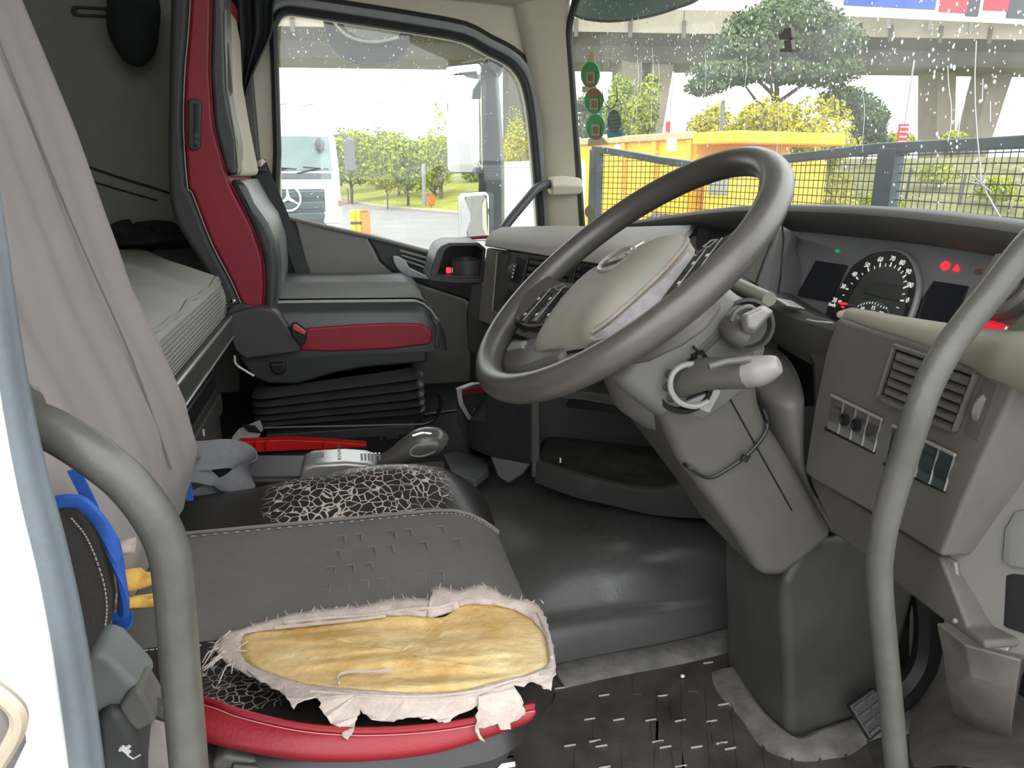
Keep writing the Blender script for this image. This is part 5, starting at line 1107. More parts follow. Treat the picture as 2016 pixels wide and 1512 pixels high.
# cushion
def ptop(u, v):   # u along x (rear..front), v across y
    x = -.235 + .47*u; y = YP - .012 + .47*v
    z = .512 - .012*u + .035*math.exp(-((v-.85)/.13)**2)*(1-max(0, u-.8)*3) + .012*math.exp(-((v-.12)/.1)**2)
    if u > .82: z -= .10*((u-.82)/.18)**2.2
    if v < .07: z -= .025*((.07-v)/.07)**2
    if v > .95: z -= .05*((v-.95)/.05)**2
    return V((x, y, z))
rings = []
for i in range(25):
    u = i/24; r = [ptop(u, j/24) for j in range(25)]; zb = .375
    rings.append(r + [V((r[-1].x, r[-1].y, zb)), V((r[0].x, r[0].y, zb))])
cu_ = B().loft(rings).make('cushion', LB, ps, angle=70, bevel=.0)
B().loft([[ptop(i/24, .10+.62*j/12) + V((0, 0, .003)) for j in range(13)] for i in range(23)], closed=False, caps=False).make('seat_fabric', mat('seat_fabric_grey', (.13, .13, .12), .8, var=.1, vscale=60, bump=.3, bscale=500), cu_, angle=180)
B().tube([ptop(i/24, .055) + V((0, -.003, .002)) for i in range(24)], .0028, 6).make('piping', mat('piping_bright', (.40,.40,.38), .45), cu_)
B().prism(sq([(590,690),(598,655),(605,646),(698,639),(780,636),(830,638),(851,651),(852,668),(846,679),(764,688),(651,693)], YP-.018), (0, .02, 0)).make('red_panel', REDP, cu_, bevel=.006, seg=3)
B().prism(sq([(846,622),(866,632),(872,650),(869,690),(850,688),(853,650)], YP-.014), (0, .46, 0)).make('front_roll', LB, cu_, bevel=.012, seg=4)
# base pan, hinge cover, buckle
B().prism(sq([(466,701),(500,694),(600,690),(840,684),(842,714),(720,724),(660,735),(585,757),(530,756),(499,744)], YP-.01), (0, .42, 0)).make('base_pan', mat('pan_dark', (.03,.032,.032), .5, var=.1), ps, bevel=.008)
B().prism(sq([(440,630),(446,621),(475,612),(509,604),(535,609),(550,618),(575,655),(593,683),(588,694),(530,702),(483,708),(463,692),(446,652)], YP-.045), (0, .05, 0)).make('gap_or_hinge_cover', mat('cover_grey', (.055,.056,.053), .48, var=.08, bump=.1, bscale=500), ps, bevel=.016, seg=5)
B().prism(sq([(462,600),(480,598),(500,604),(470,616),(445,628),(436,622)], YP-.02), (0, .03, 0)).make('hinge_plate', SHELL, ps, bevel=.005)
B().lathe([(.001,-.003),(.006,-.003),(.006,.002),(.001,.003)], W(459, 593, y=YP-.002), (0,-1,0), 10).make('bolt', CHROME, ps)
bu = B().prism(sq([(572,640),(580,637),(604,653),(602,676),(590,682),(574,660)], YP-.055), (0, .03, 0)).make('buckle', BLACK, ps, bevel=.003)
B().prism(sq([(576,640),(582,638),(603,653),(600,660),(577,649)], YP-.058), (0, .006, 0)).make('buckle_button', mat('buckle_red', (.62,.08,.07), .4, var=0), bu, bevel=.002)
B().prism(sq([(529,716),(536,735),(556,740),(565,728),(560,714)], YP-.025), (0, .02, 0)).make('recliner_lever', BLACK, ps, bevel=.005)
B().tube(smoothpath(sq([(462,700),(464,716),(480,728),(500,740)], YP-.02), 3), .003, 6).make('wire', PRINT, ps)
# bellows
bw = B()
ny = 5
zs = [W(600, p, y=YP).z for p in (752,772,790,806,820,832)]
def bel(z, grow, slope): 
    x0, x1 = -.285 - grow, .165 + grow; y0, y1 = YP - .0 - grow, 2.42 + grow
    out = []
    for (cx, cy_) in rrect(x1-x0, y1-y0, .05, 3): out.append(V(((x0+x1)/2 + cx, (y0+y1)/2 + cy_, z + slope*(cx/(x1-x0)))))
    return out
for k in range(5):
    z0, z1 = zs[k], zs[k+1]; sl_ = .035*(1-k/5)
    bl3 = B().loft([bel(z0, -.02, sl_), bel(z0*.75+z1*.25, -.012, sl_), bel(z0*.35+z1*.65, .006, sl_), bel(z0*.18+z1*.82, .010, sl_), bel(z0*.08+z1*.92, .004, sl_), bel(z1, -.02, sl_)], caps=False).make('bellows_fold', mat('bellows_rubber', (.04,.041,.041), .38, var=.15, vscale=15), ps, angle=70)
B().box((-.06, 2.2, W(600,845,y=YP).z+.006), (.44, .42, .03)).make('slide_rail', BLACK, ps, bevel=.005)
B().tube(sq([(520,842),(830,835)], YP-.012), .0022, 6).make('bright_edge', SILVER, ps)
B().box((-.06, 2.185, W(600,864,y=YP-.02).z+.0), (.40, .45, .03)).make('base_plate', mat('plate_grey', (.045,.047,.047), .45), ps, bevel=.003)
for a, b in ((757,862),(757,868),(736,872)): B().lathe([(.001,0),(.004,0),(.004,.002)], W(a, b, y=YP-.042), (0,-1,0), 8).make('rivet', VOID, ps)
B().prism(sq([(748,857),(785,855),(788,872),(746,874)], YP-.042), (0, .003, 0)).make('plate_recess', mat('plate_dark', (.03,.03,.03), .5), ps, bevel=.001)
B().tube(smoothpath(sq([(828,836),(850,829),(862,815),(868,792),(862,776)], YP), 4), .0055, 8).make('slide_lever', BLACK, ps)
B().tube([W(835,818,y=2.1), W(925,806,y=2.15)], .006, 8).make('air_line', BLACK, ps)
B().box(W(865, 822, y=2.35), (.30, .02, .02)).make('floor_strip', mat('strip_pale', (.42,.42,.39), .5), ps)
# red bar and card lying on the plinth
rb_ = thing('red_bar', 'bright red plastic bar lying along the foot of the passenger seat', 'bar', W(600, 885, y=1.88))
REDB = mat('red_plastic', (.75, .015, .015), .4, var=.06)
B().prism([W(468,870,y=1.88), W(560,866,y=1.88), W(640,869,y=1.88), W(722,875,y=1.88), W(722,881,y=1.88), W(485,892,y=1.88)], (0, .03, 0)).make('body', REDB, rb_, bevel=.003)
for a in (505, 525, 640): B().box(W(a, 878, y=1.878), (.006, .01, .026)).make('rib', REDB, rb_, bevel=.001)
cd = thing('card', 'crumpled pale printed card stuck behind the red bar under the passenger seat', 'card', W(485, 862, y=1.95))
B().prism([W(456,866,y=1.93), W(470,848,y=1.95), W(512,830,y=1.97), W(518,846,y=1.96), W(505,868,y=1.93)], (0, .004, .004)).make('sheet', mat('card_pale', (.30,.285,.28), .7, var=.3, vscale=60), cd)
for k in range(4): B().box(W(490+4*k, 838+4*k, y=1.945), (.035, .002, .004), M.Rotation(R_(12), 3, 'Y')).make('print_line', BLACK, cd)
# seat belt of the passenger
pbt = thing('passenger_belt', 'black seat belt running down beside the passenger backrest', 'seat belt', W(560, 480, y=2.44))
def ribbon(pts, w, side, n=5, th=.0016):
    pth = smoothpath(pts, n); sd = V(side).normalized(); b = B()
    rings = []
    for i, p in enumerate(pth):
        t = (pth[min(i+1, len(pth)-1)] - pth[max(i-1, 0)]).normalized(); s = (sd - t*sd.dot(t)).normalized(); nn = t.cross(s)
        rings.append([p - s*w/2 - nn*th/2, p + s*w/2 - nn*th/2, p + s*w/2 + nn*th/2, p - s*w/2 + nn*th/2])
    return b.loft(rings)
BELT = mat('belt_black', (.016, .017, .018), .6, var=.1, bump=.2, bscale=900)
ribbon([W(508,318,y=2.44), W(530,370,y=2.43), W(555,430,y=2.43), W(585,505,y=2.42), W(612,578,y=2.40)], .045, (1, .2, .4)).make('webbing', BELT, pbt)
B().prism(sq([(500,318),(516,312),(524,318),(514,330),(502,328)], 2.42), (0, .012, 0)).make('tongue', CHROME, pbt, bevel=.002); B().box(W(514,334,y=2.42), (.03,.012,.012)).make('tongue_grip', BLACK, pbt, bevel=.002)
# ======================= DRIVER'S SEAT =======================
ds = thing('driver_chair', 'worn driver seat with a torn cushion showing yellow foam and a grey cloth cover', 'seat', (-.05, .88, 0))
FABR = mat('cushion_fabric', (.145, .137, .124), .75, var=.10, vscale=18, bump=.3, bscale=500)
# --- materials with cracks
def crack_mat(name, x0, x1, scale, seed, ymin=-9):
    m = mat(name, (.024, .022, .021), .36, var=.2, vscale=14); t = m.node_tree; b = t.nodes['Principled BSDF']
    tc_ = t.nodes.new('ShaderNodeTexCoord'); mp = t.nodes.new('ShaderNodeMapping'); mp.inputs['Location'].default_value = (seed, seed*.7, 0); mp.inputs['Scale'].default_value = (1, 1.1, .6)
    ns = t.nodes.new('ShaderNodeTexNoise'); ns.inputs['Scale'].default_value = 14; ns.inputs['Detail'].default_value = 3
    ad = t.nodes.new('ShaderNodeMixRGB'); ad.blend_type = 'ADD'; ad.inputs[0].default_value = .045
    vo = t.nodes.new('ShaderNodeTexVoronoi'); vo.feature = 'DISTANCE_TO_EDGE'; vo.inputs['Scale'].default_value = scale
    t.links.new(tc_.outputs['Object'], mp.inputs[0]); t.links.new(mp.outputs[0], ns.inputs['Vector']); t.links.new(mp.outputs[0], ad.inputs[1]); t.links.new(ns.outputs['Color'], ad.inputs[2]); t.links.new(ad.outputs[0], vo.inputs['Vector'])
    # crack width varies from place to place, none outside the worn stretch
    n2 = t.nodes.new('ShaderNodeTexNoise'); n2.inputs['Scale'].default_value = 9; t.links.new(mp.outputs[0], n2.inputs['Vector'])
    sp = t.nodes.new('ShaderNodeSeparateXYZ'); t.links.new(tc_.outputs['Object'], sp.inputs[0])
    rm = t.nodes.new('ShaderNodeValToRGB'); e = rm.color_ramp.elements; e[0].position = 0; e[0].color = (0,0,0,1); e[1].position = .10; e[1].color = (1,1,1,1)
    e2 = rm.color_ramp.elements.new(.80); e2.color = (1,1,1,1); e3 = rm.color_ramp.elements.new(.98); e3.color = (0,0,0,1)
    mr = t.nodes.new('ShaderNodeMapRange'); mr.inputs[1].default_value = x0; mr.inputs[2].default_value = x1; t.links.new(sp.outputs['X'], mr.inputs[0]); t.links.new(mr.outputs[0], rm.inputs[0])
    mw = t.nodes.new('ShaderNodeMath'); mw.operation = 'MULTIPLY'; mn = t.nodes.new('ShaderNodeMapRange'); mn.inputs[1].default_value = .36; mn.inputs[2].default_value = .66; mn.inputs[3].default_value = .16; mn.inputs[4].default_value = 1.15; t.links.new(n2.outputs['Fac'], mn.inputs[0]); t.links.new(mn.outputs[0], mw.inputs[0]); t.links.new(rm.outputs[0], mw.inputs[1])
    if ymin > -9:
        gy = t.nodes.new('ShaderNodeMath'); gy.operation = 'GREATER_THAN'; gy.inputs[1].default_value = ymin; t.links.new(sp.outputs['Y'], gy.inputs[0]); mz = t.nodes.new('ShaderNodeMath'); mz.operation = 'MULTIPLY'; t.links.new(mw.outputs[0], mz.inputs[0]); t.links.new(gy.outputs[0], mz.inputs[1]); mw = mz
    m3 = t.nodes.new('ShaderNodeMath'); m3.operation = 'MULTIPLY'; m3.inputs[1].default_value = .085; t.links.new(mw.outputs[0], m3.inputs[0])
    ls = t.nodes.new('ShaderNodeMath'); ls.operation = 'LESS_THAN'; t.links.new(vo.outputs['Distance'], ls.inputs[0]); t.links.new(m3.outputs[0], ls.inputs[1])
    mx = t.nodes.new('ShaderNodeMixRGB'); t.links.new(ls.outputs[0], mx.inputs[0]); old = b.inputs['Base Color'].links[0].from_socket; t.links.new(old, mx.inputs[1]); mx.inputs[2].default_value = (.50, .43, .37, 1)
    t.links.new(mx.outputs[0], b.inputs['Base Color'])
    bp = t.nodes.new('ShaderNodeBump'); bp.inputs['Strength'].default_value = .9; bp.inputs['Distance'].default_value = .004; bp.invert = True; t.links.new(ls.outputs[0], bp.inputs['Height']); t.links.new(bp.outputs[0], b.inputs['Normal'])
    return m
CRK = crack_mat('cracked_leather', -.165, .145, 74, 1.3); CRK2 = crack_mat('cracked_leather_near', -.185, -.085, 95, 4.1, .635)
# --- cushion profile across (y,z)
prof = [(.552,.20),(.552,.285),(.556,.316),(.566,.332),(.580,.345),(.605,.353),(.64,.349),(.68,.342),(.72,.338),(.765,.345),(.82,.345),(.90,.341),(.98,.338),(1.05,.338),(1.07,.350),(1.095,.364),(1.125,.376),(1.155,.378),(1.18,.366),(1.195,.34),(1.20,.27),(1.20,.2)]
def hump(x): return float(np.interp(x, [-.30,-.20,-.10,-.02,.05,.12,.17,.21], [.10,.25,.72,1.0,1.0,.75,.45,.2]))
def cush(x, k):
    y, z = prof[k]
    if y >= 1.05 and z > .3: z = .338 + (z-.338)*hump(x)*1.15
    f = max(0, (x-.10)/.11)
    z -= .055*f**2.2 * (1 if z > .3 else .3)
    yc = .86; y = yc + (y-yc)*(1 - .05*f**3)
    if y < .70: y += .15*f**1.6*min(1, (.70-y)/.05)
    return V((x, y, z))
xs = [-.36,-.30,-.24,-.18,-.12,-.06,0,.05,.10,.13,.155,.175,.19,.20]
def strip(k0, k1, m, name, n=None, par=None, off=0, front=True):
    rings = [[cush(x, k) for k in range(k0, k1+1)] for x in xs]
    if front:
        for dx, dz in ((.000,-.018),(-.02,-.04),(-.06,-.065)): rings.append([cush(.20, k)*1 + V((dx, 0, dz if prof[k][1] > .3 else dz*.3)) for k in range(k0, k1+1)])
    o = B().loft(rings, closed=False, caps=False).make(name, m, par or ds, angle=180); s = o.modifiers.new('s', 'SUBSURF'); s.levels = 2; s.render_levels = 2
    return o
near_b = strip(2, 9, CRK2, 'near_bolster'); cen_f = strip(9, 13, FABR, 'cushion_panel'); far_b = strip(13, 21, CRK, 'far_bolster')
for k in (13,):
    B().tube([cush(x, k) + V((0, 0, .0025)) for x in xs], .0028, 6).make('piping', mat('piping_taupe', (.22,.20,.17), .6), cen_f)
st_ = B()
pth = smoothpath([cush(x, 13) + V((0, -.010, .0018)) for x in xs], 8)
for i in range(0, len(pth)-1, 2): st_.tube([pth[i], pth[i].lerp(pth[i+1], .8)], .0009, 4)
st_.make('stitching', mat('thread_pale', (.42,.39,.35), .6, var=0), cen_f)
# faint woven marks on the panel: short raised strokes
wm = mat('woven_mark', (.19,.187,.172), .7, var=.2, vscale=40)
mk = B(); rg = random.Random(5)
for i in range(9):
    for j in range(4):
        x = -.06 + .024*i + .006*j; y = .86 + .045*j; 
        if rg.random() < .35: continue
        p = V((x, y, .3435 - .004*max(0,(y-.86)/.2)))
        if p.x > .12: continue
        mk.box(p, (.012, .0016, .0008)); mk.box(p + V((.006, -.010, 0)), (.0016, .022, .0008))
mk.make('woven_pattern', wm, cen_f)['kind'] = 'stuff'
# --- the near side as seen: a mapping from pixel to depth across the near bolster
def NY(px, py): return float(np.interp(py + .1*(px-740), [1150,1193,1230,1300,1360,1440,1495,1540], [.80,.765,.74,.665,.605,.572,.556,.550]))
def NW(px, py, off=0):
    p = W(px, py, y=NY(px, py)); return p + (EYE-p).normalized()*off
foam_o = [(475,1262),(485,1248),(540,1240),(609,1233),(670,1223),(728,1214),(799,1212),(866,1216),(894,1202),(923,1190),(990,1195),(1037,1214),(1070,1248),(1080,1290),(1075,1310),(1035,1328),(990,1338),(940,1352),(894,1362),(799,1364),(704,1357),(609,1348),(542,1329),(494,1310),(475,1286)]
fo = smoothpath([V((a, b, 0)) for a, b in foam_o], 4, True)
FOAM = mat('yellow_foam', (.58, .33, .075), .9, var=.1, vscale=13, bump=1.0, bscale=110, col2=(.80, .66, .38), detail=11)
fc = V((790, 1282, 0)); rings = []
rg = random.Random(2)
def dent(p):
    d = 0
    d -= .016*math.exp(-(((p.x-840)/70)**2 + ((p.y-1245)/22)**2)); d -= .014*math.exp(-(((p.x-850)/190)**2 + ((p.y-1330)/16)**2))
    d += .006*math.exp(-(((p.x-960)/80)**2 + ((p.y-1255)/45)**2)) + .005*math.exp(-(((p.x-640)/120)**2 + ((p.y-1275)/40)**2))
    d += .0030*(math.sin(p.x*.05+p.y*.11)*math.sin(p.y*.13-p.x*.035)) + .0016*(math.sin(p.x*.11+p.y*.2)*math.sin(p.y*.23-p.x*.05)) + .0012*math.sin(p.x*.31)*math.sin(p.y*.37)
    return d
M_ = 16
for i in range(M_+1):
    s = 1 - i/M_ if i < M_ else .004
    rings.append([NW(*(fc + (p-fc)*s).to_2d(), .002 + .006*(1-s**3) + dent(fc + (p-fc)*s)*(1-s**6)) for p in fo])
rings.insert(0, [NW(p.x, p.y, -.012) for p in fo])
fm = B().loft(rings, caps=False).make('foam', FOAM, ds, angle=180)
# torn lining: frayed ring round the foam
outer = [(430,1285),(428,1262),(445,1247),(475,1238),(542,1217),(609,1202),(704,1193),(775,1179),(842,1176),(848,1160),(866,1155),(904,1162),(947,1150),(980,1162),(994,1174),(1051,1186),(1070,1210),(1085,1257),(1092,1295),(1092,1318),(1060,1335),(1010,1350),(960,1366),(894,1378),(799,1380),(704,1374),(609,1366),(542,1347),(485,1326),(448,1306)]
def resample(poly, n):
    q = smoothpath([V((a, b, 0)) for a, b in poly], 6, True); L = [0]
    for i in range(len(q)): L.append(L[-1] + (q[(i+1) % len(q)]-q[i]).length)
    out = []
    for k in range(n):
        s = L[-1]*k/n; i = max(j for j in range(len(q)) if L[j] <= s); out.append(q[i].lerp(q[(i+1) % len(q)], (s-L[i])/max(L[i+1]-L[i], 1e-6)))
    return out
NR = 220
ro = []
fi = resample(foam_o, 300)
for p in resample(outer, NR): ro.append(p)
LIN = mat('torn_lining', (.46, .39, .34), .9, var=.14, vscale=35, bump=.6, bscale=250, col2=(.58, .50, .45))
rings = [[], [], [], [], []]
for i, p in enumerate(ro):
    f = min(fi, key=lambda q: (q-p).length); fr = rg.uniform(0, 1)**2*5*(1 if i % 2 else .2); d = (p-f).normalized()
    for k, (t, h) in enumerate(((-.04, -.006), (.02, .006), (.35, .0085), (.75, .006), (1.0, .0035))):
        q = f.lerp(p, t) + d*(fr if k == 4 else 0) ; rings[k].append(NW(q.x, q.y, h + .0022*math.sin(i*.9+k*1.7)*(1 if 0 < k < 4 else 0)))
lin_o = B().loft(rings, caps=False).make('lining', LIN, ds, angle=180, solid=.002)
for pts, h in (([(560,1226),(640,1217),(728,1212),(800,1200),(860,1196),(890,1188)], .010), ([(540,1236),(640,1226),(700,1220),(760,1212)], .011), ([(700,1372),(800,1378),(900,1374),(990,1354),(1060,1326)], .010), ([(610,1362),(720,1370),(830,1372),(930,1362),(1020,1338)], .009), ([(1060,1206),(1078,1250),(1086,1295)], .010)):
    B().tube(smoothpath([NW(a, b, h) for a, b in pts], 5), .0020, 6).make('lining_fold', LIN, lin_o)
B().tube(smoothpath([NW(a, b, .014) for a, b in ((668,1345),(664,1335),(672,1326),(700,1322),(740,1322),(770,1320))], 4), .0013, 5).make('loose_thread', LIN, lin_o)
# frayed threads on the left
th = B()
for i in range(16):
    a0 = rg.uniform(425, 490); b0_ = rg.uniform(1240, 1310); pts = [(a0, b0_), (a0-rg.uniform(10, 25), b0_+rg.uniform(4, 20)), (a0-rg.uniform(20, 45), b0_+rg.uniform(14, 45))]
    th.tube(smoothpath([NW(max(a, 398), b, .004) for a, b in pts], 3), [.0016, .0012, .001, .001, .0009, .0008, .0006][:7], 4)
for i in range(26):
    t = i/25; a0 = 500 + 570*t; b0_ = float(np.interp(a0, [q[0] for q in outer[3:16]], [q[1] for q in outer[3:16]])); th.tube([NW(a0, b0_+2, .004), NW(a0 + rg.uniform(-8, 8), b0_-rg.uniform(3, 9), .005)], [.0008, .0004], 4)
th.make('frayed_threads', LIN, lin_o)
# hanging rags below
def rag(pts, name, off=.010):
    P = [NW(a, b, off + .0015*math.sin(a*.13+b*.2)) for a, b in pts]; bm = bmesh.new(); vs = [bm.verts.new(p) for p in P]; bm.faces.new(vs); bmesh.ops.triangulate(bm, faces=bm.faces[:])
    return link_obj(name, bm_done(bm), LIN, lin_o, smooth=False, solid=.0015)
def jag(pts, amp=2.5):
    out = []
    for i, (a, b) in enumerate(pts):
        out.append((a, b))
        if i < len(pts)-1:
            c, d = pts[i+1]; n = max(1, int(math.hypot(c-a, d-b)/7))
            for k in range(1, n): out.append((a+(c-a)*k/n + rg.uniform(-amp, amp), b+(d-b)*k/n + rg.uniform(-amp, amp)))
    return out
rag([(485,1318),(560,1345),(640,1360),(623,1375)] + jag([(623,1372),(600,1376),(585,1383),(578,1396),(570,1380),(561,1367),(513,1340)]), 'rag')
rag([(600,1358),(704,1366),(799,1372),(894,1370),(975,1352),(945,1386)] + jag([(945,1386),(915,1402),(890,1414),(880,1429),(872,1419),(823,1411),(766,1419),(732,1414),(709,1395),(698,1430),(685,1457),(673,1448),(676,1433),(651,1424),(637,1405),(625,1372)]), 'rag')
rag([(942,1372),(1009,1344)] + jag([(1009,1344),(1028,1376),(1034,1405),(1004,1424),(1006,1436),(985,1436),(980,1424),(942,1433),(945,1446),(955,1460),(944,1455),(936,1440),(942,1386)]), 'rag', .013)
rag([(1000,1346),(1045,1328),(1092,1312)] + jag([(1092,1312),(1094,1325),(1087,1342),(1085,1360),(1066,1348),(1045,1340),(1032,1352)]), 'rag', .012)
# red band with piping
rt = smoothpath([V((a, b, 0)) for a, b in ((215,1352),(290,1366),(400,1378),(470,1402),(560,1424),(640,1435),(740,1438),(860,1430),(960,1413),(1040,1392),(1052,1392))], 4)
rbm = smoothpath([V((a, b, 0)) for a, b in ((215,1395),(290,1420),(400,1458),(470,1476),(560,1493),(640,1499),(740,1497),(860,1482),(960,1452),(1036,1424),(1056,1405))], 4)
band = []
for a, c in zip(rt, rbm):
    band.append([NW(*(a.lerp(c, t)).to_2d(), h) for t, h in ((-.08,-.01),(0,.004),(.15,.006),(.45,.0065),(.75,.005),(.93,.002),(1.02,-.012))])
rdb = B().loft(band, closed=False, caps=False).make('red_band', REDL, ds, angle=180)
B().tube([NW(p.x, p.y, .007) for p in rt], .0032, 8).make('piping', REDL, rdb)
B().tube([NW(p.x, p.y+10, .0066) for p in rt[4:]], .0007, 4).make('stitching', mat('thread_pink', (.45,.16,.15), .6, var=0), rdb)
# seam with white stitching at the rear of the near bolster
pq = smoothpath([NW(a, b, .006) for a, b in ((200,1292),(250,1284),(320,1277),(400,1270))], 6); sb_ = B()
for i in range(0, len(pq)-1): sb_.tube([pq[i], pq[i].lerp(pq[i+1], .7)], .0008, 4)
sb_.make('stitching', MATS['thread_pale'], near_b)
# seat base with controls
SB = mat('base_grey', (.075,.075,.07), .5, var=.1)
def bq_(pxs, y=.575): return [W(a, b, y=y) for a, b in pxs]
B().prism(bq_([(385,1472),(520,1494),(640,1503),(760,1500),(880,1486),(990,1450),(1030,1440),(1000,1500),(940,1560),(400,1600)], .59), (0, .45, -.16)).make('base_pan', mat('base_dark', (.035,.035,.034), .5, var=.1), ds, bevel=.008)
B().prism(bq_([(415,1502),(440,1487),(520,1500),(600,1508),(600,1570),(415,1570)]), (0, .03, 0)).make('control_box', SB, ds, bevel=.005)
B().prism(bq_([(455,1508),(510,1512),(510,1560),(455,1560)], .570), (0, .01, 0)).make('rocker_switch', DARK, ds, bevel=.003)
for x0, x1, m in ((608,715,SB),(722,808,mat('control_bluegrey', (.13,.15,.165), .45)),(830,902,SB)): B().prism(bq_([(x0,1503 - max(0,(x0-700)*.07)),(x1,1501 - max(0,(x1-700)*.10)),(x1-4,1560),(x0+4,1560)], .572), (0, .03, 0)).make('lever_switch', m, ds, bevel=.006, seg=3)
B().prism(bq_([(748,1486),(753,1490),(757,1505),(775,1510),(756,1512),(750,1506)], .566), (0, .003, 0)).make('seat_symbol', PRINT, ds); B().prism(bq_([(778,1503),(782,1498),(786,1506),(780,1509)], .566), (0, .003, 0)).make('seat_symbol', PRINT, ds)
B().tube(bq_([(965,1508),(1012,1500)], .60), .006, 8).make('chrome_pin', CHROME, ds)
for k in range(4):
    z0, z1 = .20 - .045*k, .155 - .045*k
    B().loft([[V((-.10 + a, .84 + b, z)) for a, b in rrect(.42+g, .36+g, .05, 3)] for z, g in ((z0, -.03), (z0*.6+z1*.4, 0), (z0*.2+z1*.8, .012), (z1, -.03))], caps=True).make('bellows_fold', MATS['bellows_rubber'], ds, angle=70)
B().box((-.10, .84, .012), (.46, .38, .024)).make('base_plate', BLACK, ds, bevel=.004)
# --- backrest: black leather body, cover pulled over it
COV = mat('cover_grey_cloth', (.275, .245, .235), .85, var=.06, vscale=5, bump=.25, bscale=220)
bx = [(.30,-.275),(.37,-.283),(.46,-.252),(.535,-.260),(.62,-.285),(.70,-.312),(.80,-.330),(.90,-.346),(1.04,-.376),(1.2,-.41),(1.40,-.45)]
def bfx(z): return float(np.interp(z, [a for a, b in bx], [b for a, b in bx]))
def back_ring(z, grow=0, fold=0, yn=.66, yf=1.10):
    xf = bfx(z) + grow; pts = []
    taper = max(0, (z-.75))*.10
    y0, y1 = yn - grow + taper*.0, yf + grow - taper
    n = 40
    for i in range(n+1):
        t = i/n; y = y0 + (y1-y0)*t; e = min(t, 1-t)*2
        rnd_ = .05*(1 - min(1, e/.16))**2
        q = xf - rnd_ - .012*math.sin(math.pi*t)
        if fold: q += fold*(.5*math.sin(26*t + 3.2*z) + .35*math.sin(47*t - 5*z + 1) + .25*math.sin(15*t+9*z))
        pts.append(V((q, y, z)))
    for t in (0, .5, 1): pts.append(V((xf-.08 - .09*(t if t < 1 else .55), y1 - .01*t, z)) if t < 1 else V((xf-.16, y1-.03, z)))
    pts.append(V((xf-.165, (y0+y1)/2, z))); pts.append(V((xf-.16, y0+.03, z))); pts.append(V((xf-.11, y0+.002, z)))
    return pts
B().loft([back_ring(z) for z in (.29,.33,.38,.44,.50,.56,.64,.8,1.0,1.2)]).make('backrest', mat('back_leather', (.055,.052,.049), .4, var=.15, vscale=12, bump=.2, bscale=300), ds, subs=1, angle=180)
zc = list(np.linspace(.365, 1.40, 44))
def low(y): return 0
rings = []
for i, z in enumerate(zc):
    r = back_ring(z, .0145 + .004*math.exp(-((z-.42)/.05)**2), .0042*min(1, .35 + (z-.36)*2))
    # the hem rides up towards the near side
    if i < 12:
        nn = len(r); r = [V((p.x, p.y, p.z + (1 - i/12)*({0: .085, 1: .05, 2: .02, nn-1: .22, nn-2: .25, nn-3: .2}.get(j, 0)))) for j, p in enumerate(r)]
    rings.append(r)
cv = B().loft(rings, caps=False).make('seat_cover', COV, ds, angle=180)
HEM = mat('hem_blue', (.02, .10, .42), .6, var=.25, vscale=40)
hem = [p for p in rings[0]]
hp = smoothpath([W(a, b, y=yy) for a, b, yy in ((70,1000,.634),(107,990,.634),(140,986,.634),(164,992,.634),(194,1024,.634),(219,1068,.635),(234,1118,.637),(243,1173,.640),(242,1208,.644))], 5)
B().tube(hp, .0042, 8, flat=1.5, up=(0, 0, 1)).make('blue_hem', HEM, cv)
tail = smoothpath([W(241,1205,y=.665), W(240,1225,y=.66), W(228,1245,y=.655), W(216,1266,y=.652)], 4)
ribbon(tail, .020, (1, 0, .5)).make('hem_tail', HEM, cv)
for pts in ([(144,924),(165,965),(184,1004)], [(46,768),(52,785)], [(368,948),(372,965),(374,985)]):
    y_ = .66 if pts[0][0] < 200 else 1.10
    ribbon([W(a, b, y=y_ - .005) for a, b in pts], .010, (1, 0, 0)).make('hem_tail', HEM, cv)
# seam and sag lines on the cover
def covp(y, z, off=.0): 
    r = back_ring(z, .012 + off, .0042*min(1, .35 + (z-.36)*2)); return min(r[:41], key=lambda p: abs(p.y-y))
SEAM = mat('cover_seam', (.19,.165,.155), .9)
for pts in ([(.93,1.25),(.94,1.0),(.955,.8),(.96,.62),(.955,.48)],):
    B().tube(smoothpath([covp(y, z, .008) for y, z in pts], 5), .0016, 5).make('seam', SEAM, cv)
# black leather side below the hem, with stitching
pq = smoothpath([W(a, b, y=.6385) for a, b in ((140,1020),(165,1050),(184,1088),(204,1148),(210,1198),(206,1240))], 6); sb_ = B()
for i in range(0, len(pq)-1): sb_.tube([pq[i], pq[i].lerp(pq[i+1], .65)], .0009, 4)
sb_.make('stitching', MATS['thread_pale'], ds)
B().prism([W(a, b, y=.640) for a, b in ((60,1005),(107,995),(140,992),(164,1000),(190,1032),(212,1076),(226,1122),(233,1172),(228,1215),(212,1262),(190,1300),(80,1330),(40,1200))], (-.012, .025, 0)).make('side_panel', mat('side_leather', (.05,.047,.044), .45, var=.15, vscale=14, bump=.2, bscale=300), ds, bevel=.010, seg=3)
# --- scraps of foam lying on the cushion
SCR = mat('foam_scrap', (.62, .36, .08), .85, var=.15, vscale=30, bump=.5, bscale=120)
def scrap(pts, name, m, h=.008):
    P = [W(a, b, x=-.229) for a, b in pts]; c = sum(P, V((0,0,0)))/len(P); rg2 = random.Random(len(pts))
    o = B().loft([[p - V((.012, 0, 0)) for p in P], [c + (p-c)*.97 + V((h*.7 + rg2.uniform(0, .003), 0, 0)) for p in P], [c + (p-c)*.5 + V((h, 0, 0)) for p in P], [c + (p-c)*.1 + V((h*.6, 0, 0)) for p in P]]).make(name, m, cv, angle=180)
    return o
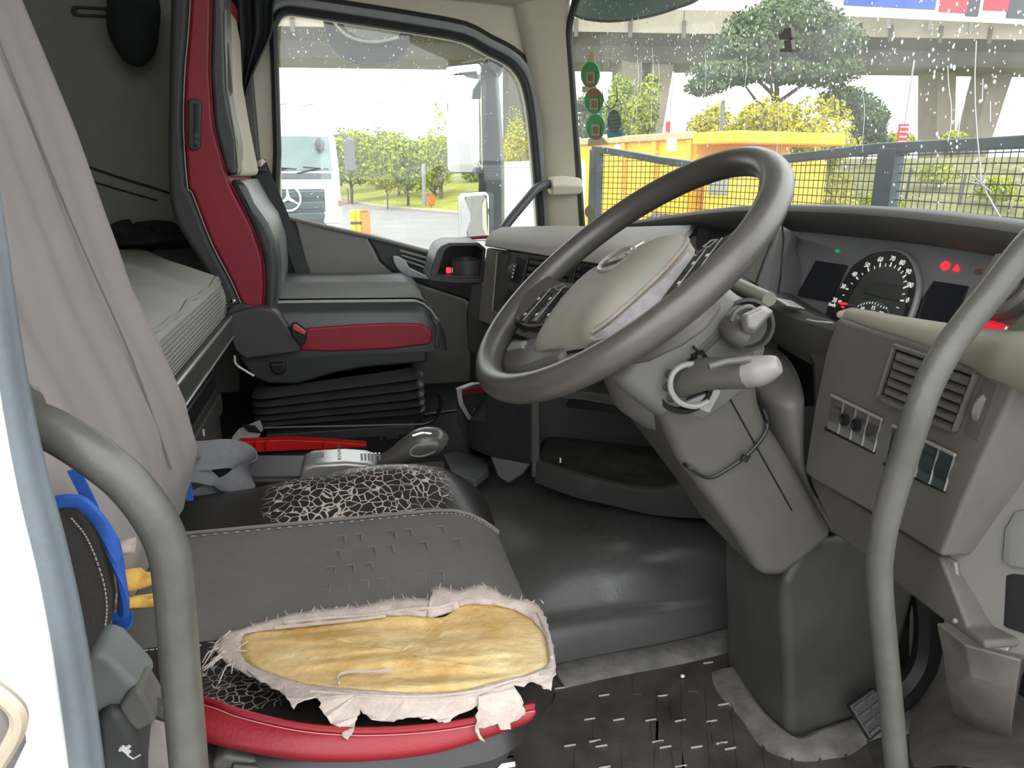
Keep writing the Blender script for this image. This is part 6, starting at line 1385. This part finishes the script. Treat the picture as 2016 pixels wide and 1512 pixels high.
# stuffing poking out of the tears at the foot of the cover
scrap([(249,1160),(247,1140),(254,1120),(262,1118),(272,1126),(290,1128),(304,1140),(306,1144),(290,1152),(268,1160),(254,1164)], 'foam_tuft', SCR)['label'] = 'yellow foam'
scrap([(252,1197),(254,1178),(264,1172),(284,1170),(296,1168),(308,1178),(306,1182),(299,1180),(296,1197)], 'foam_tuft', SCR)['label'] = 'yellow foam'
scrap([(246,1088),(246,1072),(258,1058),(263,1066),(262,1080),(256,1092)], 'cloth_tuft', LIN, .004)
# --- driver's belt webbing looped on the far side of the seat
db_ = thing('driver_belt', 'grey seat belt webbing looped beside the driver cushion and the seat cover', 'seat belt', W(440, 985, y=1.2))
BG = mat('belt_grey', (.135, .14, .15), .6, var=.12, vscale=60, bump=.25, bscale=700)
ribbon([W(330,900,y=1.21), W(400,897,y=1.23), W(450,893,y=1.25), W(478,902,y=1.25), W(488,925,y=1.23), W(470,952,y=1.21), W(425,976,y=1.20), W(375,1000,y=1.19)], .050, (.2, .55, .8), 6).make('webbing', BG, db_)
ribbon([W(340,900,y=1.20), W(385,925,y=1.215), W(425,950,y=1.215), W(452,968,y=1.20)], .048, (.75, .3, -.6), 5).make('webbing', BG, db_)
# --- buckle end, belt stalk and cloth at the lower left
bs = thing('seat_adjuster', 'grey plastic adjuster lever with an X symbol at the lower left of the driver seat', 'lever', W(250, 1480, y=.50))
GA = mat('adjuster_grey', (.15,.165,.16), .5, var=.12, vscale=12)
AJ = lambda pxs, y: [W(a, b, y=y) for a, b in pxs]
B().prism(AJ([(180,1282),(215,1294),(268,1350),(285,1372),(258,1395),(230,1398),(190,1415),(160,1380),(165,1300)], .49), (0, .04, 0)).make('side_shield', GA, bs, bevel=.012, seg=4)
B().prism(AJ([(230,1396),(252,1362),(275,1358),(300,1400),(306,1425),(268,1445),(248,1425)], .485), (0, .03, 0)).make('buckle_stalk', mat('stalk_olive', (.115,.115,.10), .55, var=.25, vscale=30), bs, bevel=.006)
B().prism(AJ([(185,1410),(232,1400),(262,1445),(280,1500),(290,1620),(200,1620),(190,1500)], .48), (0, .04, 0)).make('lower_cover', mat('lower_cover_dark', (.045,.05,.048), .5, var=.1), bs, bevel=.008)
B().prism(AJ([(234,1474),(240,1470),(257,1482),(251,1487)], .478), (0, .002, 0)).make('symbol', PRINT, bs)
B().prism(AJ([(252,1470),(257,1472),(245,1478),(234,1480),(233,1477)], .4785), (0, .002, 0)).make('symbol', PRINT, bs)
B().tube(AJ([(250,1486),(262,1494),(276,1486)], .478), .0006, 5).make('symbol', PRINT, bs)
B().tube(smoothpath(AJ([(285,1370),(300,1385),(312,1398),(330,1405)], .50), 3), .006, 8).make('cable_end', DARK, bs)
rc_ = lump(W(312, 1470, y=.53), 1, (.026, .03, .055), 9, 24, 14, .3).make('rag_cloth', mat('rag_grey', (.24,.215,.195), .9, var=.25, vscale=25, bump=.4), None, subs=1, angle=180)
tag(rc_, 'crumpled grey rag stuffed beside the adjuster lever at the bottom left', 'rag')
# --- gear selector on the far side of the cushion
gs = thing('gear_selector', 'silver gear selector unit with a dark grip leaning forward beside the driver cushion', 'gear lever', W(700, 925, y=1.28))
GB = lambda pxs, y: [W(a, b, y=y) for a, b in pxs]
body = [(594,925),(595,908),(600,892),(619,884),(679,881),(720,884),(745,892),(758,912),(770,925)]
B().prism(GB(body, 1.33), (0, -.075, 0)).make('body', mat('selector_silver', (.40,.40,.39), .28, .45, var=.08), gs, bevel=.012, seg=4)
B().prism(GB([(611,889),(636,888),(638,901),(610,903)], 1.247), (0, .004, 0)).make('button', mat('selector_button', (.30,.30,.29), .35, .3), gs, bevel=.002)
for k in range(6): B().box(W(712+7*k, 899, y=1.246), (.0035, .004, .014)).make('grip_ridge', SILVER, gs)
text('gear_text', 'RNAM', .010, W(668, 891, y=1.246), (0, 0, 1), (-1, 0, 0), DARK, gs)
grip = smoothpath(GB([(745,912),(775,902),(805,884),(834,870),(858,870),(872,878)], 1.27), 4)
gp = B().tube(grip, list(np.interp(np.linspace(0, 1, len(grip)), [0,.25,.55,.8,.95,1], [.014,.022,.030,.030,.024,.014])), 14, flat=.9, up=(0,0,1)).make('grip', mat('grip_black', (.085,.082,.075), .25, var=.1), gs)
B().tube(smoothpath(GB([(808,888),(822,876),(848,872),(862,878),(854,890),(832,898),(812,898)], 1.238), 4, True)if False else smoothpath(GB([(808,888),(822,876),(848,872),(862,878),(854,890),(832,898),(812,897)], 1.243), 4, True), .0016, 6, True).make('thumb_ring', SILVER, gp)
B().tube(smoothpath(GB([(812,858),(834,852),(858,858),(874,868),(881,878)], 1.255), 4), .0035, 8).make('chrome_ridge', CHROME, gp)
B().prism(GB([(480,893),(600,893),(760,905),(900,930),(900,1010),(460,1010)], 1.40), (0, -.12, 0)).make('console_box', mat('console_black', (.022,.022,.022), .5, var=.1), gs, bevel=.01)
# pale floor patch ahead of the console
fp = B().prism([W(872,893,y=1.62), W(900,889,y=1.75), W(962,902,y=1.65), W(962,922,y=1.48), W(935,945,y=1.42), W(890,930,y=1.45)], (0, 0, -.02)).make('floor_panel', mat('floor_grey_green', (.10,.115,.11), .5, var=.15), fl, bevel=.003)
# ======================= HANDLES, MIRRORS, GUARD, GLASS =======================
def handle(pxs, r, label, nm='grab_handle'):
    t = thing(nm, label, 'handle', W(*pxs[-1][:2], y=pxs[-1][2]))
    pth = smoothpath([W(a, b, y=y) for a, b, y in pxs], 6); B().tube(pth, r, 18).make('tube', HANDLE, t, angle=180); return t, pth
h1, q1 = handle([(20,812,.47),(60,828,.46),(110,850,.455),(175,890,.45),(250,950,.45),(305,1022,.45),(334,1090,.45),(344,1170,.45),(350,1250,.45),(358,1350,.45),(367,1450,.45),(376,1560,.45),(384,1700,.45),(398,1980,.45),(412,2300,.45)], .0126, 'curved grey grab handle in front of the driver seat, left side of the doorway')
B().lathe([(.018,-.004),(.020,.0),(.018,.006),(.012,.007)], q1[1], (q1[0]-q1[3]), 16).make('foot', HANDLE, h1)
h2, q2 = handle([(2110,395,.52),(2060,448,.52),(2016,494,.52),(1955,573,.52),(1905,634,.52),(1860,697,.52),(1828,757,.52),(1803,825,.52),(1772,925,.525),(1747,1010,.53),(1733,1085,.535),(1731,1145,.54),(1740,1250,.545),(1752,1370,.55),(1765,1512,.555),(1776,1640,.56)], .0122, 'bent grey grab handle in front of the switch panel, right side of the doorway')
B().lathe([(.020,-.004),(.022,.0),(.018,.006),(.012,.007)], q2[-1], (q2[-2]-q2[-1]), 16).make('foot', HANDLE, h2)
# grab handle on the far A-pillar
h3 = thing('pillar_handle', 'short dark grab handle with a cream end block on the far windscreen pillar', 'handle', W(1110, 380, y=2.40))
pth = smoothpath([W(990,452,y=2.32), W(1005,432,y=2.33), W(1035,396,y=2.35), W(1058,370,y=2.37), W(1078,363,y=2.39), W(1095,362,y=2.40)], 5); B().tube(pth, .0145, 12).make('tube', mat('pillar_handle_grey', (.07,.075,.078), .4), h3)
rings = []
for px, y0, y1, r in ((1086,352,378,.92),(1090,348,384,1),(1110,346,384,1),(1140,350,382,1),(1146,353,380,.9)):
    a, b = W(px, y0, y=2.37), W(px, y1, y=2.37); rings.append([a, a + V((0, .05, 0)), b + V((0, .05, 0)), b, b.lerp(a, .5) + V((0, -.012, 0))])
B().loft(rings).make('end_block', CREAM, h3, angle=40, bevel=.005)
# ---- wing mirrors outside the far window
wm_ = thing('wing_mirror', 'tall dark wing mirror housing with two mirror glasses outside the far door window', 'mirror', W(970, 440, y=2.78))
MH = mat('mirror_housing_grey', (.075, .095, .105), .45, var=.1, vscale=8)
mh = lambda pxs, y: [W(a, b, y=y) for a, b in pxs]
B().prism(mh([(951,118),(958,112),(992,118),(976,146),(984,250),(988,326),(989,440),(990,480),(964,480),(962,440),(955,345),(947,330),(945,262),(948,160)], 2.78), (.03, .10, 0)).make('housing', MH, wm_, bevel=.01, seg=3)
B().prism(mh([(962,100),(1004,108),(978,150),(960,130)], 2.74), (.02, .06, 0)).make('mount_arm', MH, wm_, bevel=.006)
B().tube([W(985,112,y=2.77), V((.62, 2.56, 1.19))], .02, 8).make('mount_bracket', MH, wm_)
def mglass(c0, c1, ytop, ybot, dep, name, bulge=0, rr=.02, tilt=.045):
    a, b = W(c0, ybot, y=dep[0]), W(c1, ybot, y=dep[1]); at_, bt_ = W(c0, ytop, y=dep[0]), W(c1, ytop, y=dep[1])
    tl_ = V((u0_.y, -u0_.x, 0)).normalized() if (u0_ := (b-a)).length else V((0,0,0)); tl_ = tl_ if tl_.y < 0 else -tl_; hh = (at_-a).length; a = a - tl_*hh*.5*tilt; b = b - tl_*hh*.5*tilt; at_ = at_ + tl_*hh*.5*tilt; bt_ = bt_ + tl_*hh*.5*tilt
    u = (b-a); h = (at_-a).length; n = V((u.y, -u.x, 0)).normalized(); n = n if n.y < 0 else -n
    out = rrect(u.length, h, rr, 4); c = (a+b+at_+bt_)/4; uu = u.normalized(); vv = (at_-a).normalized()
    P = [c + uu*p[0] + vv*p[1] for p in out]
    rings = [[p - n*.03 for p in P], P] + [[c + (p-c)*s + n*bulge*(1-s*s) for p in P] for s in (.97, .8, .6, .4, .2, .03)]
    B().loft(rings[:2], caps=True).make('mirror_shell', MH, wm_)
    o = B().loft([[p + n*.0015 for p in r] for r in rings[2:]], caps=True).make(name, MIRROR, wm_, angle=180); return o
mglass(879, 950, 128, 340, (2.90, 2.77), 'mirror_glass', .0012)
mglass(903, 964, 378, 474, (2.86, 2.76), 'mirror_glass', .003)
B().prism(mh([(930,194),(932,176),(944,158),(948,156),(947,194)], 2.74), (0, .03, 0)).make('visor', MH, wm_, bevel=.003)
B().prism(mh([(943,340),(957,340),(957,380),(942,380)], 2.84), (.02, .04, 0)).make('link_bar', MH, wm_)
km = thing('kerb_mirror', 'grey rounded kerb mirror bowl hanging above the far door window', 'mirror', W(730, 128, y=2.75))
bl_ = smoothpath([V((a, b, 0)) for a, b in ((632,10),(637,45),(645,82),(665,107),(697,123),(735,129),(770,124),(795,110),(809,86),(817,50),(819,10))], 3)
rings = []
for s, dy in ((1, 0), (1, .03), (.94, .08), (.75, .13), (.4, .16)):
    rings.append([W(726 + (p.x-726)*s, 20 + (p.y-20)*s, y=2.72) + V((0, dy, 0)) for p in bl_])
B().loft(rings, closed=False, caps=False).make('bowl', mat('kerb_grey', (.065,.07,.068), .4, var=.1, vscale=4), km, angle=180, solid=.004)
B().prism([W(726 + (p.x-726)*.97, 20 + (p.y-20)*.97, y=2.745) for p in bl_], (0, .004, 0)).make('back_plate', MATS['kerb_grey'], km)
B().tube(smoothpath([W(a, b, y=2.735) for a, b in ((650,34),(668,58),(690,74),(720,82),(750,82),(785,74))], 4), .006, 6).make('rim', mat('kerb_rim', (.5,.5,.46), .4, .3), km)
B().prism([W(a, b, y=2.738) for a, b in ((664,30),(680,56),(705,74),(735,80),(780,72),(800,58),(800,30))], (0, .004, 0)).make('mirror_glass', mat('kerb_glass', (.22,.25,.26), .15, .3), km)
# ---- mesh stone guard in front of the windscreen
GM = mat('guard_frame', (.085, .115, .125), .5, var=.15, vscale=12); WIRE = mat('guard_wire', (.05, .05, .045), .6)
def gd_x(y): return 1.075 - .265*(abs(y-1.4)/1.05)**2.5
def gtop(y): return float(np.interp(y, [.2,.5,1.0,1.4,1.7,2.0,2.2,2.45], [.893,.893,.893,.893,.878,.856,.877,.917]))
mg = thing('mesh_guard', 'dark framed wire mesh stone guard standing outside the windscreen', 'mesh guard', (1.05, 1.4, .6))
def gp_(y, z, off=0): return V((gd_x(y)+off, y, z))
ys = np.linspace(.30, 2.46, 60)
def bar(p, h, d=.012):
    return [p + V((-d, 0, -h)), p + V((-d, 0, h)), p + V((d, 0, h)), p + V((d, 0, -h))]
B().loft([bar(gp_(y, gtop(y)), .0105) for y in ys]).make('top_rail', GM, mg, bevel=.003)
B().loft([bar(gp_(y, .585), .012) for y in ys]).make('bottom_rail', GM, mg)
for y, hw in ((2.45,.014),(1.365,.026),(.33,.014)):
    B().prism([gp_(y-hw, .58, -.014), gp_(y+hw, .58, -.014), gp_(y+hw, gtop(y), -.014), gp_(y-hw, gtop(y), -.014)], V((.025, 0, 0))).make('post', GM, mg, bevel=.003)
for ya, yb in ((.34, 1.34), (1.39, 2.44)):
    wb_ = B(); n = int((yb-ya)/.0172)
    for i in range(n+1):
        y = ya + (yb-ya)*i/n; wb_.tube([gp_(y, .59), gp_(y, gtop(y)-.008)], .00115, 4, caps=False)
    yy = np.linspace(ya, yb, 24); z = .603
    while z < .915:
        seg_ = [gp_(y, z, .002) for y in yy if gtop(y) > z]
        runs = []; cur = []
        for y in yy:
            if gtop(y) > z: cur.append(gp_(y, z, .002))
            elif cur: runs.append(cur); cur = []
        if cur: runs.append(cur)
        for r in runs:
            if len(r) > 1: wb_.tube(r, .00115, 4, caps=False)
        z += .0172
    o = wb_.make('wire_mesh', WIRE, mg, smooth=False); 
# ---- sun visor, stickers, small fittings on the windscreen
vs = thing('sun_visor', 'grey-green tinted sun visor at the top left corner of the windscreen', 'visor', WS(1240, 40, .06))
vo = [(1126,8),(1134,-12),(1170,-45),(1300,-80),(1420,-60),(1372,-2),(1330,16),(1290,29),(1250,37),(1200,42),(1155,38),(1132,30),(1123,20)]
vpl = smoothpath([WS(a, b, .05) for a, b in vo], 3, True)
VM = mat('visor_green', (.22,.33,.275), .35, var=.08, vscale=4)
B().loft([[p for p in vpl], [p + V((.012, 0, 0)) for p in vpl]]).make('panel', VM, vs, angle=60); B().tube(vpl, .004, 6, True).make('edge', DARK, vs)
def wsticker(name, cx_, cy__, rx_, ry_, label, cols, group=None):
    t = thing(name, label, 'sticker', WS(cx_, cy__, -.004), group)
    for k, (s, m, nm) in enumerate(cols):
        pts = [WS(cx_ + math.cos(a)*rx_*s, cy__ + math.sin(a)*ry_*s, -.004 - .0012*k) for a in np.linspace(0, 2*math.pi, 29)[:-1]]
        B().prism(pts, V((.001, 0, 0))).make(nm, m, t)
    return t
SG1 = mat('sticker_edge', (.5,.75,.56), .5, var=0); SG2 = mat('sticker_green', (.06,.34,.08), .5, var=.1); SBN = mat('sticker_brown', (.24,.16,.06), .5, var=.15, vscale=60); SPK = mat('sticker_pinkish', (.5,.33,.25), .5, var=0); STP = mat('tape_yellowed', (.68,.55,.32), .6, var=.1, vscale=20)
for i, (cx_, cy__, lab) in enumerate(((1162,147,'topmost of the three round green windscreen stickers'), (1169,199,'middle one of the three round green windscreen stickers'), (1172,250,'lowest of the three round green windscreen stickers'))):
    t = wsticker('disc_sticker', cx_, cy__, 19, 27, lab, [(1, SG1, 'edge'), (.94, SG2, 'face')], 'round licence stickers on the windscreen')
    lo = .35
    pts = [WS(cx_ + math.cos(a)*17.5, cy__ + math.sin(a)*25.5, -.0075) for a in np.linspace(R_(200), R_(340), 14)] if i == 1 else [WS(cx_ + math.cos(a)*17, cy__ + math.sin(a)*25, -.0075) for a in np.linspace(R_(40), R_(140), 12)]
    B().prism(pts, V((.001, 0, 0))).make('brown_band', SBN, t)
    B().prism([WS(cx_+a, cy__+b, -.009) for a, b in ((-8,-5),(8,-5),(8,17),(-8,17))], V((.001, 0, 0))).make('label', SPK, t)
    B().prism([WS(cx_+a, cy__+b, -.0105) for a, b in ((-5,-1),(5,-1),(5,13),(-5,13))], V((.001, 0, 0))).make('label_inner', SBN, t)
for i, pts in enumerate(([(1156,122),(1158,106),(1168,98),(1171,122)], [(1146,170),(1172,168),(1178,180),(1146,182)], [(1158,274),(1186,270),(1200,284),(1157,288)])):
    tag(B().prism([WS(a, b, -.003) for a, b in pts], V((.001, 0, 0))).make('tape', STP, None), ['scrap of yellowed tape above the topmost round sticker', 'scrap of yellowed tape between the upper two round stickers', 'strip of yellowed tape below the lowest round sticker'][i], 'tape')
t = wsticker('permit_sticker', 1209, 240, 13, 24, 'oval grey-green permit sticker with a blue foot beside the round stickers', [(1, mat('permit_grey', (.12,.17,.145), .5, var=.1, vscale=30), 'face')])
B().prism([WS(a, b, -.003) for a, b in ((1195,258),(1225,256),(1226,268),(1196,272))], V((.001, 0, 0))).make('blue_foot', mat('permit_blue', (.10,.34,.50), .5, var=.1), t)
B().prism([WS(a, b, -.002) for a, b in ((1194,218),(1224,214),(1225,258),(1195,260))], V((.0008, 0, 0))).make('clear_backing', glass_mat('permit_film', (.75,.82,.78), .05), t)
for k in range(6): B().prism([WS(1199+.3*k, 226+7*k, -.0065), WS(1218, 225+7*k, -.0065), WS(1218, 227.5+7*k, -.0065), WS(1199, 228.5+7*k, -.0065)], V((.0008, 0, 0))).make('text_line', mat('permit_line', (.24,.30,.27), .5, var=0), t)
hk = B().tube(smoothpath([WS(a, b, -.01) for a, b in ((1186,180),(1188,195),(1194,208),(1202,214),(1210,208),(1215,194),(1214,172))], 4), .0016, 6).make('wire_loop', BLACK, None); tag(hk, 'thin black wire loop hanging on the windscreen by the round stickers', 'wire')
sb2 = thing('sensor_bracket', 'small dark two-part sensor bracket on the windscreen in front of the big tree', 'bracket', WS(1546, 80, -.01))
SBM = mat('bracket_brown_grey', (.13,.11,.10), .5, var=.1)
for pts in ([(1531,68),(1540,62),(1544,54),(1556,53),(1558,74),(1552,78),(1533,78)], [(1542,80),(1556,78),(1559,98),(1555,103),(1534,102),(1534,96),(1544,94)]):
    B().prism([WS(a, b, -.012) for a, b in pts], V((.010, 0, 0))).make('plate', SBM, sb2, bevel=.002)
tag(B().prism([WS(1162 + math.cos(a)*11, 417 + math.sin(a)*13, -.004) for a in np.linspace(0, 2*math.pi, 21)[:-1]], V((.0012, 0, 0))).make('disc', mat('disc_dusty', (.40,.37,.28), .7, var=.15, vscale=60), None), 'small dusty round disc at the lower left corner of the windscreen', 'sticker')
tag(B().prism([WS(1543, -40, .03), WS(1590, -40, .03), WS(1580, 3, .03), WS(1543, 14, .03)], V((.02, 0, 0))).make('wiper_motor_cover', DARK, None, bevel=.003), 'dark bracket corner at the top edge of the windscreen above the sensor bracket', 'bracket') if False else None
# ---- rain drops and streaks on the outside, cracks in the glass
DROP = bpy.data.materials.new('water_drop'); DROP.use_nodes = True; _t = DROP.node_tree; _t.nodes.remove(_t.nodes['Principled BSDF']); _l = _t.nodes.new('ShaderNodeBsdfTranslucent'); _l.inputs[0].default_value = (.9, .93, .93, 1); _t.links.new(_l.outputs[0], _t.nodes['Material Output'].inputs[0])
rg3 = np.random.default_rng(4)
ico = [(0,0,1)] + [(math.cos(a)*.95, math.sin(a)*.95, .25) for a in np.linspace(0, 2*math.pi, 7)[:-1]] 
dv = []; df = []
def drop(p, r, n, st=1):
    u = V((0, 1, 0)) - n*n.y; u.normalize(); w = n.cross(u); k = len(dv)
    dv.append(tuple(p + n*r*.6))
    for j in range(6):
        a = 2*math.pi*j/6; dv.append(tuple(p + u*math.cos(a)*r + w*math.sin(a)*r*st))
    for j in range(6): df.append((k, k+1+j, k+1+(j+1) % 6))
    df.append(tuple(k+1+j for j in reversed(range(6))))
for i in range(4200):
    y = rg3.uniform(.45, 2.38); z = .66 + .80*rg3.random()**.8
    dens = .35 + .65*min(1, max(0, (z-.80)/.25)); dens *= 1.0 if (y < 1.35 or y > 1.7) else .8
    if rg3.random() > dens: continue
    p = wsp(y, z, .002); drop(p, .0011 + .0024*rg3.random()**2.6, V((1, 0, .1)).normalized(), 1 + .5*rg3.random())
me = bpy.data.meshes.new('m'); me.from_pydata(dv, [], df); rdp = link_obj('raindrops', me, DROP, wsn, angle=180); rdp['kind'] = 'stuff'
stx = B()
for (a, b0_, b1) in ((1255,110,240),(1262,120,200),(1284,95,250),(1296,120,210),(1325,140,230),(1388,100,240),(1438,130,180),(1468,110,190),(1531,200,330),(1700,190,300)):
    stx.tube([WS(a + 2*math.sin(q*.9), b0_ + (b1-b0_)*q/6, .001) for q in range(7)], .00045, 4)
for pts in ([(1866,130),(1868,170),(1873,210),(1872,250),(1866,280)], [(1935,155),(1934,200)], [(1900,195),(1890,240),(1886,270)], [(1950,200),(1950,240)]): stx.tube(smoothpath([WS(a, b, .001) for a, b in pts], 4), .0008, 4)
stx.make('rain_streaks', DROP, wsn)['kind'] = 'stuff'
CK = mat('glass_crack', (.78,.8,.8), .3, var=0)
ck = B()
for pts, r in (([(1922,80),(1919,150),(1920,210),(1924,270),(1930,330),(1931,358)], .0013), ([(1931,358),(1945,385),(1958,408),(1972,432)], .0018), ([(1908,358),(1934,364)], .0014), ([(1916,346),(1932,362),(1952,378)], .0013), ([(1931,362),(1905,392)], .001), ([(1931,362),(1950,316)], .001), ([(1925,355),(1940,370)], .002), ([(1920,368),(1944,358)], .001)):
    ck.tube([WS(a, b, -.001) for a, b in pts], r*.8, 5)
ck.make('crack', CK, wsn)
# drops on the door window
dv.clear(); df.clear()
for i in range(420):
    px = rg3.uniform(555, 1040); py = 60 + 380*rg3.random()**(2.6 if rg3.random() < .6 else 1.0); p = W(px, py, y=YL+.024)
    drop(p, .0012 + .0022*rg3.random()**3, V((0, 1, 0.02)), 1.2) if False else None
    n = V((0, -1, 0)); k = len(dv); r = .0012 + .002*rg3.random()**3; dv.append(tuple(p + V((0, .0015, 0))))
    for j in range(6): a = 2*math.pi*j/6; dv.append((p.x + math.cos(a)*r, p.y, p.z + math.sin(a)*r*1.2))
    for j in range(6): df.append((k, k+1+j, k+1+(j+1) % 6))
    df.append(tuple(k+1+j for j in reversed(range(6))))
me = bpy.data.meshes.new('m'); me.from_pydata(dv, [], df); link_obj('raindrops', me, DROP, wf, angle=180)['kind'] = 'stuff'
# small white chip on the floor mat
tag(B().ball(W(1344,1331,z=.004), .004, 8, 5, (1,1,.7)).make('white_chip', WHITEP, None), 'tiny white chip lying on the black floor mat', 'debris')
